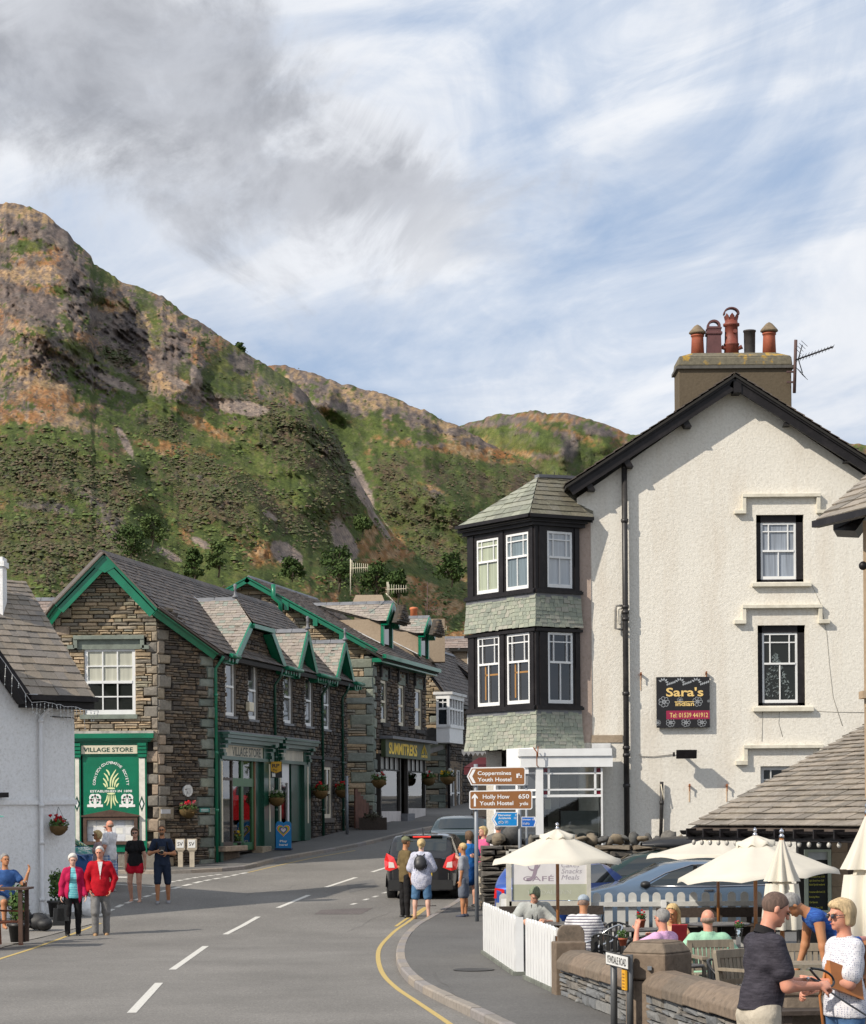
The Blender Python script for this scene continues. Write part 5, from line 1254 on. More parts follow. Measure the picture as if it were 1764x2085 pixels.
# --- stone house with the white bay beyond
def build_far_houses():
 A=at(908,1560,93.);ff=Frame((A.x,A.y),(1,0));fs=Frame((A.x,A.y),(F_OS.d.x,F_OS.d.y));zg=G(92)
 t=thing('bay_window_house','narrow stone house with a white upper bay window beyond the yellow-signed shop','house',(A.x,A.y,zg))
 ze=ff.loc(908,1432)[1];zl=ff.loc(865,1385)[1];w=-ff.loc(868,1500)[0]
 mb=MB();mb.poly_prism([(-w-2,zg-.5),(0,zg-.5),(0,ze-.1),(-w,zl-.05),(-w-2,zl+.8)],ff.w,-.4,-.12);mb.fbox(fs,0,9,zg-.5,ze,-.4,-.12);mb.build('wall',M_MORTAR,t)
 r=random.Random(12);q=quoins(-1,-.003,zg,ze-.1,r,.22,.38,.3,.75);lay_stones(ff,q,M_QUOING,t,'quoin',60,.13,3,.03)
 sr=lambda z:0 if z<ze else-w*(z-ze)/(zl-ze)
 rows=course(lambda z:-w-.3,sr,zg,zl,q,.08,.2,.2,.6,r);lay_stones(ff,rows,M_STONE,t,'stone',120,.12,5,.03)
 lws=[rect(fs,914,1567,925.5,1664),rect(fs,929,1567,937,1662)]
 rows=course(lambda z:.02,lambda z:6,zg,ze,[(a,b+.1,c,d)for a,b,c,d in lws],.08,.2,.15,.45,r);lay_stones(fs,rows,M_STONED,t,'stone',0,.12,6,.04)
 for l in lws:sash(fs,l,t,o=-.06,fw=.08,split=.5)
 fbox('window_frame_stone',fs,(lws[0][0]-.1,lws[1][1]+.4,lws[0][3],lws[0][3]+.35),-.1,.03,plain('brown_stone_dressing',(.19,.135,.085),.8,.15),t)
 fbox('window_frame_stone',fs,(lws[0][1]+.02,lws[1][0]-.02,lws[0][2],lws[0][3]),-.1,.03,plain('brown_stone_dressing',(.19,.135,.085)),t);fbox('window_frame_stone',fs,(lws[1][1]+.02,lws[1][1]+.3,lws[0][2],lws[0][3]),-.1,.03,plain('brown_stone_dressing',(.19,.135,.085)),t)
 fbox('window_sill',fs,(lws[0][0]-.1,lws[1][1]+.4,lws[0][2]-.15,lws[0][2]),-.1,.1,plain('brown_stone_dressing',(.19,.135,.085)),t)
 eo=.35;T_b=(zl-ze);slope_cap(fs,-.35,8.5,ze,zl+1.6,eo,w*1.9,t,M_SLATED,91,limit=100)
 mb=MB();mb.bar(fs.w(-.35,ze-.12,eo),fs.w(-.35,zl+1.48,-w*1.9),.06,.2,ff.n);mb.bar(fs.w(-.4,ze-.1,eo+.05),fs.w(8,ze-.1,eo+.05),.12,.12);mb.build('bargeboard',M_BLACK,t)
 pipe([fs.w(-.12,ze-.2,.15),fs.w(-.12,zg,.15)],.06,M_BLACK,'downpipe',t)
 b=rect(fs,912,1412,957,1500);s0=fs.loc(913,1450,.5)[0];zt,zb_=fs.loc(914,1417,.5)[1],fs.loc(914,1479,.5)[1];zbb=fs.loc(914,1512,.5)[1]
 W_=2.6;P2=[(s0,.0),(s0,.55),(s0+W_,.55),(s0+W_,.0)]
 mb=MB();mb.fbox(fs,s0,s0+W_,zbb,zb_,0,.55);mb.fbox(fs,s0-.05,s0+W_+.05,zt-.12,zt+.05,0,.6);mb.fbox(fs,s0-.04,s0+W_,zb_-.05,zb_+.08,0,.6)
 for k in range(6):
  x=s0+W_*k/5;mb.fbox(fs,x-.06,x+.06,zb_,zt,.45,.56)
 mb.fbox(fs,s0,s0+.1,zb_,zt,0,.1);zm=zb_+(zt-zb_)*.58
 mb.fbox(fs,s0,s0+W_,zm-.04,zm+.04,.46,.57);mb.fbox(fs,s0-.005,s0+.05,zm-.04,zm+.04,.1,.46)
 mb.fbox(fs,s0-.006,s0+.04,zm,zt,.26,.30);mb.fbox(fs,s0-.006,s0+.04,(zm+zt)/2-.02,(zm+zt)/2+.02,.1,.46)
 bay=mb.build('bay_window',M_WHITEP,t)
 mb=MB();mb.fbox(fs,s0+.02,s0+W_-.02,zb_,zt,.05,.48);mb.build('pane',M_GLASS,bay)
 fbox('bay_roof',fs,(s0-.1,s0+W_+.1,zt+.05,zt+.16),-.1,.7,M_LEAD,t)
 d=at(879,1500,92.3);mb=MB();n=16
 mb.lathe((0,0,0),[(.02,.0),(.2,.03),(.34,.10),(.36,.12),(.33,.115),(.18,.05),(.0,.03)],n,cap=False);o=mb.build('satellite_dish',plain('dish_grey',(.09,.085,.08),.6));o.rotation_euler=(rad(80),0,rad(25));o.location=(d.x,d.y,d.z);tag(o,'small round grey satellite dish on the stone wall above the white lamp box','satellite dish')
 lb=at(885,1527,92.);mb=MB();mb.box((0,0,0),(.75,.3,.18),0,0,rad(-18));o=mb.build('lamp_box',plain('cool_grey_box',(.30,.30,.29),.6));o.location=lb;tag(o,'long pale lamp box fixed to the stone wall under the satellite dish','lamp')
 A2=at(945,1450,101.);f2=Frame((A2.x,A2.y),(1,0));fs2=Frame((A2.x,A2.y),(F_OS.d.x,F_OS.d.y))
 t2=thing('terrace_house','taller stone house behind the white bay, with a rendered dormer and pink slates','house',(A2.x,A2.y,G(100)))
 z2=f2.loc(950,1372)[1];zl2=f2.loc(862,1302)[1];w2=-f2.loc(862,1302)[0]
 mb=MB();mb.poly_prism([(-w2-1.5,2),(0,2),(0,z2-.1),(-w2,zl2-.1),(-w2-1.5,zl2+.4)],f2.w,-.4,-.12);mb.fbox(fs2,0,8,2,z2,-.4,-.12);mb.build('wall',M_MORTAR,t2)
 q=quoins(-1,-.003,6,z2-.1,r,.26,.42,.3,.8);lay_stones(f2,q,M_QUOING,t2,'quoin',40,.13,8,.03)
 rows=course(lambda z:-w2-.3,lambda z:0 if z<z2 else-w2*(z-z2)/(zl2-z2),5.5,zl2,q,.09,.2,.25,.7,r);lay_stones(f2,rows,M_STONE,t2,'stone',100,.12,9,.03)
 slope_cap(fs2,-.35,8,z2-.1,zl2+.45,.4,w2*1.25,t2,M_SLATED,95,limit=60)
 mb=MB();mb.bar(fs2.w(-.35,z2-.22,.4),fs2.w(-.35,zl2+.33,-w2*1.25),.08,.24,f2.n);mb.build('bargeboard',M_BLACK,t2)
 for k in(.3,.62):
  p=fs2.w(-.3,z2-.22,.4).lerp(fs2.w(-.3,zl2+.33,-w2*1.25),k);mb=MB();mb.box((p.x,p.y+.15,p.z-.2),(.16,.35,.25));mb.build('purlin_end',M_BLACK,t2)
 dr=at(960,1330,104.5);a=at(866,1297,104.5);b=at(958,1295,104.5);c=at(958,1322,104.);e=at(880,1324,104.)
 ff3=Frame((a.x,104.3),(1,0));ss0=0;
 slope_cap(ff3,.0,ff3.loc(960,1300)[0]+1.5,ff3.loc(900,1322)[1],ff3.loc(900,1297)[1],.35,.45,t2,M_SLATEP,97,.2,.14,limit=100)
 mb=MB();mb.fbox(ff3,.6,ff3.loc(953,1340)[0],ff3.loc(900,1372)[1],ff3.loc(900,1323)[1],-.5,.1);mb.build('dormer_cheek',M_TANR,t2)
 fbox('window',ff3,(ff3.loc(952,1340)[0],ff3.loc(957,1340)[0],ff3.loc(900,1368)[1],ff3.loc(900,1323)[1]),-.3,.14,M_WHITEP,t2)
 for k in range(5):fbox('rafter_end',ff3,(1+k*.5,1.09+k*.5,ff3.loc(900,1324)[1]-.05,ff3.loc(900,1322)[1]),.1,.33,M_WHITEP,t2)
 c=at(850,1262,95);mb=MB();mb.box((c.x,c.y,c.z-.9),(2.3,.8,1.8));st=tag(mb.build('chimney_stack',M_TANR),'broad rendered chimney stack with one orange pot behind the second dormer','chimney')
 mb=MB();p=at(843,1254,95);mb.lathe((p.x,p.y,p.z-.1),[(.15,0),(.15,.34),(.18,.36),(.18,.44),(.12,.46)],14);mb.build('chimney_pot',plain('orange_clay',(.55,.17,.07),.7),st)
 aw=thing('burgundy_awning','dark red shop awning seen past the signpost, under a scalloped fringe','awning',at(990,1560,64))
 f4=Frame((at(958,1560,66).x,66.),(.42,-.9));f4=Frame((at(958,1560,66).x,66.),(1.0,-.35))
 a0,a1=f4.loc(958,1540)[0],f4.loc(1034,1545)[0];zt,zb_=f4.loc(990,1541)[1],f4.loc(990,1562)[1]
 mb=MB();mb.add([f4.w(a0,zt,-.8),f4.w(a1,zt,-.8),f4.w(a1,zb_,.3),f4.w(a0-.1,zb_,.3),f4.w(a0,zt-.03,-.8),f4.w(a1,zt-.03,-.8),f4.w(a1,zb_-.03,.3),f4.w(a0-.1,zb_-.03,.3)],[(0,1,2,3),(7,6,5,4),(0,4,5,1),(3,2,6,7),(0,3,7,4),(1,5,6,2)]);mb.fbox(f4,a0-.1,a1,zb_-.22,zb_,.28,.3)
 mb.build('awning_cloth',plain('burgundy_cloth',(.075,.006,.012),.85,.15,5),aw)
 put_text('ROOST',f4,(a0+a1)/2-.1,zb_-.06,.09,plain('faded_letter',(.42,.30,.30),.7),aw,o=.303)
 fr=MB();zf=f4.loc(990,1531)[1];k=a0-.1
 while k<a1:
  fr.add([f4.w(k,zf+.06,.5),f4.w(k+.14,zf+.06,.5),f4.w(k+.14,zf-.03,.5),f4.w(k+.07,zf-.13,.5),f4.w(k,zf-.03,.5)]+[f4.w(k,zf+.06,.48),f4.w(k+.14,zf+.06,.48),f4.w(k+.14,zf-.03,.48),f4.w(k+.07,zf-.13,.48),f4.w(k,zf-.03,.48)],[(0,1,2,3,4),(9,8,7,6,5)]);k+=.14
 fr.build('scalloped_fringe',M_GREYLEAD,aw)
 mb=MB();mb.fbox(f4,a0-.2,a1+2,G(66),zf+1.5,-1.0,-.8);mb.build('shop_wall',M_STONED,aw)
build_far_houses()
def build_back_roof():
 f=Frame((at(20,1250,76).x,76.),(1,0));t=thing('back_house','house behind the pub of which only the pinkish slate roof shows','house',(f.p.x,76,1.5))
 z0,z1=f.loc(80,1300)[1],f.loc(80,1211)[1];s1=f.loc(150,1290)[0]
 slope_cap(f,-3,s1+1.5,z0-.4,z1,.3,1.6,t,M_SLATEP,99,.2,.16)
 mb=MB();mb.fbox(f,-3,s1+1.5,1,z0-.4,-3,-.1);mb.build('wall',M_STONEG,t)
build_back_roof()
# --- white pub on the left
def build_pub():
 c=at(153,1700,50.)
 th=rad(46);d=V((math.cos(th),math.sin(th),0));f=Frame((c.x-d.x*8,c.y-d.y*8),(d.x,d.y))
 t=thing('white_pub','white roughcast pub at the left edge with a slate roof and black eaves','pub',(f.p.x,f.p.y,0))
 zT=f.loc(120,1432)[1];zl=f.loc(20,1375)[1];sv=f.loc(62,1430)[0];s_l=f.loc(0,1345)[0]
 slope=(f.loc(0,1350)[1]-f.loc(55,1432)[1])/(f.loc(55,1432)[0]-s_l)
 mb=MB();apx_s=s_l-1.2;mb.poly_prism([(0,-.1),(8,-.1),(8,zT),(sv,zT),(apx_s,zT+slope*(sv-apx_s)),(0,zT+1)],f.w,-.3,0)
 mb.fbox(f,7.7,8,-.1,zT,-6,-.3);mb.build('wall',M_ROUGHP,t)
 zb=f.loc(80,1634)[1];fbox('band_course',f,(0,8.03,zb-.05,zb+.06),0,.05,M_ROUGHP,t)
 ov=f.loc(190,1412,.3)[0];ze=f.loc(120,1418,.32)[1];s0=f.loc(55,1425,.32)[0]
 rise=2.75;run=2.55
 O=f.w(0,ze,.34);T=V((-f.n.x*run,-f.n.y*run,rise));L=T.length
 kx=lambda q:q
 lay_slates(O,f.d,T,[(s0-.05,0),(ov,0),(ov,L),(s0-slope and s0-(rise/slope),L)],M_SLATE,t,'slate',290,.26,.13,.34,.2,.014,101)
 P=[f.w(s0,ze,.34),f.w(ov,ze,.34),f.w(ov,ze+rise,.34-run),f.w(s0-rise/slope,ze+rise,.34-run)];N=V((0,0,-.04));mb=MB()
 mb.add([p+N for p in P]+[p+N*3 for p in P],[(0,1,2,3),(7,6,5,4)]+[(i,i+4,(i+1)%4+4,(i+1)%4)for i in range(4)]);mb.build('roof_deck',M_DARKROOM,t)
 mb=MB();mb.bar(f.w(s0,ze-.05,.42),f.w(ov,ze-.05,.42),.13,.11);mb.build('gutter',M_BLACK,t)
 mb=MB();mb.fbox(f,s0,ov,ze-.26,ze-.1,-.1,.34);mb.build('soffit',M_BLACK,t)
 a=f.w(s0+.12,ze-.02,.36);b=f.w(s0-3.2/slope,ze+3.2-.02,.36);dd=(b-a).normalized();up=dd.cross(f.n);up=up if up.z>0 else-up;mb=MB()
 mb.hexa([a-up*.26,a-up*.26-f.n*.3,b-up*.26-f.n*.3,b-up*.26,a-up*.01,a-up*.01-f.n*.3,b-up*.01-f.n*.3,b-up*.01]);mb.build('bargeboard',M_BLACK,t)
 mb=MB();mb.bar(f.w(s0+.02,ze+.0,.38),f.w(s0+.2,ze-.0,.4),.1,.05);mb.build('flashing',M_LEAD,t)
 ch=at(-9,1240,50.5);zc_=at(0,1136,50.5).z;mb=MB();mb.box((ch.x,ch.y,zc_-1.3),(.42,.5,2.6));mb.box((ch.x,ch.y,at(2,1150,50.5).z),(.50,.58,.12));mb.build('chimney',M_ROUGHP,t)
 M_PW=plain('white_pipe',(.70,.70,.70),.5,.06);sp=f.loc(79,1550)[0];se=f.loc(93,1450)[0];z=lambda y:f.loc(79,y)[1]
 pipe([f.w(se,z(1424),.3),f.w(se,z(1437),.28),f.w(se-.05,z(1446),.12),f.w(sp,z(1462),.09),f.w(sp,z(1850),.09),f.w(sp-.02,z(1862),.2)],.05,M_PW,'downpipe',t,[f.w(sp,z(k),.09)for k in(1468,1640,1716,1832)])
 mb=MB();hk=f.loc(103,1459);mb.tube([f.w(hk[0],hk[1],.0),f.w(hk[0]+.5,hk[1]-.02,.14),f.w(hk[0]+.58,hk[1]-.08,.16),f.w(hk[0]+.62,hk[1]+.04,.16)],.012,5);mb.build('iron_hook',M_IRON,t)
 lb=rect(f,-4,1614,4,1624);fbox('wall_lamp',f,lb,0,.25,M_BLACK,t)
 tl=thing('fairy_lights','string of unlit icicle fairy lights hanging under the black pub eaves','lights',f.w(sv,ze,.4))
 mb=MB();r=random.Random(9);bl=MB();pts=[]
 for i in range(34):
  k=i/33;p=(b.lerp(a,k*2)if k<.5 else a.lerp(f.w(ov,ze-.2,.4),(k-.5)*2))+f.n*.08-V((0,0,.22 if k<.5 else .1));pts.append(p+V((0,0,r.uniform(-.03,.02))))
 mb.tube(pts,.006,4)
 for p in pts:
  L_=r.uniform(.1,.5);q=p+V((r.uniform(-.04,.04),r.uniform(-.03,.03),-L_));mb.tube([p,q],.004,3)
  for j in range(3):bl.ball(p.lerp(q,(j+.6)/3),.016,5,3)
 mb.build('wire',M_PW,tl);bl.build('bulb',plain('clear_bulb',(.6,.62,.6),.2),tl)['kind']='stuff'
 return f,t
F_PUB,PUB=build_pub()
# --- tall white building with the black corner bay
YW=53.
M_PIPEW=plain("cream_plastic_pipe",(.62,.58,.50),.5)
def build_white():
 f=Frame((at(1205,1655,YW).x,YW),(1,0));F0=f.p.x
 t=thing('white_gable_house','tall white roughcast house with black eaves boards and a slate-hung black corner bay','house',(F0,YW,G(YW)))
 L=lambda x,y,off=.0:f.loc(x,y,off)
 ap=L(1497,790);el=L(1178,1012);er_s=ap[0]+(ap[0]-el[0]);zb=G(YW)-.5
 W1=rect(f,1540,1048,1637,1185);W2=rect(f,1543,1273,1640,1437);W3=rect(f,1549,1560,1640,1700)
 sh=rect(f,1100,1560,1232,1720)
 mb=MB();s0=L(1178,1400)[0]
 cells=[]
 xs=sorted({s0,er_s,W1[0],W1[1],W2[0],W2[1],W3[0],W3[1]});holes=[W1,W2,W3]
 zc=el[1]
 for i in range(len(xs)-1):
  a,b=xs[i],xs[i+1]
  if b-a<1e-4:continue
  hs=sorted([(h[2],h[3])for h in holes if h[0]<=a+1e-6 and h[1]>=b-1e-6]);z=zb
  segs=[]
  for c,d in hs:segs.append((z,c));z=d
  for c,d in segs:mb.fbox(f,a,b,c,d,-.22,0)
  top=lambda s:ap[1]-abs(s-ap[0])*(ap[1]-el[1])/(ap[0]-el[0])
  pts=[(a,z),(b,z),(b,top(b))]+([ap]if a<ap[0]<b else[])+[(a,top(a))]
  mb.poly_prism(pts,f.w,-.22,0)
 mb.build('wall',M_ROUGHW,t)
 mb=MB();mb.fbox(f,s0,er_s,zb,zc,-9,-.5);mb.build('inner_walls',M_DARKROOM,t)
 mb=MB();mb.fbox(f,s0,s0+.2,zb,zc-.05,-9,-.22);mb.build('street_wall',M_ROUGHW,t)
 fbox('bare_render',f,(L(1180,1200)[0],L(1204,1200)[0],L(1190,1512)[1],L(1190,1060)[1]),0,.02,M_PINKR,t)
 fbox('exposed_stone',f,rect(f,1203,1497,1268,1512),0,.025,M_TANR,t)
 fbox('concrete_patch',f,rect(f,1205,1514,1243,1532),0,.10,M_LEAD,t)
 lace=curtain_mat('lace_curtain',(.30,.34,.40),30,.45)
 dark=glass_mat('dark_glass',(.012,.014,.012),.03,.35)
 for w,g,gt,blk in((W1,lace,lace,True),(W2,dark,dark,True),(W3,dark,dark,False)):
  if blk:
   mb=MB();bw=.13
   mb.fbox(f,w[0],w[0]+bw*.9,w[2],w[3],-.2,-.10);mb.fbox(f,w[1]-bw*1.3,w[1],w[2],w[3],-.2,-.10);mb.fbox(f,w[0],w[1],w[3]-bw*1.3,w[3],-.2,-.10);mb.fbox(f,w[0],w[1],w[2],w[2]+.07,-.2,-.10);mb.build('window_frame',M_BLACK,t)
   sash(f,(w[0]+bw*.9,w[1]-bw*1.3,w[2]+.07,w[3]-bw*1.3),t,o=-.17,fw=.05,split=.50 if w is W1 else .56,top='margin',bot='two',glass=g,gtop=gt,bar=.026)
  else:sash(f,w,t,o=-.15,fw=.09,split=.4,top='margin',bot='two',glass=g,gtop=gt,mat=plain('greyish_window_paint',(.50,.50,.49),.5),bar=.03)
 for x0,x1,y,yb in((1531,1652,1187,1195),(1533,1657,1440,1449)):
  fbox('window_sill',f,rect(f,x0,y,x1,yb),-.15,.12,M_SILL,t,.01)
 for k,(xl,xr,y0,y1,y2,y3)in enumerate(((1511,1670,1006,1013,1040,1047),(1511,1674,1232,1239,1263,1271),(1514,1676,1517,1524,1549,1558))):
  mb=MB();a=rect(f,xl,y0,xr,y1);mb.fbox(f,*a,-.02,.13)
  c=rect(f,xl,y1,xl+8,y2+2);mb.fbox(f,*c,-.02,.11);c=rect(f,xr-8,y1,xr,y2+2);mb.fbox(f,*c,-.02,.11)
  c=rect(f,xl-16,y2,xl+8,y3);mb.fbox(f,*c,-.02,.13);c=rect(f,xr-8,y2-1,xr+15,y3-1);mb.fbox(f,*c,-.02,.13)
  mb.build('drip_mould',M_SILL,t,.008)
 s,z=L(1583,1432);mb=MB();r=random.Random(2)
 for i in range(240):
  k=r.random();a=r.uniform(0,6.28);rr=.36*(1-k)+.02;p=f.w(s,z+.15+1.02*k,-.14)+V((math.cos(a)*rr,0,0));mb.add([p,p+V((r.uniform(-.07,.07),-.004,r.uniform(-.05,.02))),p+V((r.uniform(-.05,.05),-.004,r.uniform(0,.06)))],[(0,1,2)])
 ct=mb.build('christmas_tree',plain('silver_tinsel',(.17,.20,.20),.5),None);tag(ct,'silver grey Christmas tree standing behind the middle window of the white gable','christmas tree')
 yb=.42;fA=f.w(ap[0],0,yb)
 def bd(x0,y0,x1,y1):
  a=at(x0,y0,YW-yb);b=at(x1,y1,YW-yb);d=(b-a).normalized();up=d.cross(V((0,-1,0)));up=up if up.z>0 else-up;mb=MB();bk=V((0,.07,0))
  mb.hexa([a-up*.24,a-up*.24+bk,b-up*.24+bk,b-up*.24,a,a+bk,b+bk,b]);mb.hexa([a-up*.05-bk*.6,a-up*.05,b-up*.05,b-up*.05-bk*.6,a+up*.03-bk*.6,a+up*.03,b+up*.03,b+up*.03-bk*.6])
  mb.build('bargeboard',M_BLACK,t)
  mb=MB();bk2=V((0,yb,0));mb.hexa([a-up*.07+bk,a-up*.07+bk2,b-up*.07+bk2,b-up*.07+bk,a-up*.03+bk,a-up*.03+bk2,b-up*.03+bk2,b-up*.03+bk]);mb.build('soffit',M_BLACK,t)
  return a,b,up
 lft=bd(1156,990,1497,768);rgt=bd(1497,768,1840,985)
 for x,y in((1197,990),(1274,943),(1392,862),(1606,858),(1729,932)):
  a=at(x,y,YW);sgn=1 if x<1497 else-1;mb=MB()
  mb.hexa([V((a.x+dx+sgn*dz*-.55,YW-o,a.z+dz))for dz in(-.14,.16)for dx,o in((-.08,.38),(.08,.38),(.08,-.1),(-.08,-.1))]);mb.build('bracket',M_BLACK,t)
 a=at(1497,800,YW);mb=MB();mb.box((a.x,YW-.2,a.z+.1),(.18,.5,.34));mb.build('bracket',M_BLACK,t)
 zr=lft[1].z+.06;hx=lft[1].x-lft[0].x;dz=lft[1].z-lft[0].z
 for sgn in(-1,1):
  O=V((lft[1].x+sgn*(hx+.05),YW-yb-.08,lft[0].z+.03));T=V((-sgn*(hx+.05),0,dz+.06));Lt=T.length
  lay_slates(O if sgn<0 else O,V((0,1,0)),T,[(0,0),(9.5,0),(9.5,Lt),(0,Lt)],M_SLATEG if sgn<0 and False else M_SLATED,t,'slate',60,.28,.2,.4,.26,.014,121+sgn)
  mb=MB();P=[O,O+V((0,9.5,0)),O+V((0,9.5,0))+T,O+T];N=V((0,0,-.03));mb.add([p+N for p in P]+[p+N*3 for p in P],[(0,1,2,3),(7,6,5,4)]+[(i,i+4,(i+1)%4+4,(i+1)%4)for i in range(4)]);mb.build('roof_deck',M_DARKROOM,t)
 yc=YW+1.4;a=at(1383,830,yc);b=at(1612,745,yc);cp=at(1500,719,yc);sx,ex=a.x,b.x;zt=b.z
 mb=MB();mb.box(((sx+ex)/2,yc+.5,(a.z-1+zt)/2),(ex-sx,1.0,zt-a.z+1));stk=mb.build('chimney',roughcast('stack_render',(.125,.10,.07),(.075,.062,.045),22,.5),t,.02)
 mb=MB();mb.box(((sx+ex)/2,yc+.5,zt-.02),(ex-sx+.12,1.14,.07));mb.build('chimney_band',plain('slate_band',(.10,.095,.085),.8,.2),stk)
 mb=MB();mb.hexa([V(((sx+ex)/2+i*(ex-sx+.05)/2,yc+.5+j*.54,zt+.02))for i,j in((-1,-1),(1,-1),(1,1),(-1,1))]+[V(((sx+ex)/2+i*(ex-sx)/2,yc+.5+j*.52,cp.z-.08))for i,j in((-1,-1),(1,-1),(1,1),(-1,1))])
 mb.hexa([V(((sx+ex)/2+i*(ex-sx)/2,yc+.5+j*.52,cp.z-.08))for i,j in((-1,-1),(1,-1),(1,1),(-1,1))]+[V(((sx+ex)/2+i*(ex-sx-.7)/2,yc+.5+j*.3,cp.z+.05))for i,j in((-1,-1),(1,-1),(1,1),(-1,1))])
 m,nt,bs=nmat('lichened_stack_cap');n=texnoise(nt,2.6,8,.7,coord='World');n2=texnoise(nt,12,6,.7,coord='World')
 c=mixc(nt,ramp(nt,n,[(.56,(0,0,0)),(.63,(.9,.9,.9))]),ramp(nt,n2,[(.3,(.10,.09,.065)),(.7,(.19,.17,.12))]),(.42,.26,.04));nt.links.new(c,bs.inputs['Base Color']);bs.inputs['Roughness'].default_value=.9;bump(nt,n2,.5,.02,bs)
 mb.build('chimney_cap',m,stk,.03)
 TC=plain('terracotta',(.37,.095,.045),.7,.2,4,dirt=((.14,.05,.04),.5));TP=plain('purple_brown_clay',(.115,.045,.045),.65,.2,4);TB=plain('red_brown_clay',(.22,.055,.035),.6,.25,4,dirt=((.06,.03,.03),.5));TS=plain('sooty_clay',(.055,.047,.045),.7,.3);TH=plain('weathered_cap',(.20,.15,.095),.85,.25,6)
 yp=yc+.5;k=FPX/yp
 def pot(x,yt,yb,w,kind):
  b=at(x,yb,yp);h=(yb-yt)/k;r=w/2/k;b=V((b.x,b.y,b.z-.08));h+=.08
  if kind=='hat':
   mb=MB();mb.lathe(b,[(r*.95,0),(r*.84,h*.55),(r*.84,h*.62),(r*.95,h*.63),(r*.95,h*.67),(r*.8,h*.68),(r*.8,h*.72)],20);p=mb.build('chimney_pot',TC,stk)
   mb=MB();mb.lathe(b,[(r*1.0,h*.70),(r*1.22,h*.73),(r*1.16,h*.77),(r*.45,h*.95),(r*.08,h)],20);mb.build('pot_cap',TH,p)
  elif kind=='plain':
   mb=MB();mb.lathe(b,[(r*.9,0),(r*.95,h*.93),(r*1.05,h*.94),(r*1.05,h),(r*.8,h),(r*.8,h*.9)],20,cap=False);mb.build('chimney_pot',TS,stk)
  elif kind=='square':
   mb=MB();rings=[(1,0),(.92,.55),(1.1,.57),(1.1,.62),(.94,.64),(.94,.70),(1.02,.71),(1.02,.75),(.8,.76),(.8,.78)]
   v=[(b.x+sx_*r*q,b.y+sy_*r*q,b.z+h*z)for q,z in rings for sx_,sy_ in((-1,-1),(1,-1),(1,1),(-1,1))]
   fc=[(i*4+j,i*4+(j+1)%4,i*4+4+(j+1)%4,i*4+4+j)for i in range(len(rings)-1)for j in range(4)]+[(3,2,1,0),tuple(len(rings)*4-4+j for j in range(4))];mb.add(v,fc)
   p=mb.build('chimney_pot',TP,stk)
   mb=MB();n=14;c=V((b.x,b.y,b.z+h*.80));ro,ri=r*.95,r*.66
   for i in range(n):
    a0,a1=math.pi*i/n-.25,math.pi*(i+1)/n-.25+.0;a0=-.3+(math.pi+.6)*i/n;a1=-.3+(math.pi+.6)*(i+1)/n
    mb.hexa([V((c.x+q*math.cos(a),c.y+y,c.z+q*math.sin(a)*.95))for y in(-r*.5,r*.5)for a,q in((a0,ri),(a1,ri),(a1,ro),(a0,ro))])
   mb.build('pot_cowl',TP,p)
  else:
   mb=MB();mb.lathe(b,[(r*1.0,0),(r*.93,h*.20),(r*1.02,h*.21),(r*1.02,h*.24),(r*.9,h*.25),(r*.85,h*.58),(r*1.08,h*.595),(r*1.08,h*.635),(r*.85,h*.65),(r*.82,h*.72)],20);p=mb.build('chimney_pot',TB,stk)
   mb=MB()
   for i in range(8):
    a=2*math.pi*i/8;c=V((b.x+r*.8*math.cos(a),b.y+r*.8*math.sin(a),b.z+h*.70));tt=V((-math.sin(a),math.cos(a),0))*r*.32;o_=V((math.cos(a),math.sin(a),0))*r*.12
    mb.add([c-tt,c+tt,c+tt+o_+V((0,0,h*.07)),c+o_*1.5+V((0,0,h*.13)),c-tt+o_+V((0,0,h*.07))],[(0,1,2,3,4),(4,3,2,1,0)])
   mb.build('pot_crown',TB,p)
   mb=MB();n=16;c=V((b.x,b.y,b.z+h*.83));ro,ri=r*1.04,r*.84
   for i in range(n):
    a0=-.1+(math.pi+.2)*i/n;a1=-.1+(math.pi+.2)*(i+1)/n
    mb.hexa([V((c.x+q*math.cos(a),c.y+y,c.z+q*math.sin(a)*.82))for y in(-r*.5,r*.5)for a,q in((a0,ri),(a1,ri),(a1,ro),(a0,ro))])
   mb.build('pot_cowl',TP,p)
   for sg in(-1,1):
    mb=MB();mb.tube([(b.x+sg*r*.6,b.y-r*.3,b.z+h*.12),(b.x+sg*r*1.35,b.y-r*.4,b.z+h*.17)],[r*.22,r*.3],8);mb.build('pot_spout',TB,p)
   mb=MB();mb.tube([(b.x+r*.3,b.y-r*.6,b.z+h*.44),(b.x+r*.35,b.y-r*1.2,b.z+h*.46)],[r*.22,r*.28],8);mb.build('pot_spout',TB,p)
 pot(1421,661,720,29,'hat');pot(1454,650,718,29,'square');pot(1490,622,718,31,'tall');pot(1527,673,717,25,'plain');pot(1567,656,718,30,'hat')
 sx_=L(1273,1300)[0];z=lambda y:L(1273,y)[1]
 MP=plain('black_iron_pipe',(.022,.02,.02),.45,.3,5,.1,30,dirt=((.11,.10,.09),.4))
 pipe([f.w(sx_,z(955),.16),f.w(sx_,z(1234),.16),f.w(sx_,z(1720),.16)],.068,MP,'soil_pipe',t,[f.w(sx_,z(k),.16)for k in(1062,1237,1248,1262,1413,1523,1538,1600)],12)
 mb=MB();c=f.w(sx_,z(955),.16);mb.ball(c,.07,12,6);mb.build('pipe_cap',MP,t)
 MG=plain('grey_plastic_pipe',(.25,.235,.215),.5);g=lambda x,y,o=.12:f.w(*L(x,y),o)
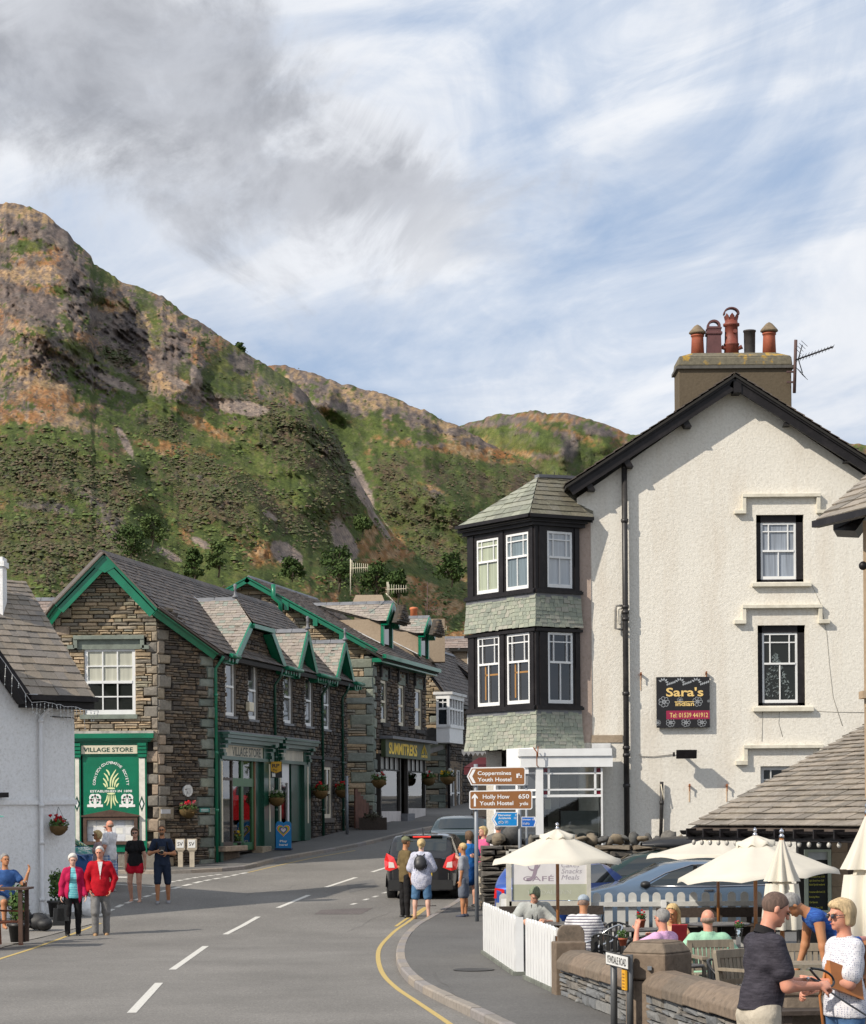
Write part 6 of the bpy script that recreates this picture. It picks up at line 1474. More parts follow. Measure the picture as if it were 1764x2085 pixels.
 pipe([g(1266,1234),g(1254,1234),g(1253,1242),g(1253,1281),g(1268,1283)],.028,MG,'branch_pipe',t);pipe([g(1266,1240,.14),g(1259,1240,.14),g(1258,1246),g(1259,1270),g(1266,1273)],.026,M_PIPEW,'branch_pipe',t)
 pipe([f.w(*L(1347,1592),.1),f.w(*L(1347,1640),.1),f.w(*L(1345,1705),.1)],.042,MP,'short_pipe',t,[f.w(*L(1347,1635),.1)]);pipe([f.w(*L(1345,1597),.15),f.w(*L(1351,1630),.15)],.012,M_CREAM,'cord',t)
 RU=plain('rust',(.25,.085,.03),.9,.3)
 for x,y in((1305,1374),(1438,1372),(1404,1601),(1480,1601)):
  mb=MB();p=f.w(*L(x,y),0);mb.bar(p,p+V((0,-.12,.03)),.035,.05);mb.bar(p+V((0,-.1,.03)),p+V((0,-.1,-.12)),.02,.02);mb.build('iron_pin',RU,t)
  fbox('rust_run',f,(L(x,y)[0]-.012,L(x,y)[0]+.012,L(x,y+32)[1],L(x,y)[1]),0,.012,plain('rust_stain',(.55,.40,.27),.95,.1,5),t)
 fl=thing('floodlight','black floodlight on a bracket on the white wall under the restaurant sign','floodlight',f.w(*L(1393,1538),0));a=L(1393,1537)
 mb=MB();c=f.w(a[0],a[1],.42);mb.hexa([c+V((x,y,z_))for z_ in(-.10,.10)for x,y in((-.24,-.13-.06*z_*5),(.24,-.13-.06*z_*5),(.20,.1),(-.20,.1))]);mb.build('housing',M_BLACK,fl)
 mb=MB();mb.box((c.x,c.y+.22,c.z-.02),(.06,.44,.05));mb.box((c.x-.28,c.y,c.z+.0),(.04,.1,.1));mb.build('bracket',M_BLACK,fl)
 pipe([f.w(*L(1375,1536),.02),f.w(*L(1330,1541),.02),f.w(*L(1304,1540),.02),f.w(*L(1303,1533),.02)],.008,MG,'cable',fl)
 for pts in([(1653,1190),(1672,1230),(1684,1290),(1690,1360),(1697,1420),(1716,1478)],[(1665,1448),(1700,1450),(1764,1451)],[(1588,1450),(1586,1472),(1594,1500)],[(1553,1450),(1552,1510)]):
  pipe([f.w(*L(x,y),.004)for x,y in pts],.007,plain('hairline',(.36,.34,.30),.9),'cable',t,n=4)
 yb_=YW+1.3;p0=at(1618,800,yb_);p1=at(1621,692,yb_);aer=thing('television_aerial','brown stick aerial strapped to the right side of the big chimney stack','aerial',p0)
 mb=MB();mb.tube([p0,p1],.04,8);mb.box((p0.x-.08,p0.y,at(1618,778,yb_).z),(.2,.06,.04));mb.box((p0.x-.08,p0.y,at(1618,757,yb_).z),(.2,.06,.04));mb.build('mast',plain('rusty_mast',(.09,.05,.045),.7),aer)
 a,b=at(1626,731,yb_-.2),at(1697,706,yb_-1.0);mb=MB();mb.tube([a,b],.02,6);d=(b-a).normalized();s_=V((.55,.0,-.5)).normalized()
 for i in range(12):
  p=a.lerp(b,i/11);e=.20-.008*i;mb.tube([p-V((.35,.6,.55))*e,p+V((.35,.6,.55))*e],.008,4)
 for q in(-1,1):
  c=a+V((0,0,.22*q))
  for i in range(4):mb.tube([c+V((-.1+.05*i,-.18,.06*i*q)),c+V((.1+.05*i,.18,-.06+.06*i*q))],.008,4)
  mb.tube([a,c+V((.1,0,.12*q))],.012,4)
 mb.tube([at(1620,733,yb_),a],.02,5);mb.build('boom',M_BLACK,aer)
 return f,t
F_W,WHITE=build_white()
def build_sign_board():
 f=F_W;r=rect(f,1336,1379,1444,1482);t=thing('restaurant_sign','square black restaurant sign with gold lettering and grey flowers on the white wall','sign',f.w(r[0],r[2],0))
 fbox('panel',f,r,.05,.12,plain('sign_black',(.012,.011,.012),.4,.1),t)
 s0,s1,z0,z1=r;w,h=s1-s0,z1-z0;S=lambda a,b:(s0+w*a,z1-h*b)
 MGd=plain('sign_gold',(.78,.55,.20),.5,.03);MR=plain('sign_crimson',(.30,.015,.06),.5,.05);MGr=plain('sign_grey_flower',(.34,.36,.38),.6,.05)
 put_text("Sara's",f,*S(.53,.295),.20,MGd,t,width=w*.70,o=.124,bold=.02,name='sign_lettering')
 a,b=S(.53,.53);put_text('indian',f,a,b,.10,MGd,t,width=w*.35,o=.124,bold=.02,name='sign_lettering');mb=MB();mb.fbox(f,s0+w*.34,s0+w*.70,z1-h*.50,z1-h*.485,.121,.124);mb.build('lettering_bar',MGd,t)
 mb=MB();mb.fbox(f,s0+w*.18,s1-.003,z1-h*.835,z1-h*.665,.12,.124);mb.build('telephone_band',MR,t)
 put_text('Tel: 01539 441912',f,*S(.605,.752),.11,MGd,t,width=w*.72,o=.127,bold=.008,name='sign_lettering')
 def ring(cx,cy,ro,ri,o_,k=14):
  c,z=S(cx,cy);v=[f.w(c+q*math.cos(6.283*j/k),z+q*math.sin(6.283*j/k),o_)for q in(ri*w,ro*w)for j in range(k)];return v,[(j,k+j,k+(j+1)%k,(j+1)%k)for j in range(k)]
 def flower(cx,cy,R_):
  mb=MB()
  for j in range(7):
   a=6.283*j/7;v,fc=ring(cx+.62*R_*math.cos(a),cy+.62*R_*math.sin(a),R_*.36,R_*.27,.122,8);mb.add(v,fc)
  v,fc=ring(cx,cy,R_*.34,R_*.2,.1225);mb.add(v,fc);v,fc=ring(cx,cy,R_*.12,.0001,.1225,8);mb.add(v,fc)
  mb.build('flower_motif',MGr,t)
 for x,y,q in((.14,.49,.11),(.77,.49,.10),(.44,.46,.06),(.02,.90,.06),(.26,.90,.09),(.55,.90,.09),(.85,.90,.09),(.98,.48,.03)):flower(x,y,q)
 def leafy(cx,cy):
  mb=MB()
  for a in(-2.6,-2.0,-1.4,-.8,-.2):
   c,z=S(cx+.04*math.cos(a),cy+.04*math.sin(a));q=w*.05;da=V((math.cos(a),-math.sin(a)))
   mb.add([f.w(c,z,.1225),f.w(c+q*(da.x*.5-da.y*.35),z+q*(da.y*.5+da.x*.35),.1225),f.w(c+q*da.x*1.3,z+q*da.y*1.3,.1225),f.w(c+q*(da.x*.5+da.y*.35),z+q*(da.y*.5-da.x*.35),.1225)],[(0,1,2,3)])
  mb.build('leaf_motif',MGr,t)
 for x in(.13,.44,.75):leafy(x,.115)
 for x in(.27,.57,.90):
  for k in range(5):mb=MB();c,z=S(x-.07+.035*k,.175-.012*k);mb.add([f.w(c,z,.1225),f.w(c+.03,z+.03,.1225),f.w(c+.01,z+.07,.1225),f.w(c-.015,z+.03,.1225)],[(0,1,2,3)]);mb.build('leaf_motif',MGr,t)
build_sign_board()
# --- corner bay and the shopfront under it
def build_bay():
 t=WHITE;c0=at(1094.5,1655,52.2);dl=V((.58,-.81,0));dr=V((.84,.54,0))
 fl=Frame((c0.x,c0.y),(dl.x,dl.y));fr=Frame((c0.x,c0.y),(dr.x,dr.y));WL=2.65;WR=fr.loc(1181,1200)[0]
 zl=lambda y:fl.loc(1094,y)[1]
 bay=MB();
 z=dict(eave=zl(1050),top=zl(1068),sill=zl(1200),sk=zl(1208),ft=zl(1275),top2=zl(1284),sill2=zl(1438),sk2=zl(1446),bot=zl(1524))
 P=[fl.w(-WL,0,0),c0,fr.w(WR+.5,0,0),fr.w(WR+.6,0,-2),fl.w(-WL,0,-2.2)];k=len(P)
 def prism(mb,P,za,zb_):k=len(P);mb.add([(p.x,p.y,za)for p in P]+[(p.x,p.y,zb_)for p in P],[tuple(range(k-1,-1,-1)),tuple(range(k,2*k))]+[(i,(i+1)%k,k+(i+1)%k,k+i)for i in range(k)])
 ins=lambda e:[fl.w(-WL+e,0,-e),fl.w(-e*.6,0,-e),fr.w(WR+.3,0,-e),fr.w(WR+.4,0,-2),fl.w(-WL+e,0,-2.2)]
 core=MB();prism(core,ins(.12),z['bot'],z['eave']);core.build('bay_core',M_DARKROOM,t)
 Wd={'u':[(fl,966+7,1094.5,1018,1208),None],}
 def face(fr_,w,s_from,s_to,ztop,zsill,wins,wr_):
  xs=[s_from]+[q for a,b in wins for q in(a,b)]+[s_to]
  mb=MB()
  for i in range(0,len(xs),2):mb.fbox(fr_,xs[i],xs[i+1],zsill,ztop,-.12,.0)
  for i in range(0,len(xs),2):
   m=(xs[i]+xs[i+1])/2;q=(xs[i+1]-xs[i])*.22;mb.fbox(fr_,m-q,m+q,zsill+.02,ztop-.02,0,.025)
  for(a,b),(c,d)in zip(wins,wr_):mb.fbox(fr_,a,b,d,ztop,-.12,0);mb.fbox(fr_,a,b,zsill,c,-.12,0)
  mb.build('bay_frame',M_BLACK,t)
  mb=MB();mb.fbox(fr_,s_from-.03,s_to+.03,zsill-.07,zsill+.0,-.05,.10);mb.fbox(fr_,s_from-.02,s_to+.02,zsill-.02,zsill+.03,-.05,.06);mb.build('bay_sill',M_BLACK,t)
 q4=lambda x,y:(867+x*.305,924.8+y*.305)
 def wr(fr_,a,b,c,d):
  (x0,y0),(x1,y1)=q4(a,b),q4(c,d);return rect(fr_,x0,y0,x1,y1,-.05)
 cu=curtain_mat('pale_green_curtain',(.42,.46,.33),22,.6);cb=curtain_mat('patterned_blue_curtain',(.20,.26,.29),60,.35);cw=curtain_mat('white_net_curtain',(.42,.45,.48),20,.8)
 dk=glass_mat('cafe_dark_glass',(.022,.02,.018));
 U=[wr(fl,350,566,495,930),wr(fl,545,528,695,905)];face(fl,WL,-WL,0,z['top'],z['sill'],[(U[0][0],U[0][1]),(U[1][0],U[1][1])],[(U[0][2],U[0][3]),(U[1][2],U[1][3])])
 U2=wr(fr,803,518,970,893);face(fr,WR,0,WR,z['top'],z['sill'],[(U2[0],U2[1])],[(U2[2],U2[3])])
 Lw=[wr(fl,355,1218,502,1683),wr(fl,552,1198,703,1668)];face(fl,WL,-WL,0,z['top2'],z['sill2'],[(Lw[0][0],Lw[0][1]),(Lw[1][0],Lw[1][1])],[(Lw[0][2],Lw[0][3]),(Lw[1][2],Lw[1][3])])
 L2=wr(fr,808,1192,975,1665);face(fr,WR,0,WR,z['top2'],z['sill2'],[(L2[0],L2[1])],[(L2[2],L2[3])])
 for f_,w,g,sp in((fl,U[0],cu,.58),(fl,U[1],cb,.58),(fr,U2,cw,.54),(fl,Lw[0],dk,.60),(fl,Lw[1],dk,.60),(fr,L2,dk,.58)):sash(f_,w,t,o=-.06,fw=.055,split=sp,top='margin',bot='two',glass=g,gtop=g,bar=.026)
 for w in Lw:
  mb=MB();mb.fbox(fl,w[0]+.25,w[0]+.30,w[2]+.15,w[2]+1.0,-.045,-.038);mb.fbox(fl,w[0]+.25,w[1]-.1,w[2]+.72,w[2]+.76,-.045,-.038);mb.build('chair_behind_glass',plain('chair_wood',(.33,.17,.05),.6),t)
 def skirt(fr_,s0,s1,za,zb_,kick,seed,e0,e1):
  rows=6;H=za-zb_
  O=lambda s,q:fr_.w(s+(e0 if s<(s0+s1)/2 else e1)*kick*q*0,zb_+H*(1-q),.02+kick*q**2)
  r=random.Random(seed);n=8 if H<.85 else 10
  mb0=MB();mb0.add([O(s0-e0*kick,1),O(s1+e1*kick,1),O(s1,0),O(s0,0)],[(0,1,2,3)]);
  for i in range(n):
   q1=(i+1)/n;q0=i/n;zt=za-H*q0;zb2=za-H*q1;ob=.02+kick*q1**2;ot=.02+kick*q0**2
   a=s0-e0*(ob+.02);b=s1+e1*(ob+.02);s=a
   while s<b-.03:
    w=min(r.uniform(.11,.21),b-s);w=b-s if b-s-w<.07 else w;j=r.uniform(-.012,.012);th=r.uniform(.008,.016);g=.004
    mb=MB();dd=r.uniform(.0,.008)
    A=[(s+g,zb2+j,ob+.012+dd),(s+w-g,zb2+j+r.uniform(-.006,.006),ob+.012+dd),(s+w-g,zt+.02,ot+dd),(s+g,zt+.02,ot+dd)]
    mb.add([fr_.w(*p)for p in A]+[fr_.w(p[0],p[1],p[2]+th)for p in A],[(3,2,1,0),(4,5,6,7),(0,1,5,4),(1,2,6,5),(2,3,7,6),(3,0,4,7)])
    mb.build('wall_slate',M_SLATEG,t);s+=w
  return mb0
 for za,zb_,kk in((z['sk']-.02,z['ft'],.06),(z['sk2']-.02,z['bot'],.07)):
  mm=MB();P0=ins(-.0);
  skirt(fl,-WL,.01,za,zb_,kk,3,.3,.93);skirt(fr,-.0,WR,za,zb_,kk,4,.93,.3)
  mb=MB();mb.fbox(fl,-WL,.0,za-.05,za+.08,-.05,.045);mb.fbox(fr,0,WR,za-.05,za+.08,-.05,.045);mb.build('lead_flashing',M_GREYLEAD,t)
  core=MB();core.fbox(fl,-WL,0,zb_,za,-.4,.015);core.fbox(fr,0,WR,zb_,za,-.4,.015);core.build('bay_panel',M_DARKROOM,t)
 mb=MB();mb.fbox(fl,-WL-.06,.02,z['ft']-.03,z['top2']--.0,-.1,.06);mb.fbox(fr,-.02,WR+.04,z['ft']-.03,z['top2'],-.1,.06);mb.build('bay_head',M_BLACK,t)
 e=.30
 for i,(o_,za,zb_)in enumerate(((.10,z['top']-.0,z['top']+.08),(.20,z['top']+.08,z['eave']-.05))):
  mb=MB();P=[fl.w(-WL-o_*.6,0,o_),fl.w(o_*.45,0,o_),fr.w(WR+.1,0,o_),fr.w(WR+.1,0,-1.2),fl.w(-WL-o_*.6,0,-1.6)];prism(mb,P,za,zb_);mb.build('eaves_moulding',M_BLACK,t)
 E0,E1,E2=fl.w(-WL-.10,0,.24),fl.w(.105,0,.24),fr.w(WR+.22,0,.24)
 ze=z['eave'];E0.z=E1.z=E2.z=ze
 mb=MB();mb.bar(E0,E1,.1,.08);mb.bar(E1,E2,.1,.08);mb.build('gutter',M_BLACK,t)
 A=at(1097,972,53.25);Bq=at(1172,976,53.9)
 def tri_slates(a,b,top,seed,extra=None,mat=M_SLATEG):
  U=(b-a).normalized();n=U.cross(top-a);T=n.cross(U).normalized();T=T if T.z>0 else-T
  q=lambda p:((p-a).dot(U),(p-a).dot(T));reg=[(0,0),q(b)]+([q(extra)]if extra else[])+[q(top)]
  lay_slates(a,U,T,reg,mat,t,'roof_slate',140,.20,.13,.34,.2,.012,seed,.02)
  mb=MB();P=[a,b]+([extra]if extra else[])+[top];k=len(P);N=V((0,0,-.03));mb.add([p+N for p in P]+[p+N*3 for p in P],[tuple(range(k)),tuple(range(2*k-1,k-1,-1))]);mb.build('roof_deck',M_DARKROOM,t)
 M_BR=piece_mat('bay_roof_slate',[(.235,.245,.195),(.20,.21,.17),(.27,.28,.225),(.18,.185,.155),(.25,.255,.21)],.7,.45,18,vary=.2,moss=((.13,.12,.085),.6,.57))
 tri_slates(E0,E1,A,201,mat=M_BR);M_BR2=piece_mat('bay_roof_slate_mossy',[(.14,.13,.095),(.17,.155,.115),(.12,.11,.085),(.16,.15,.12)],.75,.5,18,moss=((.22,.22,.17),.5,.55))
 D_=Bq+V((.35,.1,0));tri_slates(E1,E2,A,202,D_,M_BR2)
 mb=MB();mb.bar(A+V((-.04,0,.03)),D_+V((0,0,.03)),.2,.07);mb.build('ridge_tile',M_GREYLEAD,t)
 mb=MB()
 for i in range(8):
  p=A.lerp(D_,(i+.3)/8);mb.tube([p,p+V((.03*(-1)**i,0,.14))],.008,4)
 mb.build('bird_spikes',M_BLACK,t)
 mb=MB();mb.bar(E2+V((-.55,.1,.18)),E2+V((-.05,.05,.02)),.2,.04);mb.build('flashing',M_LEAD,t)
# ---------- shopfront
 Ws=M_WHITEP;zf0,zf1,zf2=zl(1562),zl(1538),zl(1527);fs2=Frame((fl.w(0,0,.18).x,fl.w(0,0,.18).y),(1,.02));fs2.p=V((c0.x-.0,c0.y-.05,0))
 zgr=G(52)+.1
 q5=lambda x,y:(1750*.578+x*.578/3.92,2600*.578+y*.578/3.92)
 def r5(x0,y0,x1,y1,off=0):a=q5(x0,y0);b=q5(x1,y1);return rect(fs2,a[0],a[1],b[0],b[1],off)
 fa=r5(335,250,1598,402);fbox('shop_fascia',fs2,fa,-.6,.10,Ws,t);fbox('shop_cornice',fs2,(fa[0]-.05,fa[1]-.02,fa[3],fa[3]+.17),-.6,.14,Ws,t)
 fbox('shop_fascia',fl,(-1.0,.04,fa[2],fa[3]+.2),-.5,.12,Ws,t)
 s_end=fa[1];mb=MB()
 pw=r5(540,405,640,1400);mb.fbox(fs2,pw[0],pw[1],zgr,fa[2],-.2,.06)
 pe=r5(1440,405,1475,1400);mb.fbox(fs2,pe[0],pe[1]-.02,zgr,fa[2],-.6,.02)
 a,b=r5(640,405,1440,800)[:2]
 for yy,hh in((487,.04),(712,.04),(797,.06)):
  zz=r5(640,yy,1440,yy+1)[2];mb.fbox(fs2,a,b,zz-hh/2,zz+hh/2,-.08,.0)
 for xx in(720,1362):
  s=r5(xx,405,xx+1,800)[0];mb.fbox(fs2,s-.025,s+.025,r5(0,797,1,798)[2],fa[2],-.08,.0)
 mb.fbox(fs2,a,b,zgr,zgr+.5,-.1,.02);w=mb.build('shop_window',Ws,t)
 g=MB();g.fbox(fs2,a,b,zgr+.5,fa[2],-.06,-.05);g.build('pane',clear_glass(),w)
 MRd=plain('red_stained_glass',(.22,.01,.03),.15,.1)
 for x0,x1 in((648,706),(1378,1436)):
  for y0,y1 in((415,472),(727,782)):fbox('stained_pane',fs2,r5(x0,y0,x1,y1),-.05,-.04,MRd,w)
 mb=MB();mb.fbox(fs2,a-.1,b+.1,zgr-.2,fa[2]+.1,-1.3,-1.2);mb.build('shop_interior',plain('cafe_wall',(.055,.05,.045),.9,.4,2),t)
 ct=r5(905,1005,1430,1400);fbox('counter_screen',fs2,ct,-.45,-.4,plain('frosted_screen',(.22,.235,.225),.5,.1),t);fbox('poster',fs2,r5(680,840,765,985),-.30,-.29,M_CREAM,t)
 bd_=r5(740,510,895,1400);fbox('inner_door',fs2,bd_,-.8,-.75,plain('inner_cream',(.20,.18,.14),.6),t)
 mb=MB();s_a=-1.6;mb.fbox(fl,s_a,s_a+.08,zgr,fa[2],-.1,.05);mb.fbox(fl,-.75,-.67,zgr,fa[2],-.1,.05)
 for yy in(1574,1609,1623):zz=zl(yy);mb.fbox(fl,s_a,0,zz-.025,zz+.025,-.08,.03)
 mb.fbox(fl,s_a,0,zgr,zgr+.5,-.1,.05);w2=mb.build('shop_window',Ws,t);g=MB();g.fbox(fl,s_a+.08,-.05,zgr+.5,fa[2],-.04,-.03);g.build('pane',glass_mat('street_glass',(.05,.055,.06)),w2)
 fw_=Frame((fl.w(-WL,0,-.5).x,fl.w(-WL,0,-.5).y),(.2,1),True);fbox('street_wall',fw_,(0,9,zgr-.5,z['eave']-.3),-.4,-.02,M_ROUGHW,t)
 mb=MB();a_=at(893+0,1500,52);p=at(993.6,1545,51.9);p=at(q5(556,200)[0],q5(556,200)[1],51.9);mb.tube([p+V((-.08,0,.12)),p,p+V((0,0,-.3)),p+V((.04,0,-.34))],.014,5);mb.tube([p+V((.03,0,.14)),p+V((.02,0,-.1))],.012,5);mb.build('rusty_hook',plain('rust',(.25,.085,.03)),t)
 return fl,fr,fs2
F_BL,F_BR,F_SF=build_bay()
aerial(at(714,1212,84),at(714,1138,84),(at(716,1157,84),at(749,1156,83.4)),M_CREAM,'tall pole aerial with a short comb, above the first dormer',9,.42)
aerial(at(812,1235,92),at(786,1208,92),(at(788,1200,92),at(827,1199,91)),M_CREAM,'low aerial with a square reflector just right of the broad chimney',9,.42,rows=4)
aerial(at(869,1310,96),at(871,1185,96),(at(866,1242,96),at(899,1242,95)),plain('rusty_mast',(.09,.05,.045)),'rusty mast aerial left of the black bay, with one comb',8,.40)
aerial(at(869,1300,97),at(870,1262,97),(at(874,1282,97),at(909,1281,96)),M_CREAM,'lowest comb aerial standing over the pink dormer slates',9,.42)
# === WALLS, FENCES, SIGNS, CAFE GARDEN
M_COPE=piece_mat('sandstone_cope',[(.165,.125,.092),(.19,.145,.108),(.145,.115,.088),(.175,.138,.104)],.88,.5,11,vary=.35,moss=((.09,.075,.06),.6,.56))
M_DRYW=piece_mat('dark_dry_walling',[(.10,.09,.078),(.13,.112,.09),(.075,.07,.064),(.165,.135,.10),(.11,.10,.088)],.88,.6,13,vary=.35,moss=((.05,.052,.045),.6,.55))
M_WALLG=piece_mat('grey_slate_walling',[(.17,.175,.18),(.14,.145,.15),(.20,.20,.195),(.16,.15,.14),(.19,.175,.155),(.22,.22,.215)],.8,.4,14,vary=.28)
M_BOULD=piece_mat('field_boulder',[(.14,.13,.115),(.11,.108,.10),(.17,.15,.12),(.09,.088,.085),(.20,.165,.12)],.9,.7,9,vary=.45,moss=((.26,.25,.22),.4,.6))
M_GREYP=plain('galvanised_post',(.235,.255,.28),.5,.12,4,.1,30,.3)
M_TEAK=piece_mat('weathered_teak',[(.25,.215,.165),(.22,.19,.145),(.28,.24,.185),(.24,.20,.15)],.8,.35,18,grain=(1,1,.2),vary=.25)
M_DKWOOD=piece_mat('dark_stained_timber',[(.06,.045,.036),(.075,.055,.043),(.05,.04,.034)],.75,.4,20,vary=.3)
def boulder(p,r,seed,name='boulder',parent=None):
 mb=MB();mb.ball((0,0,0),r,9,6,.38,random.Random(seed));o=mb.build(name,M_BOULD,None);o.location=p;o.rotation_euler=(seed*.7,seed*1.3,seed*2.1)
 if parent:o.parent=parent;o.matrix_parent_inverse=wmat(parent).inverted()
 return o
# ---- dry stone wall with boulders along the top, behind the parked cars
def dry_wall():
 Y0=49.;a=at(981,1800,Y0);f=Frame((a.x,Y0),(1,0));zt=f.loc(1100,1722)[1];zg=.1;s1=f.loc(1470,1700)[0]
 t=thing('dry_stone_wall','dark dry stone wall topped with boulders in front of the white house','wall',(a.x,Y0,.3))
 fbox('wall_core',f,(.05,s1,zg-.3,zt-.05),-.55,-.14,M_MORTAR,t)
 r=random.Random(21);rows=course(lambda z:0,lambda z:s1,zg,zt-.12,[],.08,.19,.22,.6,r);lay_stones(f,rows,M_DRYW,t,'stone',200,.14,5,.06)
 fe=Frame((a.x,Y0+.5),(0,-1));rows=course(lambda z:0,lambda z:.5,zg,zt-.12,[],.08,.19,.2,.4,r);lay_stones(fe,rows,M_DRYW,t,'stone',0,.14,6,.05)
 lay_stones(f,[(s,min(s1,s+.8),zt-.12,zt)for s in np.arange(0,s1,.82)],M_DRYW,t,'cope_slab',40,.5,7,.1)
 k=0;s=.15
 while s<s1-.2:
  w=r.uniform(.06,.14);h=r.uniform(.07,.16)if k%5 else r.uniform(.15,.21)
  boulder(f.w(s+w,zt+h*.85,-.22+r.uniform(-.06,.06)),V((w*r.uniform(.7,1.1),.16,h)),30+k,'boulder',t);s+=w*1.9+r.uniform(0,.03);k+=1
 boulder(at(1042,1699,Y0+.1),V((.25,.2,.23)),99,'boulder',t);boulder(at(1014,1709,Y0-.1),V((.15,.15,.17)),98,'boulder',t)
 fp=Frame((a.x-.02,Y0-.5),(1,0));rows=course(lambda z:0,lambda z:.98,0,fp.loc(1000,1722)[1],[],.07,.17,.2,.5,r);lay_stones(fp,rows,M_DRYW,t,'stone',60,.4,9,.06)
 fbox('pillar_core',fp,(.04,.92,-.2,zt),-.9,-.3,M_MORTAR,t)
dry_wall()
# ---- low sandstone coped wall along the terrace
WLX=lambda Y:1.536+.14*(28.5-Y)
F_LW=Frame((WLX(28.5),28.5),(.139,-.99));L_LW=28.5-18.6
def low_wall():
 f=F_LW;t=thing('terrace_wall','low slate wall with chamfered sandstone coping beside the pavement','wall',(f.p.x,f.p.y,.1))
 cb=lambda s:.43+.0125*s;Lw=L_LW
 r=random.Random(31)
 pier2=(4.35,4.95)
 rows=[q for q in course(lambda z:.25,lambda z:Lw,.05,.5,[(pier2[0],pier2[1],0,2)],.05,.14,.14,.42,r)]
 lay_stones(f,rows,M_WALLG,t,'stone',290,.12,3,.012)
 fbox('wall_core',f,(.1,Lw,-.05,.42),-.36,-.10,M_MORTAR,t)
 s=.32
 while s<Lw-.1:
  l=min(r.uniform(.75,1.0),Lw-s)
  if s<pier2[0]<s+l:l=pier2[0]-s
  if pier2[0]<=s<pier2[1]:s=pier2[1];continue
  if l<.1:s+=l;continue
  z=cb(s+l/2);mb=MB();P=[(-.42,z),(.06,z),(.06,z+.10),(-.02,z+.19),(-.12,z+.235),(-.30,z+.235),(-.40,z+.12)];n=7;g=.006
  A=[f.w(s+g,b,a)for a,b in P];B=[f.w(s+l-g,b,a)for a,b in P]
  mb.add(A+B,[tuple(range(n)),tuple(range(2*n-1,n-1,-1))]+[(i,i+n,(i+1)%n+n,(i+1)%n)for i in range(n)]);mb.build('coping_stone',M_COPE,t,.012);s+=l
 fs=Frame((WLX(28.5)+.02,28.55),(1,0));z0,z1=.42,fs.loc(1160,1884)[1];w0=fs.loc(1136,1900)[0];w1=fs.loc(1191,1900)[0]
 pts=[(w0,.05),(w1,.05),(w1,z1-.12)]+[(w1-.09+.09*math.cos(a),z1-.12+.12*math.sin(a))for a in(.4,.9,1.3)]+[(w0+.09-.09*math.cos(a),z1-.12+.12*math.sin(a))for a in(1.3,.9,.4)]+[(w0,z1-.12)]
 mb=MB();mb.poly_prism(pts,fs.w,-.16,0);mb.build('end_slab',M_COPE,t,.01)
 mb=MB();mb.fbox(F_LW,-.05,.25,-.05,z1-.2,-.34,.05);mb.build('end_pier',M_COPE,t,.015)
 c=f.w((pier2[0]+pier2[1])/2,0,-.18);rz=math.atan2(-.99,.139)+rad(18);m=Matrix.Rotation(rad(-38),3,'Z');zt=at(1330,1914,c.y).z;h=.255
 def ring(q,z):return[V((c.x,c.y,z))+m@V((i*q,j*q,0))for i,j in((-1,-1),(1,-1),(1,1),(-1,1))]
 mb=MB();mb.hexa(ring(h*.96,0)+ring(h*.96,zt-.42));mb.build('pier',M_COPE,t,.02)
 mb=MB();rs=[(h*1.06,zt-.41),(h*1.06,zt-.13),(h*.80,zt-.02),(h*.55,zt)]
 for(a,za),(b,zb)in zip(rs,rs[1:]):mb.hexa(ring(a,za)+ring(b,zb-.0005))
 mb.build('pier_cap',M_COPE,t,.02)
 mb=MB();p=V((c.x,c.y,zt-.28))+m@V((h*.3,-h*1.07,0));mb.bar(p,p+V((0,-.05,0)),.04,.04);mb.build('wall_fixing',M_GREYP,t)
 c=V((WLX(18.7)+.12,18.75,0));zt=at(1596,2008,18.7).z;mb=MB();mb.box((c.x,c.y,(zt-.06)/2),(.30,.40,zt-.06));mb.box((c.x,c.y,zt-.03),(.36,.44,.08));mb.build('entrance_pier',M_COPE,t,.02)
low_wall()
# ---- white picket gates
def gates():
 for k,(x0,x1,Y0,Y1,n,h0,lab)in enumerate(((985,1050,36.7,31.7,13,.80,'longer white picket gate panel nearest the signpost, folded back'),(1072,1130,31.,28.7,10,.80,'shorter white picket gate panel next to the end of the low wall'))):
  a=V(((x0-CXP)/FPX*Y0,Y0,0));b=V(((x1-CXP)/FPX*Y1,Y1,0));f=Frame((a.x,a.y),(b.x-a.x,b.y-a.y));L=(b-a).length
  t=thing('picket_gate',lab,'gate',a,group='white picket gate panels at the cafe garden')
  zb=.15;w=L/n
  for i in range(n):
   s=w*i;mb=MB();hh=h0+R.uniform(-.006,.006);ww=w*.80
   pts=[(s,zb),(s+ww,zb),(s+ww,zb+hh-.05),(s+ww*.75,zb+hh-.01),(s+ww*.5,zb+hh),(s+ww*.25,zb+hh-.01),(s,zb+hh-.05)]
   mb.poly_prism(pts,f.w,0,.025);mb.build('picket',M_WHITEP,t)
  for z in(.28,.72):fbox('rail',f,(0,L,zb+z-.05,zb+z+.05),-.04,-.001,M_WHITEP,t)
  fbox('plinth',f,(-.05,L+.05,.08,.16),-.12,.06,plain('greenish_concrete',(.16,.17,.145),.9,.3,5),t)
  if k==0:
   fe=Frame((b.x,b.y),(1,0));r_=rect(fe,1050,1868,1066,1981);fbox('gate_leaf_board',fe,(r_[0],r_[1],.13,r_[3]),-.04,0,M_WHITEP,t)
gates()
